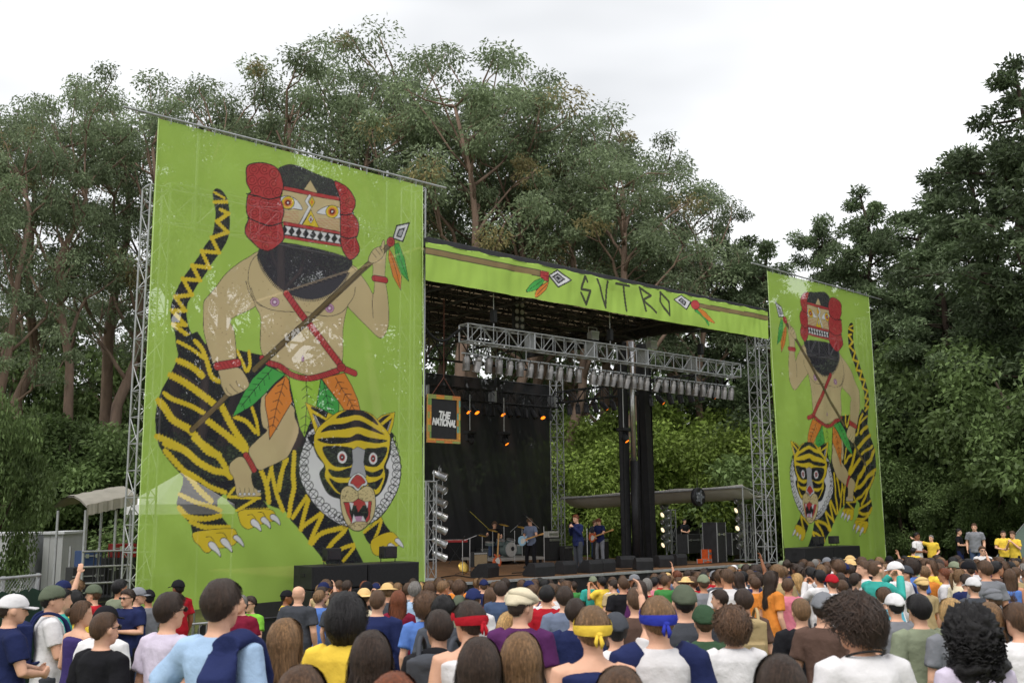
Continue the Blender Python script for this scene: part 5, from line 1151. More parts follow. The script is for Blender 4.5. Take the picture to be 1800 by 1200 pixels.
def hair_mesh(kind):
    mb = MB(); mb.tone = []
    if kind == 'under': scalp(mb, .010, side=10, nape=-34, nz=.002, taper=.7, soft=14); strands(mb, 200, .006, 20, 8, -32, .006, .003, seed=21, taper=.8)
    elif kind == 'buzz': scalp(mb, .0085, side=10, nape=-32, nz=.0015, fs=30, taper=.6, soft=16); strands(mb, 300, .0085, 42, 12, -30, .005, .001, seed=12, taper=.7)
    elif kind == 'thin': scalp(mb, .008, front=74, side=2, nape=-40, nz=.002, fs=30); strands(mb, 160, .007, 70, 2, -40, .006, .003, seed=8)
    elif kind == 'short': scalp(mb, .015, side=10, nape=-33, nz=.006, topadd=.004, taper=.88, soft=16); strands(mb, 1100, .012, 42, 12, -34, .0055, .011, seed=2, jit=14, taper=.92)
    elif kind == 'messy': scalp(mb, .022, front=36, side=4, nape=-40, nz=.013, fs=9, topadd=.006, taper=.7, soft=14); strands(mb, 1000, .022, 36, 4, -42, .007, .018, 0, 3, 28, taper=.75)
    elif kind == 'shaggy': scalp(mb, .032, front=34, side=-22, nape=-58, nz=.012, fs=7, topadd=.010); strands(mb, 620, .034, 34, -24, -62, .014, .016, 4, 4, 16)
    elif kind == 'curly': scalp(mb, .036, front=36, side=-8, nape=-46, nz=.034, fs=10, topadd=.008, taper=.3); strands(mb, 1300, .030, 36, -8, -46, .009, .034, 0, 5, 60, taper=.3)
    elif kind == 'bigcurls':
        scalp(mb, .070, front=34, side=-40, nape=-70, nz=.045, fs=9, n=60, m=36); b = len(mb.v); mb.ell((0, -.05, -.15), (.165, .105, .16), 40, 26); rg = random.Random(3)
        for k in range(b, len(mb.v)):
            p = V3(mb.v[k]); d = (p - V3((0, -.05, -.15))).normalized(); mb.v[k] = tuple(p + d * .045 * (mnoise.noise(p * 16) + .6 * mnoise.noise(p * 38)))
        for _ in range(520):      # springy curls
            d = V3((rg.gauss(0, 1), rg.gauss(-.5, 1), rg.gauss(-.3, 1))).normalized()
            if d.y > .35: continue
            c = V3((d.x * .155, -.03 + d.y * .135, -.05 + d.z * .21)); x, y = frame_of(d); r = rg.uniform(.010, .022)
            mb.tube([c + (x * math.cos(a) + y * math.sin(a)) * r + d * (.006 * a - .012) for a in np.linspace(0, 5.5, 7)], [.004] * 7, 3, False)
    elif kind in ('long', 'longer', 'pony', 'bun'):
        scalp(mb, .016, front=46, side=-20, nape=-52, nz=.005); 
        if kind in ('long', 'longer'):
            L = .34 if kind == 'long' else .46; rings = []
            for i in range(9):
                t = i / 8; z = .03 - (L + .03) * t; rx = .078 + .010 * math.sin(t * 2.2) - .034 * t; ry = .056 - .026 * t
                rings.append([V3((math.cos(a) * rx * (1 + .05 * math.sin(a * 9 + t * 3)), -.036 - .055 * t + math.sin(a) * ry * (1 + .06 * math.sin(a * 11)), z - (.03 * math.sin(a * 5) if i == 8 else 0))) for a in np.linspace(0, 2 * math.pi, 33)[:-1]])
            mb.rings(rings); strands(mb, 1500, .013, 46, -25, -40, .0075, .012, 0, 6, 9, L * .95)
        else:
            strands(mb, 420, .016, 46, -18, -50, .009, .006, 0, 7, 6)
            if kind == 'bun': mb.ell((0, -.135, .02), (.042, .036, .042), 14, 10)
            else:
                mb.tube([(0, -.10, .05), (0, -.15, .045), (0, -.165, -.04), (0, -.15, -.15), (0, -.145, -.22)], [.022, .030, .036, .028, .006], 10)
    me = mb.mesh('hair', True); me.materials.append(None); T = np.ones(len(mb.v)) * .85
    for b, n, t in mb.tone: T[b:b + n] = t
    ca = me.color_attributes.new('tone', 'FLOAT_COLOR', 'POINT'); ca.data.foreach_set('color', np.stack([T, T, T, np.ones_like(T)], 1).astype(np.float32).ravel()); return me
def hat_mesh(kind):
    mb = MB()
    if kind == 'cap':
        scalp(mb, .022, 16, 12, 4, .001, soft=2.0, topadd=-.004)
        rings = []
        for off in (0, .006):
            rings.append(None)
        top, bot = [], []
        for j in range(13):
            a = R_(-62 + 124 * j / 12); e = V3((math.sin(a) * .098, math.cos(a) * .118, .030)); o = V3((math.sin(a) * .10, .112 + math.cos(a) * .082 if abs(a) < 1.2 else .112 + .03, .022 - .012 * math.sin(a) ** 2)); top.append((e, o))
        b = len(mb.v)
        for e, o in top: mb.v += [tuple(e), tuple(o), tuple(e - V3((0, 0, .007))), tuple(o - V3((0, 0, .007)))]
        for j in range(12): k = b + 4 * j; mb.f += [(k, k + 1, k + 5, k + 4), (k + 2, k + 6, k + 7, k + 3), (k + 1, k + 3, k + 7, k + 5)]
        mb.ell((0, -.004, .140), (.008, .008, .005), 8, 4)
    elif kind == 'beanie': scalp(mb, .026, 24, 14, -6, .003, 8, soft=2.0, topadd=.0)
    elif kind == 'flat':
        scalp(mb, .024, 18, 12, 2, .002, 8, soft=3.0, topadd=-.004); mb.ell((0, .022, .074), (.104, .134, .052), 24, 10, Matrix.Rotation(R_(-16), 3, 'X')); mb.ell((0, .125, .048), (.085, .050, .010), 18, 6, Matrix.Rotation(R_(-10), 3, 'X'))
    elif kind == 'brim':
        scalp(mb, .022, 22, 20, 16, .001, soft=2.0, topadd=.0); mb.lathe([(.098, .058), (.13, .052), (.172, .040), (.172, .034), (.13, .046), (.098, .050)], (0, -.002, 0), (0, 0, 1), 28, False)
    elif kind == 'headband':
        rings = []
        for z, o in ((.000, .024), (.022, .033), (.046, .030)):
            ring = []
            for j in range(36):
                a = 2 * math.pi * j / 36; d = V3((math.sin(a), math.cos(a), (z + (.018 if math.cos(a) > 0 else -.012)) / .1)).normalized(); r = headR(d) + o; ring.append(d * r)
            rings.append(ring)
        mb.rings(rings, cap=False); mb.ell((.02, -.125, -.005), (.022, .014, .018), 10, 6); mb.tube([(.025, -.128, -.01), (.035, -.135, -.05), (.03, -.13, -.08)], [.010, .014, .006], 6); mb.tube([(.01, -.128, -.01), (.0, -.14, -.045), (.005, -.135, -.07)], [.010, .012, .005], 6)
    me = mb.mesh('hat', True); me.materials.append(None); return me
def glasses_mesh():
    mb = MB()
    for s in (-1, 1):
        mb.ell((s * .034, .108, .012), (.029, .008, .020), 12, 6); mb.tube([(s * .062, .098, .016), (s * .086, .02, .012), (s * .084, -.02, .0)], .0035, 5)
    mb.tube([(-.01, .112, .016), (.01, .112, .016)], .004, 5); me = mb.mesh('sunglasses', True); me.materials.append(None); return me
def eyes_mesh():
    mb = MB(); [mb.ell((s * .034, .094, .012), (.013, .006, .007), 10, 6) for s in (-1, 1)]; [mb.tube([(s * .018, .101, .030), (s * .05, .093, .033)], .0045, 5) for s in (-1, 1)]; me = mb.mesh('eyes_and_brows', True); me.materials.append(None); return me
def fabric(name, c): return mat('fabric_' + name, c, .85, 0, .16, 5, .55, 15, spec=.12, objvar=.10)
FAB = {k: fabric(k, S(*c)) for k, c in dict(black=(32, 32, 36), white=(222, 220, 222), grey=(128, 130, 136), charcoal=(72, 75, 82), navy=(38, 46, 86), brown=(94, 74, 66), red=(178, 34, 46), blue=(92, 128, 200), yellow=(236, 202, 76),
        lightblue=(172, 200, 232), green=(72, 140, 74), lime=(126, 190, 66), purple=(84, 42, 88), teal=(60, 160, 150), olive=(132, 140, 118), orange=(226, 140, 62), pink=(216, 130, 150), aqua=(112, 196, 220), khaki=(176, 156, 116), maroon=(120, 30, 52),
        denim=(70, 86, 116), cream=(226, 214, 186), violet=(66, 56, 110), lilac=(214, 204, 224), plaid=(108, 118, 140), forest=(60, 84, 62), straw=(222, 188, 130), cobalt=(52, 62, 168), greygreen=(92, 100, 84)).items()}
SKINS = [mat('skin_%d' % i, S(*c), .55, 0, .07, 9, .1, 60, spec=.35) for i, c in enumerate(((226, 176, 148), (214, 160, 130), (198, 142, 110), (150, 100, 72), (104, 68, 50)))]
def hair_mat(name, c):
    m = mat('hair_' + name, S(*c), .45, 0, .30, 9, .5, 60, spec=.4, stretch=(9, 9, 1.2), objvar=.12); t = m.node_tree; p = next(n for n in t.nodes if n.type == 'BSDF_PRINCIPLED'); src = p.inputs['Base Color'].links[0].from_socket
    a = t.nodes.new('ShaderNodeVertexColor'); a.layer_name = 'tone'; x = t.nodes.new('ShaderNodeMix'); x.data_type = 'RGBA'; x.blend_type = 'MULTIPLY'; x.inputs[0].default_value = 1.0
    t.links.new(src, x.inputs[6]); t.links.new(a.outputs[0], x.inputs[7]); t.links.new(x.outputs[2], p.inputs['Base Color']); return m
HAIR = {k: hair_mat(k, c) for k, c in dict(black=(26, 24, 26), darkbrown=(58, 44, 36), brown=(90, 66, 48), lightbrown=(128, 98, 68), blond=(186, 150, 98), grey=(126, 122, 118), auburn=(120, 66, 40)).items()}
M_EYE = mat('eye_dark', (.03, .02, .02), .3); M_SHADE = mat('sunglass_black', (.008, .008, .01), .1, spec=.8); M_SHOE = mat('shoe_dark', (.03, .03, .032), .6)
def setmat(o, m):
    o.material_slots[0].link = 'OBJECT'; o.material_slots[0].material = m; return o
def inst(name, me, m, root, M=None):
    o = bpy.data.objects.new(name, me); COL.objects.link(o); o.parent = root; setmat(o, m)
    if M is not None: o.matrix_basis = M
    return o
NPEOPLE = 0; MPH = mat('phone_black', (.02, .02, .022), .3)
def person(loc, yaw, label, pose='stand', h=1.75, wide=1.0, skin=0, shirt=('tee', 'black'), pants=('jeans', 'denim'), hair=('short', 'darkbrown'), hat=None, glasses=False, face=False, group='people in the crowd', fem=False, rootname='person', sleeve=None):
    global NPEOPLE; NPEOPLE += 1
    r = thing(rootname, label, 'person', loc, yaw, group); k = h / 1.755; f = .90 if fem else 1.0
    r.scale = (k * wide * f, k * (wide * .5 + .5) * (.94 if fem else 1), k); legs = POSES[pose][2]; H = head_m(pose); hs = 1 / (wide * f); HM = H @ Matrix.Diagonal((min(1.12, hs), 1, 1, 1))
    inst('body', cached(('b', pose), lambda: body_mesh(pose)), SKINS[skin], r)
    inst('shirt' if shirt[0] != 'jacket' else 'jacket', cached(('s', pose, shirt[0]), lambda: shirt_mesh(pose, shirt[0], len(_C) * 3.1)), FAB[shirt[1]], r)
    inst('shorts' if pants[0] == 'shorts' else 'trousers', cached(('p', legs, pants[0]), lambda: pants_mesh(legs, pants[0])), FAB[pants[1]], r)
    inst('shoes', cached(('sh', legs), lambda: shoes_mesh(legs)), M_SHOE, r)
    if hair and hat and hat[0] != 'headband' and hair[0] in ('short', 'messy'): hair = ('under', hair[1])
    if hair: inst('hair', cached(('h', hair[0]), lambda: hair_mesh(hair[0])), HAIR[hair[1]], r, HM)
    if hat: inst({'headband': 'headband'}.get(hat[0], 'hat' if hat[0] in ('brim',) else 'cap'), cached(('hat', hat[0]), lambda: hat_mesh(hat[0])), FAB[hat[1]], r, HM)
    if glasses: inst('sunglasses', cached('gl', glasses_mesh), M_SHADE, r, HM)
    elif face: inst('eyes_and_brows', cached('ey', eyes_mesh), M_EYE, r, HM)
    return r
def place(px, ytop, d, h=None):
    "head-top pixel and rough distance -> (feet position, height); the height is kept plausible and the distance follows from the ground"
    lo, hi = (h - .02, h + .02) if h else (1.56, 1.90)
    for _ in range(200):
        p = at_depth(px, ytop, d); hh = p.z - ground_z(p.x, p.y)
        if hh > hi: d += .04
        elif hh < lo: d -= .04
        else: break
        if d < 2.2 or d > 60: break
    p = at_depth(px, ytop, d); g = ground_z(p.x, p.y); return V3((p.x, p.y, g)), p.z - g
STAGE_C = W(*(lambda q: (q[0], q[1], 0))(on_z(960, 990, ZS)))
def facing(p, off=0.0):
    d = STAGE_C - p; return math.atan2(d.y, d.x) - math.pi / 2 + R_(off)
HEADS = []
def crowd(px, yt, d, label, off=0.0, **kw):
    p, h = place(px, yt, d); kw.setdefault('h', h - (.02 if kw.get('hair') else 0)); HEADS.append((p.x, p.y)); return person(p, facing(p, off), label, **kw)
# ---------------- the people one can tell apart, from the left edge to the right
crowd(22, 1043, 8.7, 'heavy set person in navy t-shirt and white cap holding something beside the green fence', -45, pose='camera', wide=1.22, shirt=('tee', 'navy'), pants=('shorts', 'khaki'), hair=('short', 'darkbrown'), hat=('cap', 'white'), glasses=True)
crowd(92, 1029, 10, 'bearded person in white t-shirt and dark cap with navy backpack strap', -50, pose='camera', shirt=('tee', 'white'), pants=('jeans', 'charcoal'), hair=('short', 'black'), hat=('beanie', 'greygreen'), face=True)
crowd(110, 1033, 12, 'person in teal t-shirt behind the one in white with a dark cap', -45, shirt=('tee', 'teal'), hair=('short', 'black'), pose='folded')
crowd(132, 1037, 13.5, 'person with dark hair in a yellow t-shirt by the side platform', 30, shirt=('tee', 'yellow'), hair=('messy', 'black'), fem=True)
crowd(112, 1019, 16, 'person in dark cap raising an arm by the side platform', -30, pose='armup', shirt=('tee', 'charcoal'), hair=('short', 'darkbrown'), hat=('cap', 'navy'))
crowd(134, 1018, 16.5, 'person with fluffy light brown hair near the side platform', 10, shirt=('tee', 'black'), hair=('messy', 'lightbrown'))
crowd(142, 1054, 9.5, 'person with hair in a bun and purple tank top', -25, shirt=('tank', 'violet'), pants=('shorts', 'khaki'), hair=('bun', 'brown'), fem=True, pose='turnr')
crowd(166, 1026, 14.5, 'person in red t-shirt and grey cap looking sideways by the platform', 100, shirt=('tee', 'red'), hair=('short', 'brown'), hat=('cap', 'greygreen'), fem=True, face=True)
crowd(186, 1063, 8.4, 'person in white t-shirt and black cap behind a shaved head', -10, shirt=('tee', 'white'), hair=('short', 'black'), hat=('cap', 'black'))
crowd(184, 1072, 7.0, 'person with shaved head and glasses in a black t-shirt', -25, shirt=('tee', 'black'), hair=('buzz', 'brown'), glasses=True, wide=1.08)
crowd(211, 1017, 16, 'person with dark hair and grey t-shirt standing by the scrim edge', -20, shirt=('tee', 'olive'), hair=('short', 'black'), skin=2)
crowd(225, 1034, 15, 'guard in dark sunglasses and navy shirt with arms folded facing the crowd', 178, pose='folded', shirt=('tee', 'navy'), pants=('jeans', 'black'), hair=('short', 'darkbrown'), glasses=True, wide=1.05)
crowd(243, 1031, 15.5, 'person in grey cap beside the guard in sunglasses', -70, shirt=('tee', 'navy'), hair=('short', 'brown'), hat=('cap', 'grey'))
crowd(262, 1035, 16, 'person in black cap and grey t-shirt before the scrim', 60, shirt=('tee', 'grey'), hair=('short', 'black'), hat=('cap', 'black'), skin=2)
crowd(299, 1039, 7.0, 'person with dark hair and sunglasses in a pale pink t-shirt', -28, shirt=('tee', 'lilac'), hair=('short', 'darkbrown'), glasses=True)
crowd(314, 1018, 17.5, 'person in red t-shirt and black cap before the green scrim', 70, shirt=('tee', 'red'), hair=('short', 'black'), hat=('cap', 'black'), skin=3)
r = crowd(390, 1016, 5.3, 'tall person in light blue t-shirt with navy hoodie over the shoulder', -22, pose='hips', shirt=('tee', 'lightblue'), hair=('short', 'darkbrown'), wide=1.05)
def hoodie(root):
    "garment thrown over the right shoulder"
    mb = MB(); path = [(.10, .16, 1.12), (.12, .15, 1.28), (.13, .09, 1.43), (.135, -.01, 1.485), (.14, -.125, 1.46), (.15, -.185, 1.32), (.155, -.195, 1.12), (.15, -.195, .96), (.16, -.19, .84)]
    mb.rings([[V3(p) + V3((math.cos(a) * w, 0, 0)) + (V3((0, 1, 0)) if i not in (2, 3, 4) else V3((0, .3, 1)).normalized()) * math.sin(a) * t for a in np.linspace(0, 2 * math.pi, 17)[:-1]] for i, (p, w, t) in enumerate(zip(path, (.08, .09, .085, .085, .09, .10, .11, .10, .05), (.05, .05, .05, .05, .055, .065, .07, .06, .03)))])
    mb.tube([(.20, -.19, 1.25), (.215, -.2, 1.05), (.20, -.19, .85)], [.05, .045, .035], 10)
    inst('hoodie', remeshed(mb, .011, 3, 'hoodie', .010, 3.0), FAB['navy'], root)
hoodie(r)
crowd(424, 1043, 13.5, 'bald person in a mauve shirt facing away from the stage', 170, shirt=('tee', 'maroon'), hair=('thin', 'grey'), face=True)
r = crowd(441, 1046, 15.5, 'photographer in lime green t-shirt and sunglasses holding a camera', 165, pose='camera', shirt=('tee', 'lime'), hair=('short', 'darkbrown'), glasses=True)
def hold(root, label, pose, size=(.13, .07, .09), name='camera', lens=True):
    (le, lw), (re, rw) = POSES[pose][:2]; c = (V3(lw) + V3(rw)) * .5 + V3((0, .07, .05)); k = root.scale; cs, sn = math.cos(root.rotation_euler.z), math.sin(root.rotation_euler.z); q = V3((c.x * k[0], c.y * k[1], c.z * k[2]))
    t = thing(name, label, name.replace('_', ' '), root.location + V3((q.x * cs - q.y * sn, q.x * sn + q.y * cs, q.z)), root.rotation_euler.z)
    MB().box((0, 0, 0), size).build('body', MPH, t, bevel=.008)
    if lens: MB().lathe([(.035, 0), (.036, .07), (.03, .075), (.01, .07)], (0, size[1] / 2 - .005, 0), (0, 1, 0), 12).build('lens', M_DLENS, t, True)
    else: MB().box((0, -size[1] / 2 - .001, 0), (size[0] * .88, .002, size[2] * .88)).build('screen', M_LENS, t)
hold(r, 'black camera held by the photographer in lime green', 'camera')
crowd(501, 1084, 7.0, 'person with long golden brown hair in a black dress', -12, shirt=('tank', 'black'), pants=('jeans', 'black'), hair=('longer', 'lightbrown'), fem=True)
crowd(504, 1036, 18.5, 'guard in yellow t-shirt and black cap beside the subwoofers', -60, shirt=('tee', 'yellow'), hair=('short', 'black'), hat=('cap', 'black'), skin=3, wide=1.1)
crowd(525, 1030, 15.0, 'bald person in a charcoal t-shirt in front of the subwoofers', -5, shirt=('tee', 'charcoal'), hair=None, wide=1.1)
crowd(566, 1030, 17.5, 'person with glasses in a dark brown t-shirt by the subwoofers', -70, shirt=('tee', 'brown'), hair=('short', 'darkbrown'), glasses=True, wide=1.08)
crowd(590, 1039, 16, 'person with long dark hair before the left subwoofers', -10, shirt=('tee', 'charcoal'), hair=('long', 'darkbrown'), fem=True)
r = crowd(645, 1021, 17, 'person in black cap raising a camera by the left subwoofers', 0, pose='phone', shirt=('tee', 'black'), hair=('short', 'black'), hat=('cap', 'black')); hold(r, 'silver camera held up by the person in the black cap', 'phone', (.11, .04, .07))
crowd(609, 1045, 5.9, 'person with shaggy black hair in a bright yellow t-shirt', -6, shirt=('tee', 'yellow'), hair=('shaggy', 'black'), skin=2)
crowd(640, 1033, 14, 'person in a straw bucket hat', -5, shirt=('tee', 'cream'), hair=('short', 'brown'), hat=('brim', 'straw'))
crowd(664, 1034, 11, 'balding person in a navy long sleeved sweater', 0, shirt=('long', 'navy'), hair=('buzz', 'brown'), wide=1.08)
crowd(652, 1105, 7.4, 'person with long dark hair behind the bright yellow t-shirt', 5, shirt=('tee', 'white'), hair=('long', 'darkbrown'), fem=True)
crowd(729, 1021, 15.5, 'person with greying hair and light blue t-shirt', 3, shirt=('tee', 'lightblue'), hair=('short', 'grey'))
crowd(700, 1036, 13, 'person with long auburn hair near the left scrim corner', 4, shirt=('tee', 'maroon'), hair=('long', 'auburn'), fem=True)
crowd(750, 1042, 10.5, 'person with curly brown hair in a blue t-shirt', 4, shirt=('tee', 'blue'), hair=('curly', 'brown'))
crowd(771, 1070, 6.4, 'person with dark hair wearing a black hooded top', -5, shirt=('hood', 'black'), hair=('short', 'darkbrown'), pose='turnl')
crowd(779, 1046, 9.5, 'person with thick black hair and charcoal top', 0, shirt=('tee', 'charcoal'), hair=('messy', 'black'))
crowd(807, 1045, 12, 'person in a sage green cap', 0, shirt=('tee', 'olive'), hair=('short', 'brown'), hat=('cap', 'greygreen'))
crowd(832, 1033, 12, 'person in a navy cap', 0, shirt=('tee', 'white'), hair=('short', 'brown'), hat=('cap', 'navy'))
crowd(827, 1054, 5.9, 'person with red headband and white tank top', 6, shirt=('tank', 'white'), hair=('short', 'darkbrown'), hat=('headband', 'red'), pose='turnl')
crowd(842, 1117, 4.5, 'person with long straight dark brown hair in front of the red headband', 0, shirt=('tee', 'black'), hair=('longer', 'darkbrown'), fem=True)
crowd(530, 1166, 3.7, 'person with brown hair whose head alone rises at the bottom, beside the yellow t-shirt', 0, shirt=('tee', 'brown'), hair=('long', 'brown'), fem=True)
crowd(692, 1178, 3.9, 'person with auburn hair, only the crown showing, beside the yellow t-shirt', 0, shirt=('tee', 'grey'), hair=('long', 'auburn'), fem=True)
crowd(914, 1032, 7.4, 'person in beige flat cap and purple t-shirt', -12, shirt=('tee', 'purple'), hair=('short', 'darkbrown'), hat=('flat', 'cream'), pose='turnr')
crowd(915, 1108, 5.0, 'person with long dark blond hair and pink straps', -3, shirt=('tank', 'pink'), hair=('longer', 'lightbrown'), fem=True)
crowd(894, 1073, 10, 'person with short blond hair in a white top', 0, shirt=('tee', 'white'), hair=('long', 'blond'), fem=True)
crowd(961, 1027, 13, 'person with dark hair in a bright red printed t-shirt', -5, shirt=('tee', 'red'), hair=('short', 'black'))
crowd(992, 1029, 11.5, 'person with dark hair in a pale grey t-shirt', 0, shirt=('tee', 'plaid'), hair=('short', 'darkbrown'))
crowd(1011, 1050, 8.8, 'person with dark brown hair in a navy t-shirt', -8, shirt=('tee', 'navy'), hair=('short', 'darkbrown'))
crowd(1041, 1063, 5.2, 'person with yellow headband and navy tank top', 4, shirt=('tank', 'navy'), hair=('short', 'lightbrown'), hat=('headband', 'yellow'))
crowd(1082, 1074, 8.6, 'person in white shirt and grey cap with one arm raised', 8, pose='armup', shirt=('tee', 'white'), hair=('short', 'black'), hat=('cap', 'charcoal'))
crowd(1117, 1029, 9.4, 'person with cropped brown hair in a brown t-shirt', 3, shirt=('tee', 'brown'), hair=('buzz', 'brown'))
r = crowd(1156, 1046, 5.5, 'person with blue headband in a white baseball shirt with navy sleeves', 4, shirt=('tee', 'white'), hair=('short', 'lightbrown'), hat=('headband', 'cobalt'), wide=1.08)
def raglan(root):
    mb = MB(); P = POSES['stand']
    for s, (e, w) in ((-1, P[0]), (1, P[1])): arm(mb, (SH.x * s, SH.y, SH.z), e, w, .028, .70)
    for s in (-1, 1): mb.tube([(s * .15, -.005, 1.43), (s * .09, -.012, 1.475)], [.088, .068], 12)
    inst('sleeves', remeshed(mb, .0125, 3, 'sleeves', .005, 8.0), FAB['navy'], root)
raglan(r)
crowd(1202, 1028, 8.0, 'broad person in dark beanie and charcoal sweater', 0, shirt=('long', 'charcoal'), hair=('short', 'black'), hat=('beanie', 'greygreen'), wide=1.18)
crowd(1089, 1168, 3.8, 'person with brown hair, only the crown showing, between the two headbands', 0, shirt=('tee', 'charcoal'), hair=('long', 'brown'), fem=True)
crowd(1237, 1063, 9.8, 'person in an olive beanie', 0, shirt=('tee', 'forest'), hair=('short', 'brown'), hat=('beanie', 'forest'))
crowd(1265, 1034, 12.5, 'bearded person in a violet t-shirt looking sideways', 60, shirt=('tee', 'violet'), hair=('short', 'darkbrown'), face=True)
crowd(1287, 1068, 7.3, 'person with curly brown hair in a white t-shirt beside the broad charcoal sweater', 4, shirt=('tee', 'white'), hair=('curly', 'brown'))
crowd(1307, 1033, 10, 'person in brown t-shirt with a tan backpack', 0, shirt=('tee', 'brown'), hair=('short', 'darkbrown'))
crowd(1371, 1147, 4.7, 'person with straight dark hair low before the brown t-shirt', 0, shirt=('tee', 'black'), hair=('long', 'darkbrown'), fem=True)
crowd(1407, 1048, 8.8, 'person with cropped fair hair in a black t-shirt', -3, shirt=('tee', 'black'), hair=('buzz', 'lightbrown'))
crowd(1446, 1039, 7.8, 'person in grey peaked cap and brown t-shirt', -35, shirt=('tee', 'brown'), hair=('short', 'darkbrown'), hat=('cap', 'grey'))
r = crowd(1511, 1047, 4.9, 'person with big curly brown hair and necklace in a white t-shirt', 10, shirt=('tee', 'white'), hair=('curly', 'darkbrown'), pose='turnl', skin=1)
inst('necklace', (lambda mb: (mb.tube([V3((math.cos(a) * .094, -.012 + math.sin(a) * .078, 1.487 - .03 * math.sin(a))) for a in np.linspace(0, 6.0, 22)], .006, 6), (lambda me: (me.materials.append(None), me)[1])(mb.mesh('necklace', True)))[1])(MB()), M_RUB, r)
crowd(1614, 1042, 7.8, 'person with short black hair in a sage green t-shirt', 3, shirt=('tee', 'olive'), hair=('short', 'black'))
crowd(1705, 1076, 5.3, 'person with voluminous long black curls in a lilac t-shirt', 0, shirt=('tee', 'lilac'), hair=('bigcurls', 'black'), fem=True)
crowd(1738, 1056, 7.2, 'person with light brown hair, sunglasses on the head and an aqua t-shirt', -30, shirt=('tee', 'aqua'), hair=('long', 'lightbrown'), fem=True, glasses=True)
crowd(1788, 1057, 8.3, 'person with brown hair in a white t-shirt at the right edge', 8, shirt=('tee', 'white'), hair=('short', 'brown'))
crowd(1671, 1049, 9.2, 'person with a blond ponytail', 0, shirt=('tee', 'grey'), hair=('pony', 'blond'), fem=True)
crowd(1572, 1041, 10.5, 'person in an off white cap and grey top behind the curly head', 0, shirt=('tee', 'grey'), hair=('short', 'black'), hat=('cap', 'white'))
crowd(1552, 1031, 12.5, 'person with brown hair in an aqua blue t-shirt', -5, shirt=('tee', 'aqua'), hair=('short', 'brown'))
crowd(1745, 1033, 11, 'person in a grey newsboy cap', 0, shirt=('tee', 'black'), hair=('short', 'brown'), hat=('flat', 'grey'))
crowd(1710, 1013, 13.5, 'person in a white peaked cap', 0, shirt=('tee', 'charcoal'), hair=('short', 'brown'), hat=('cap', 'white'))
crowd(1462, 1008, 15, 'person in a bright red cap', 0, shirt=('tee', 'white'), hair=('short', 'brown'), hat=('cap', 'red'))
crowd(1620, 1013, 15, 'person in a cream flat cap', 0, shirt=('tee', 'khaki'), hair=('short', 'brown'), hat=('flat', 'straw'))
crowd(1137, 1014, 17, 'balding person in a red t-shirt close to the stage lip', 0, shirt=('tee', 'red'), hair=('thin', 'grey'))
def backpack(root, label, col):
    k = root.scale; M = rootmat(root) @ Matrix.Diagonal((k[0], k[1], k[2], 1)); b = M @ V3((0, -.17, 1.0)); t = thing('backpack', label, 'backpack', b, root.rotation_euler.z)
    mb = MB(); mb.box((0, -.06, .22), (.27, .15, .40)); mb.ell((0, -.07, .40), (.13, .08, .06), 14, 8); mb.box((0, -.15, .14), (.20, .06, .18)); me = remeshed(mb, .012, 4, 'bag', .006, 2.0); me.materials[0] = FAB[col]; link('bag', me, FAB[col], t)
    for s in (-1, 1): MB().tube(smooth3([(s * .09, .0, .40), (s * .10, .06, .50), (s * .11, .18, .515), (s * .12, .31, .42), (s * .13, .33, .22), (s * .12, .10, .08), (s * .10, -.02, .06)]), .016, 6).build('strap', FAB[col], t, True)
BP = {o['label']: o for o in COL.objects if o.get('category') == 'person'}
backpack(BP['person in brown t-shirt with a tan backpack'], 'tan backpack worn over a brown t-shirt', 'khaki'); backpack(BP['bearded person in white t-shirt and dark cap with navy backpack strap'], 'navy backpack worn over a white t-shirt', 'navy'); backpack(BP['person with dark hair wearing a black hooded top'], 'black backpack worn over a black hooded top', 'charcoal'); backpack(BP['person with short black hair in a sage green t-shirt'], 'dark green backpack worn over a sage green t-shirt', 'forest') if False else None
# ---------------- the rest of the crowd: scattered over the field, kept where a head can be seen from the field's rear
_rg = random.Random(11)
SHIRTS = ['black'] * 9 + ['white'] * 6 + ['grey'] * 5 + ['charcoal'] * 5 + ['navy'] * 4 + ['brown'] * 4 + ['red'] * 3 + ['blue'] * 3 + ['lightblue', 'green', 'purple', 'olive', 'orange', 'pink', 'maroon', 'cream', 'plaid', 'khaki', 'yellow', 'forest', 'denim', 'teal']
HAIRS = [('short', 'darkbrown')] * 8 + [('short', 'black')] * 5 + [('short', 'brown')] * 5 + [('messy', 'brown')] * 3 + [('messy', 'darkbrown')] * 3 + [('buzz', 'brown')] * 3 + [('thin', 'grey')] + [('curly', 'darkbrown')] + [('long', 'brown')] * 3 + [('long', 'darkbrown')] * 3 + [('long', 'blond')] * 2 + [('pony', 'lightbrown')] + [('shaggy', 'brown')] + [('short', 'auburn')] + [('short', 'lightbrown')] * 3
HATS = [None] * 26 + [('cap', 'black'), ('cap', 'white'), ('cap', 'navy'), ('beanie', 'charcoal'), ('brim', 'straw'), ('cap', 'olive'), ('cap', 'grey')]
HNAME = {'short': 'short {} hair', 'messy': 'tousled {} hair', 'buzz': 'cropped {} hair', 'thin': 'thinning {} hair', 'curly': 'curly {} hair', 'long': 'long {} hair', 'pony': 'a {} ponytail', 'shaggy': 'shaggy {} hair'}
HATN = {'cap': 'a {} cap', 'beanie': 'a {} beanie', 'flat': 'a {} flat cap', 'brim': 'a {} hat'}
def cname(c): return {'darkbrown': 'dark brown', 'lightbrown': 'light brown', 'lightblue': 'light blue', 'plaid': 'slate blue', 'forest': 'dark green', 'denim': 'faded blue'}.get(c, c)
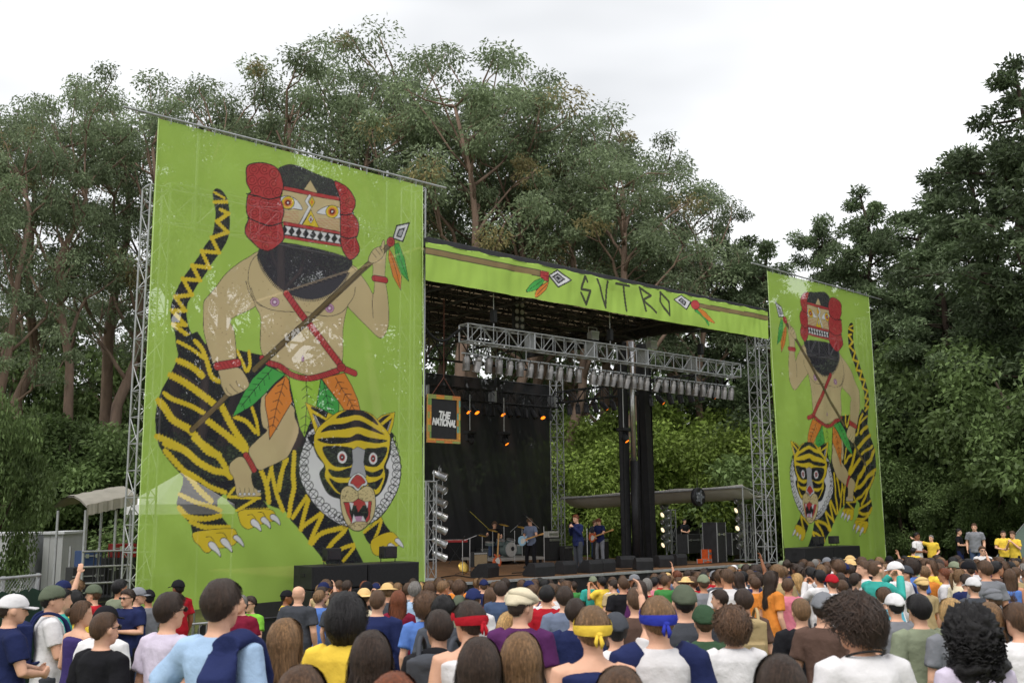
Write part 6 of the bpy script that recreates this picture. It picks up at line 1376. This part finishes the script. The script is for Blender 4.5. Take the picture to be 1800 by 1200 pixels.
def fill_crowd(limit):
    pts = []; used = [(x, y) for x, y in HEADS]
    occ = np.zeros((1210, 1810), bool)
    cand = []
    for _ in range(40000):
        px = _rg.uniform(560, 1860); d = 8.5 + 29 * _rg.random() ** .6
        p = at_depth(px, 1000, d); p.z = 0; q = p - O_; u, v = q.dot(EU), q.dot(EV)
        if v > -2.2 or (px < 760 and d < 11): continue
        if px < 700 and d < 16: continue
        if p.y > 30.5 and p.x / p.y > .33: continue
        cand.append((d, p))
    cand.sort(key=lambda c: c[0]); sel = []
    for d, p in cand:
        sp = 1.5 if d < 11 else (1.0 if d < 15 else (.62 if d < 20 else .46))
        if any((p.x - x) ** 2 + (p.y - y) ** 2 < sp * sp for x, y in used): continue
        used.append((p.x, p.y)); sel.append((d, p))
    # keep those whose head would show above the nearer heads
    out = []
    ents = [(math.hypot(x, y), None, x, y, 1.74) for x, y in HEADS] + [(d, p, p.x, p.y, _rg.uniform(1.50, 1.66) if d < 13 else _rg.uniform(1.56, 1.84)) for d, p in sel]
    ents.sort(key=lambda e: e[0])
    for d, p, x, y, h in ents:
        g = ground_z(x, y); a = project((x, y, g + h)); b = project((x, y, g + h - .24)); s = project((x, y, g + h - .55)); w = .085 * FPX / a[2]
        x0, x1, y0, y1 = int(a[0] - w), int(a[0] + w) + 1, int(a[1]), int(b[1]) + 1
        if p is not None:
            reg = occ[max(0, y0):max(0, min(1200, y1)), max(0, x0):max(0, min(1800, x1))]
            if reg.size == 0 or reg.mean() > .88 or x1 < -5 or x0 > 1805: continue
            out.append((d, p, h))
        for xx, yy, ww in ((a[0], y0, w), (a[0], int(b[1] + .04 * FPX / a[2]), .20 * FPX / a[2])):
            occ[max(0, yy):1210, max(0, int(xx - ww)):max(0, int(xx + ww))] = True
    return out
SEEN = fill_crowd(300)
_keep = SEEN[:max(0, 286 - NPEOPLE)]
for d, p, h in _keep:
    hair = _rg.choice(HAIRS); hat = _rg.choice(HATS); sh = _rg.choice(SHIRTS); fem = hair[0] in ('long', 'pony'); q = p - O_; u, v = q.dot(EU), q.dot(EV)
    if hat and fem: hat = None
    if hat: hair = ('short', hair[1])
    pose = _rg.choice(['stand'] * 7 + ['turnl', 'turnr', 'folded', 'turnl', 'turnr']); 
    if d > 11 and _rg.random() < .10: pose = _rg.choice(('armup', 'phone'))
    zone = 'near the stage lip' if v > -8 and u < 24 else ('before the right scrim' if u > 22 and v > -12 else ('near the grass bank' if u > 22 else ('in mid crowd' if d > 12 else 'in the nearer crowd')))
    top = (HATN[hat[0]].format(cname(hat[1])) if hat else HNAME[hair[0]].format(cname(hair[1])))
    act = {'armup': ', one arm raised', 'phone': ', hands held up', 'folded': ', arms folded'}.get(pose, '')
    r_ = person(V3((p.x, p.y, ground_z(p.x, p.y))), facing(p, _rg.gauss(0, 20) if _rg.random() < .88 else _rg.choice((-75, 80))), 'person with %s in %s t-shirt%s %s' % (top, cname(sh), act, zone), pose=pose, h=h - (.045 if fem else 0), wide=_rg.uniform(.94, 1.12), skin=_rg.choice((0, 0, 1, 1, 2, 2, 3)), shirt=('tee', sh) if _rg.random() < .85 else (('long', sh) if not fem else ('tank', sh)),
           pants=('jeans', _rg.choice(('denim', 'black', 'khaki', 'charcoal'))), hair=hair, hat=hat, fem=fem)
    if pose == 'phone': hold(r_, 'small camera held up by a person with ' + top + ' in ' + cname(sh), 'phone', (.10, .03, .065), 'camera', False)
# ---------------- people on the grass bank at the right
def standing(px, ytop, depth, yaw, label, **kw):
    p = at_depth(px, ytop, depth); g = ground_z(p.x, p.y); h = p.z - g; h = min(1.9, max(1.6, h)); return person(V3((p.x, p.y, g)), yaw, label, h=h, group='people on the grass bank', **kw)
for a in ((1611, 934, 37, -2.4, 'person in white t-shirt with folded arms on the grass bank', dict(pose='folded', shirt=('tee', 'white'), hair=('short', 'black'), skin=3)), (1637, 944, 37, 2.7, 'guard in yellow t-shirt stretching out an arm on the grass bank', dict(pose='point', shirt=('tee', 'yellow'), pants=('jeans', 'black'), hair=('buzz', 'grey'))),
          (1685, 929, 38, -2.2, 'person in black t-shirt on the grass bank', dict(pose='folded', shirt=('tee', 'black'), pants=('jeans', 'navy'), hair=('short', 'black'))), (1712, 920, 37, 2.6, 'tall person in grey t-shirt and jeans on the grass bank', dict(shirt=('tee', 'grey'), hair=('short', 'brown'), wide=1.1)),
          (1763, 936, 35, 2.9, 'guard in yellow t-shirt beside the grey tent on the bank', dict(pose='camera', shirt=('tee', 'yellow'), pants=('jeans', 'black'), hair=('short', 'darkbrown'), wide=1.15)), (1781, 933, 34, 2.2, 'guard in yellow t-shirt drinking at the right end of the bank', dict(pose='sing', shirt=('tee', 'yellow'), pants=('jeans', 'black'), hair=('short', 'brown'))),
          (1726, 960, 31, 3.0, 'person in white shirt and sunglasses seated high in the crowd by the bank', dict(shirt=('tee', 'white'), hair=('short', 'brown'), glasses=True)), (1606, 985, 33, -.6, 'person in yellow shirt at the crowd edge below the bank', dict(shirt=('tee', 'yellow'), hair=('short', 'black')))):
    standing(*a[:5], face=True, **a[5])
# ---------------- the band
def player(px, pyfeet, pytop, yaw, label, z=ZS, **kw):
    u, v = on_z(px, pyfeet, z); b = W(u, v, z); lo, hi = .2, 2.6
    h = (project(b)[1] - pytop) / FPX * project(b)[2] * 1.015; h = min(1.9, max(1.62, h)); return person(b, yaw, label, h=h, group='band on the stage', face=True, **kw), b, h
toC = lambda b, off: math.atan2(-b.y, -b.x) - math.pi / 2 + R_(off)
r, b, h = player(934, 998, 913, 0, 'guitarist in pale blue shirt playing a light blue electric guitar', pose='guitar', shirt=('tee', 'plaid'), pants=('jeans', 'black'), hair=('messy', 'brown')); r.rotation_euler.z = toC(b, -32)
def carry_guitar(root, label, col, bass=False):
    M = rootmat(root); t = thing('electric_guitar' if not bass else 'bass_guitar', label, 'guitar', M @ V3((.10, .22, 1.02)), root.rotation_euler.z + math.pi, None)
    guitar_mesh(t, col, .95, bass, Matrix.Rotation(R_(-16), 4, 'Y'))
    MB().tube(smooth3([(-.28, .0, .02), (-.05, .26, .42), (.05, .38, .44), (.18, .34, .36), (.10, .06, .06)]), .012, 5).build('strap', M_RUB, t)
carry_guitar(r, 'light blue electric guitar held by the guitarist', mat('blue_lacquer', S(150, 190, 216), .3, 0, .1, 5, spec=.6))
r, b, h = player(1017, 1005, 907, 0, 'singer in dark shirt holding a microphone to the mouth', pose='sing', shirt=('long', 'navy'), pants=('jeans', 'charcoal'), hair=('short', 'auburn')); r.rotation_euler.z = toC(b, -48)
M = rootmat(r); t = thing('microphone', 'microphone held by the singer', 'microphone', M @ V3((0, .28 * h / 1.755, 1.50 * h / 1.755)), r.rotation_euler.z)
MB().lathe([(.012, -.16), (.014, 0), (.026, .015), (.027, .05), (.012, .07)], (0, 0, 0), (0, -.8, .5), 10).build('handle_and_grille', M_BLACKM, t, True); MB().tube([(0, .1, -.1), (0, .13, -.4), (.05, .1, -.9), (.1, .0, -1.45)], .006, 5).build('lead', M_RUB, t)
r, b, h = player(1056, 988, 913, 0, 'bass player in navy t-shirt with a long necked sunburst bass', pose='guitar', shirt=('tee', 'navy'), pants=('jeans', 'grey'), hair=('messy', 'auburn')); r.rotation_euler.z = toC(b, -40)
carry_guitar(r, 'sunburst bass guitar held by the bass player', mat('sunburst', S(190, 82, 28), .3), True)
r, b, h = player(1046, 982, 916, 0, 'band member with light brown hair standing behind the bass player', pose='turnl', shirt=('tee', 'charcoal'), hair=('short', 'lightbrown')); r.rotation_euler.z = toC(b, 30)
r, b, h = player(786, 985, 922, 0, 'keyboard player in grey shirt bent over the red keyboard', pose='keys', shirt=('long', 'grey'), pants=('jeans', 'black'), hair=('shaggy', 'darkbrown')); r.rotation_euler.z = toC(b, -75)
r, b, h = player(744, 992, 912, 0, 'horn player behind the left lamp ladder', pose='camera', shirt=('long', 'brown'), hair=('messy', 'lightbrown')); r.rotation_euler.z = toC(b, -60)
db = W(DK[0], DK[1] + 1.02, ZS + .25); r = person(db - V3((0, 0, .40)), toC(db, 0), 'drummer in a dark shirt seated behind the drum kit', pose='drum', h=1.78, shirt=('tee', 'black'), pants=('jeans', 'denim'), hair=('messy', 'brown'), group='band on the stage', face=True)
r, b, h = player(1205, 972, 922, 0, 'stage hand in black under the right canopy', pose='camera', shirt=('tee', 'black'), pants=('jeans', 'black'), hair=('short', 'black')); r.rotation_euler.z = toC(b, 40)
bpy.data.scenes.remove(_TS)
# ------------------------------------------------------------------ trees
def leaf_mat(name, c, transl=.35, rough=.55):
    m = bpy.data.materials.new(name); m.use_nodes = True; t = m.node_tree; t.nodes.clear(); N = t.nodes.new; L = t.links.new
    o = N('ShaderNodeOutputMaterial'); d = N('ShaderNodeBsdfPrincipled'); tr = N('ShaderNodeBsdfTranslucent'); mx = N('ShaderNodeMixShader'); mx.inputs[0].default_value = transl
    d.inputs['Roughness'].default_value = rough; d.inputs['Specular IOR Level'].default_value = .25
    a = N('ShaderNodeVertexColor'); a.layer_name = 'tone'; mu = N('ShaderNodeMix'); mu.data_type = 'RGBA'; mu.blend_type = 'MULTIPLY'; mu.inputs[0].default_value = 1.0; mu.inputs[6].default_value = (*c, 1)
    oi = N('ShaderNodeObjectInfo'); r = N('ShaderNodeMapRange'); r.inputs['To Min'].default_value = .8; r.inputs['To Max'].default_value = 1.22; hs = N('ShaderNodeHueSaturation')
    L(a.outputs[0], mu.inputs[7]); L(mu.outputs[2], hs.inputs['Color']); L(oi.outputs['Random'], r.inputs[0]); L(r.outputs[0], hs.inputs['Value'])
    L(hs.outputs[0], d.inputs['Base Color']); L(hs.outputs[0], tr.inputs['Color']); L(d.outputs[0], mx.inputs[1]); L(tr.outputs[0], mx.inputs[2]); L(mx.outputs[0], o.inputs[0]); return m
M_EUC = leaf_mat('eucalyptus_leaf', S(118, 132, 100), .38); M_PINE = leaf_mat('conifer_needle', S(98, 114, 82), .25); M_BRIGHT = leaf_mat('fresh_leaf', S(120, 140, 66), .3); M_BUSH = leaf_mat('bush_leaf', S(102, 122, 74), .28)
M_BARK = mat('eucalyptus_bark', S(128, 108, 94), .9, 0, .35, 1.2, .6, 9, stretch=(3, 3, .5)); M_BARKD = mat('dark_bark', S(70, 58, 50), .95, 0, .3, 2, .6, 9)
def leaves_mesh(name, C, Rr, per, lw, ll, droop, seed, flat=.75, brown=0.0, tip=None):
    "C: clump centres (n,3), Rr: radii; leaf quads scattered on and in each clump, drooping"
    g = np.random.default_rng(seed); n = len(C); cnt = per; tot = n * cnt
    d = g.normal(size=(tot, 3)); d /= np.linalg.norm(d, axis=1)[:, None]; rad = g.random(tot) ** .45
    cen = np.repeat(C, cnt, 0); rr = np.repeat(Rr, cnt); off = d * (rr * rad)[:, None]; off[:, 2] *= flat; P = cen + off
    ax = g.normal(size=(tot, 3)) * (1 - droop); ax[:, 2] -= droop * 1.6; ax += d * .5; ax /= np.linalg.norm(ax, axis=1)[:, None]
    sd = np.cross(ax, g.normal(size=(tot, 3))); sd /= np.linalg.norm(sd, axis=1)[:, None]
    Ls = ll * g.uniform(.6, 1.4, tot)[:, None]; Ws = lw * g.uniform(.6, 1.4, tot)[:, None]
    v = np.stack([P - sd * Ws * .15, P + ax * Ls * .45 - sd * Ws * .5, P + ax * Ls, P + ax * Ls * .45 + sd * Ws * .5], 1).reshape(-1, 3)
    q = np.arange(tot * 4).reshape(-1, 4)
    clump = np.repeat(g.uniform(.7, 1.3, n), cnt); tone = clump * g.uniform(.65, 1.35, tot); T = np.repeat(tone[:, None], 3, 1)
    if brown:
        bm = np.repeat(g.random(n) < brown, cnt); T[bm] *= np.array([1.45, 1.0, .85])
    me = grid_mesh(name, v, q); me.polygons.foreach_set('use_smooth', np.zeros(tot, bool))
    ca = me.color_attributes.new('tone', 'FLOAT_COLOR', 'POINT'); ca.data.foreach_set('color', np.hstack([np.repeat(T, 4, 0), np.ones((tot * 4, 1))]).astype(np.float32).ravel()); return me
def branch(mb, a, b, r0, r1, g, bend=.12, n=5):
    a, b = np.array(a), np.array(b); L = np.linalg.norm(b - a); k = g.normal(size=3) * L * bend; pts = [a + (b - a) * t + k * math.sin(t * math.pi) + g.normal(size=3) * L * .02 * (0 < t < 1) for t in np.linspace(0, 1, n)]
    mb.tube([Vector(p) for p in pts], [r0 + (r1 - r0) * t for t in np.linspace(0, 1, n)], 7); return [np.array(p) for p in pts]
def euc(seed, H=27.0, R=3.8, per=300, bare=.45):
    "slender eucalyptus: straight thin trunk, steep limbs, clumped airy crown"
    g = np.random.default_rng(seed); mb = MB(); C = []; Rr = []
    lean = g.normal(size=2) * .7; top = np.array([lean[0], lean[1], H * .86]); trunk = branch(mb, (0, 0, -.3), top, .38, .07, g, .012, 9); nl = 11
    for i in range(nl):
        t = bare + (.97 - bare) * (i / nl); k = t * 8; base = trunk[int(k)] + (trunk[min(8, int(k) + 1)] - trunk[int(k)]) * (k % 1)
        az = i * 2.4 + g.uniform(-.5, .5); reach = R * g.uniform(.45, 1.05) * (1.1 - .5 * (i / nl)); up = reach * g.uniform(1.0, 1.9)
        e = base + np.array([math.cos(az) * reach, math.sin(az) * reach, up]); e[2] = min(e[2], H * g.uniform(.90, .99)); pts = branch(mb, base, e, .11 * (1.1 - .5 * i / nl), .03, g, .07, 6)
        for j in range(4):
            p = pts[2 + j % 4]; a2 = az + g.uniform(-1.6, 1.6); r2 = g.uniform(.5, 1.7); q = p + np.array([math.cos(a2) * r2, math.sin(a2) * r2, g.uniform(.3, 1.6)]); branch(mb, p, q, .04, .015, g, .1, 4)
            C.append(q + g.normal(size=3) * np.array([.3, .3, .2])); Rr.append(g.uniform(.5, 1.15))
        C.append(e); Rr.append(g.uniform(.8, 1.4))
    for k in range(6):
        q = top + np.array([*(g.normal(size=2) * R * .3), H * g.uniform(.02, .13)]); branch(mb, trunk[7 + k % 2], q, .06, .02, g, .08, 5); C.append(q); Rr.append(g.uniform(.7, 1.25))
    return mb.mesh('trunk', True), leaves_mesh('crown', np.array(C), np.array(Rr), per, .075, .21, .45, seed, .74, .06)
def conifer(seed, H=20.0, R=4.2, per=260):
    g = np.random.default_rng(seed); mb = MB(); C = []; Rr = []; trunk = branch(mb, (0, 0, -.3), (g.normal() * .5, g.normal() * .5, H * .97), .42, .05, g, .02, 9); n = 44
    for i in range(n):
        t = .22 + .76 * i / n; k = t * 8; b = trunk[int(k)] + (trunk[min(8, int(k) + 1)] - trunk[int(k)]) * (k % 1); az = i * 2.39 + g.uniform(-.4, .4); prof = (1 - t) ** .62 * 1.25 * (.5 + min(1, (t - .15) * 3) * .5)
        reach = R * prof * g.uniform(.55, 1.15) + .35; e = b + np.array([math.cos(az) * reach, math.sin(az) * reach, reach * g.uniform(.05, .5)]); branch(mb, b, e, .07, .02, g, .08, 4)
        for s in np.linspace(.45, 1.0, 2 + int(reach > 1.5) + int(reach > 3)): C.append(b + (e - b) * s + g.normal(size=3) * .2); Rr.append(g.uniform(.45, .95) * (.7 + .3 * prof))
    C.append(trunk[-1]); Rr.append(.5)
    return mb.mesh('trunk', True), leaves_mesh('crown', np.array(C), np.array(Rr), per, .085, .24, .1, seed, .62)
def bushy(seed, H=7.0, R=3.6, per=430, lw=.095, ll=.19, n=70, base=.08):
    g = np.random.default_rng(seed); mb = MB(); C = []; Rr = []
    for i in range(6):
        az = i * 1.05 + g.uniform(-.3, .3); e = np.array([math.cos(az) * R * .5, math.sin(az) * R * .5, H * g.uniform(.55, .8)]); branch(mb, (math.cos(az) * .15, math.sin(az) * .15, -.2), e, .12, .03, g, .1, 5)
    for i in range(n):
        d = g.normal(size=3); d /= np.linalg.norm(d); r = g.random() ** .35; lump = 1 + .22 * math.sin(3 * math.atan2(d[1], d[0]) + seed) + .12 * g.normal()
        C.append(np.array([d[0] * R * r * lump, d[1] * R * r * lump, H * (base + .46) + d[2] * H * .46 * r * (1 + .12 * g.normal())])); Rr.append(g.uniform(.55, 1.1) * R / 3.6)
    return mb.mesh('trunk', True), leaves_mesh('crown', np.array(C), np.array(Rr), per, lw, ll, .35, seed, .8)
def plant(name, protos, k, px, ytop, depth, H0, label, cat, group, barkm, leafm, rz, widen=1.0):
    p = at_depth(px, ytop, depth); g = ground_z(p.x, p.y); s = max(.2, (p.z - g) / H0); tr, cr = protos[k % len(protos)]
    t = thing(name, label, cat, (p.x, p.y, g), rz, group); t.scale = (s * widen, s * widen, s)
    for nm, me, m in (('trunk', tr, barkm), ('crown', cr, leafm)):
        if len(me.materials) == 0: me.materials.append(None)
        inst(nm, me, m, t)
    return t
EUC = [euc(31 + i, 27, 3.9, 300, (.44, .52, .40, .48, .55, .46)[i % 6]) for i in range(6)]
EPOS = ((-60, 225, 47, 1.1, 'past the far end of the site trailer'), (8, 228, 56, 1.0, 'rising behind the trailer window'), (52, 200, 50, 1.0, 'rising behind the corner of the trailer'), (95, 152, 60, 1.1, 'rising between trailer and utility cabinet'), (150, 148, 54, 1.0, 'rising behind the utility cabinet'), (205, 140, 64, 1.2, 'rising behind the side platform'), (262, 150, 58, 1.1, 'at the outer edge of the left scrim'),
        (318, 158, 66, 1.1, 'above the tail of the printed tiger'), (375, 140, 60, 1.0, 'above the outer part of the left top pipe'), (428, 130, 66, 1.2, 'above the printed red headdress'), (490, 190, 72, 1.0, 'low between taller trees above the left scrim'), (545, 104, 62, 1.2, 'above the printed spear bearer'), (612, 96, 68, 1.2, 'above the middle of the left top pipe'), (676, 130, 62, 1.1, 'above the printed spear head'),
        (728, 92, 68, 1.2, 'above the stage end of the left scrim'), (790, 84, 60, 1.2, 'above the left corner of the stage roof'), (850, 88, 66, 1.3, 'above the brown stripe of the valance'), (905, 128, 62, 1.1, 'above the left printed arrow'), (955, 195, 68, 1.2, 'above the letter S of the valance'), (1010, 206, 62, 1.2, 'above the letter V of the valance'), (1065, 208, 68, 1.2, 'above the letter T of the valance'), (1120, 228, 60, 1.3, 'above the letter O of the valance'),
        (1165, 275, 66, 1.2, 'above the right printed arrow'), (1212, 335, 62, 1.1, 'behind the right end of the valance'), (30, 470, 72, 1.2, 'lower, deep in the grove behind the trailer'), (125, 460, 76, 1.2, 'lower, deep in the grove behind the cabinet'), (215, 480, 74, 1.2, 'lower, deep in the grove behind the platform'), (640, 260, 80, 1.3, 'lower, deep behind the spear head'), (770, 300, 80, 1.3, 'lower, deep behind the hanging sign'), (890, 320, 78, 1.3, 'lower, deep behind the roof'), (1000, 360, 76, 1.3, 'lower, deep behind the backdrop tower'), (1100, 390, 74, 1.3, 'lower, deep behind the roof posts'), (1180, 440, 72, 1.3, 'lower, deep behind the side truss'), (440, 300, 78, 1.3, 'lower, deep behind the left scrim'))
for k, (px, yt, d, w, lab) in enumerate(EPOS):
    plant('eucalyptus_tree', EUC, k, px, yt - 6, d, 27, 'slender eucalyptus ' + lab, 'tree', 'eucalyptus grove behind the stage', M_BARK, M_EUC, k * 1.7, w)
CON = [conifer(71 + i, 20, 4.4 + .5 * i) for i in range(3)]
for k, (px, yt, d, w, lab) in enumerate(((1268, 382, 64, 1.25, 'round topped dark conifer above the left edge of the right scrim'), (1335, 420, 60, 1.1, 'dark conifer directly behind the right scrim'), (1432, 368, 68, .8, 'slim dark conifer above the right scrim'), (1516, 316, 60, 1.0, 'pointed dark conifer at the outer edge of the right scrim'),
        (1605, 335, 66, 1.5, 'broad dark conifer behind the hedge beside the right scrim'), (1700, 240, 58, 1.2, 'dark conifer in front of the tallest conifer'), (1795, 88, 48, 1.15, 'tallest dark conifer beside the grass bank'), (1860, 200, 46, 1.1, 'dark conifer past the tallest conifer'), (1660, 400, 54, 1.3, 'low dark conifer behind the guards in yellow'), (1465, 470, 70, 1.4, 'low dark conifer behind the right subwoofers'))):
    plant('conifer_tree', CON, k, px, yt, d, 20, lab, 'tree', 'conifers on the right', M_BARKD, M_PINE, k * 2.3, w)
BSH = [bushy(91 + i) for i in range(3)]
for k, (px, yt, d, w, lab) in enumerate(((1040, 735, 58, 1.1, 'bright green young tree left of the black roof posts'), (1110, 700, 62, 1.1, 'bright green young tree behind the black roof posts'), (1190, 712, 60, 1.1, 'bright green young tree behind the round fan'), (1270, 745, 56, 1.1, 'bright green young tree behind the right lamp ladder'), (1330, 690, 62, 1.0, 'bright green young tree behind the right lattice tower'), (992, 800, 56, .9, 'low bright shrub beside the backdrop tower'))):
    plant('young_tree', BSH, k, px, yt, d, 7.0, lab, 'tree', 'bright young trees behind the stage', M_BARKD, M_BRIGHT, k * 1.3, w)
for k, (px, yt, d, w, lab) in enumerate(((1590, 600, 58, .8, 'dark bush touching the outer edge of the right scrim'), (1650, 615, 55, .9, 'tall dark bush behind the guard with outstretched arm'), (1720, 590, 51, 1.0, 'tall dark bush behind the tall person on the bank'), (1800, 570, 50, 1.0, 'tall dark bush behind the guards in yellow'), (1860, 580, 42, 1.0, 'dark bush at the far end of the grass bank'), (1610, 800, 50, .9, 'low dark bush on the bank beside the right scrim'), (1690, 825, 47, 1.0, 'low dark bush on the bank behind the standing people'), (1775, 820, 46, 1.0, 'low dark bush on the bank by the grey tent'),
        (20, 720, 50, 1.1, 'dark understory bush behind the site trailer'), (105, 735, 54, 1.1, 'dark understory bush behind the utility cabinet'), (190, 720, 52, 1.1, 'dark understory bush behind the side platform'), (300, 780, 50, 1.4, 'dark understory bush behind the tiger haunch'), (420, 770, 52, 1.4, 'dark understory bush behind the rider'), (540, 780, 54, 1.4, 'dark understory bush behind the tiger head'), (660, 760, 56, 1.4, 'dark understory bush behind the stage end of the scrim'), (800, 760, 60, 1.4, 'dark understory bush behind the black backdrop'), (910, 770, 60, 1.4, 'dark understory bush behind the drums'), (1420, 700, 56, 1.3, 'dark bush behind the middle of the right scrim'), (1490, 680, 56, 1.2, 'dark bush behind the outer half of the right scrim'))):
    plant('bush', BSH, k, px, yt, d, 7.0, lab, 'bush', 'dark bushes', M_BARKD, M_BUSH, k * 1.9, w)
AIRY = [bushy(191 + i, 7.0, 3.2, 230, .10, .21, 46, .16) for i in range(2)]
for k, (px, yt, d, w, lab) in enumerate(((15, 600, 72, .9, 'thin woodland tree far behind the trailer'), (95, 585, 78, .9, 'thin woodland tree far behind the utility cabinet'), (175, 610, 74, .9, 'thin woodland tree far behind the side platform'), (260, 590, 78, .9, 'thin woodland tree far behind the tiger tail'), (350, 600, 74, .9, 'thin woodland tree far behind the rider arm'), (450, 580, 80, .9, 'thin woodland tree far behind the rider belt'), (560, 600, 78, .9, 'thin woodland tree far behind the tiger ears'), (670, 590, 80, .9, 'thin woodland tree far behind the scrim edge'), (790, 600, 84, .9, 'thin woodland tree far behind the hanging sign'), (900, 610, 80, .9, 'thin woodland tree far behind the rear truss'), (1010, 590, 84, .9, 'thin woodland tree far behind the rear tower'), (1230, 600, 80, .9, 'thin woodland tree far behind the side truss'))):
    plant('woodland_tree', AIRY, k, px, yt, d, 7.0, lab, 'tree', 'thin woodland far behind the stage', M_BARKD, M_BUSH, k * 1.1, w)
# leafy branch of a nearer small tree at the left edge
plant('small_tree', BSH, 1, -8, 650, 30, 7.0, 'small green tree leaning over the site trailer', 'tree', None, M_BARKD, M_BUSH, .4, .40)
# ------------------------------------------------------------------ grass on the bank, small tent
def grass():
    g = np.random.default_rng(5); P = []
    for _ in range(30000):
        y = g.uniform(30.5, 48); x = y * g.uniform(.352, .56); P.append((x, y, ground_z(x, y)))
    P = np.array(P); n = len(P); a = g.uniform(0, 6.28, n); h = g.uniform(.10, .32, n); w = .018; dx, dy = np.cos(a), np.sin(a); lean = g.normal(size=(n, 2)) * .08
    v = np.stack([P + np.stack([dx * w, dy * w, 0 * a], 1), P - np.stack([dx * w, dy * w, 0 * a], 1), P + np.stack([lean[:, 0], lean[:, 1], h], 1)], 1).reshape(-1, 3)
    me = grid_mesh('grass', v, np.arange(n * 3).reshape(-1, 3)); T = np.repeat(g.uniform(.6, 1.4, n), 3); ca = me.color_attributes.new('tone', 'FLOAT_COLOR', 'POINT'); ca.data.foreach_set('color', np.stack([T, T, T, np.ones_like(T)], 1).astype(np.float32).ravel())
    tag(link('grass', me, leaf_mat('grass_blade', S(120, 146, 58), .35)), 'long green grass growing on the bank beside the right scrim', 'grass', kind='stuff')
grass()
def small_tent():
    p = at_depth(1803, 918, 38); g = ground_z(p.x, p.y); h = max(1.9, p.z - g); t = thing('small_tent', 'small grey green tent behind the guards on the bank', 'tent', (p.x, p.y, g), .4); m = mat('tent_fabric', S(96, 112, 104), .7, 0, .12, 3, .3, 12); s = 1.15
    mb = MB(); mb.v = [(-s, -s, 0), (s, -s, 0), (s, s, 0), (-s, s, 0), (0, 0, h)]; mb.f = [(0, 1, 4), (1, 2, 4), (2, 3, 4), (3, 0, 4), (3, 2, 1, 0)]; mb.build('fly_sheet', m, t)
    for x, y in ((-s, -s), (s, -s), (s, s), (-s, s)): MB().tube([(x * 1.02, y * 1.02, 0), (0, 0, h + .02)], .015, 5).build('pole', M_ALU, t)
    MB().prism([(-.4, -s - .004, .02), (.4, -s - .004, .02), (0, -s * .45 - .01, h * .62)], (0, -.008, 0)).build('door_flap', mat('tent_flap', S(70, 84, 78), .7), t)
small_tent()
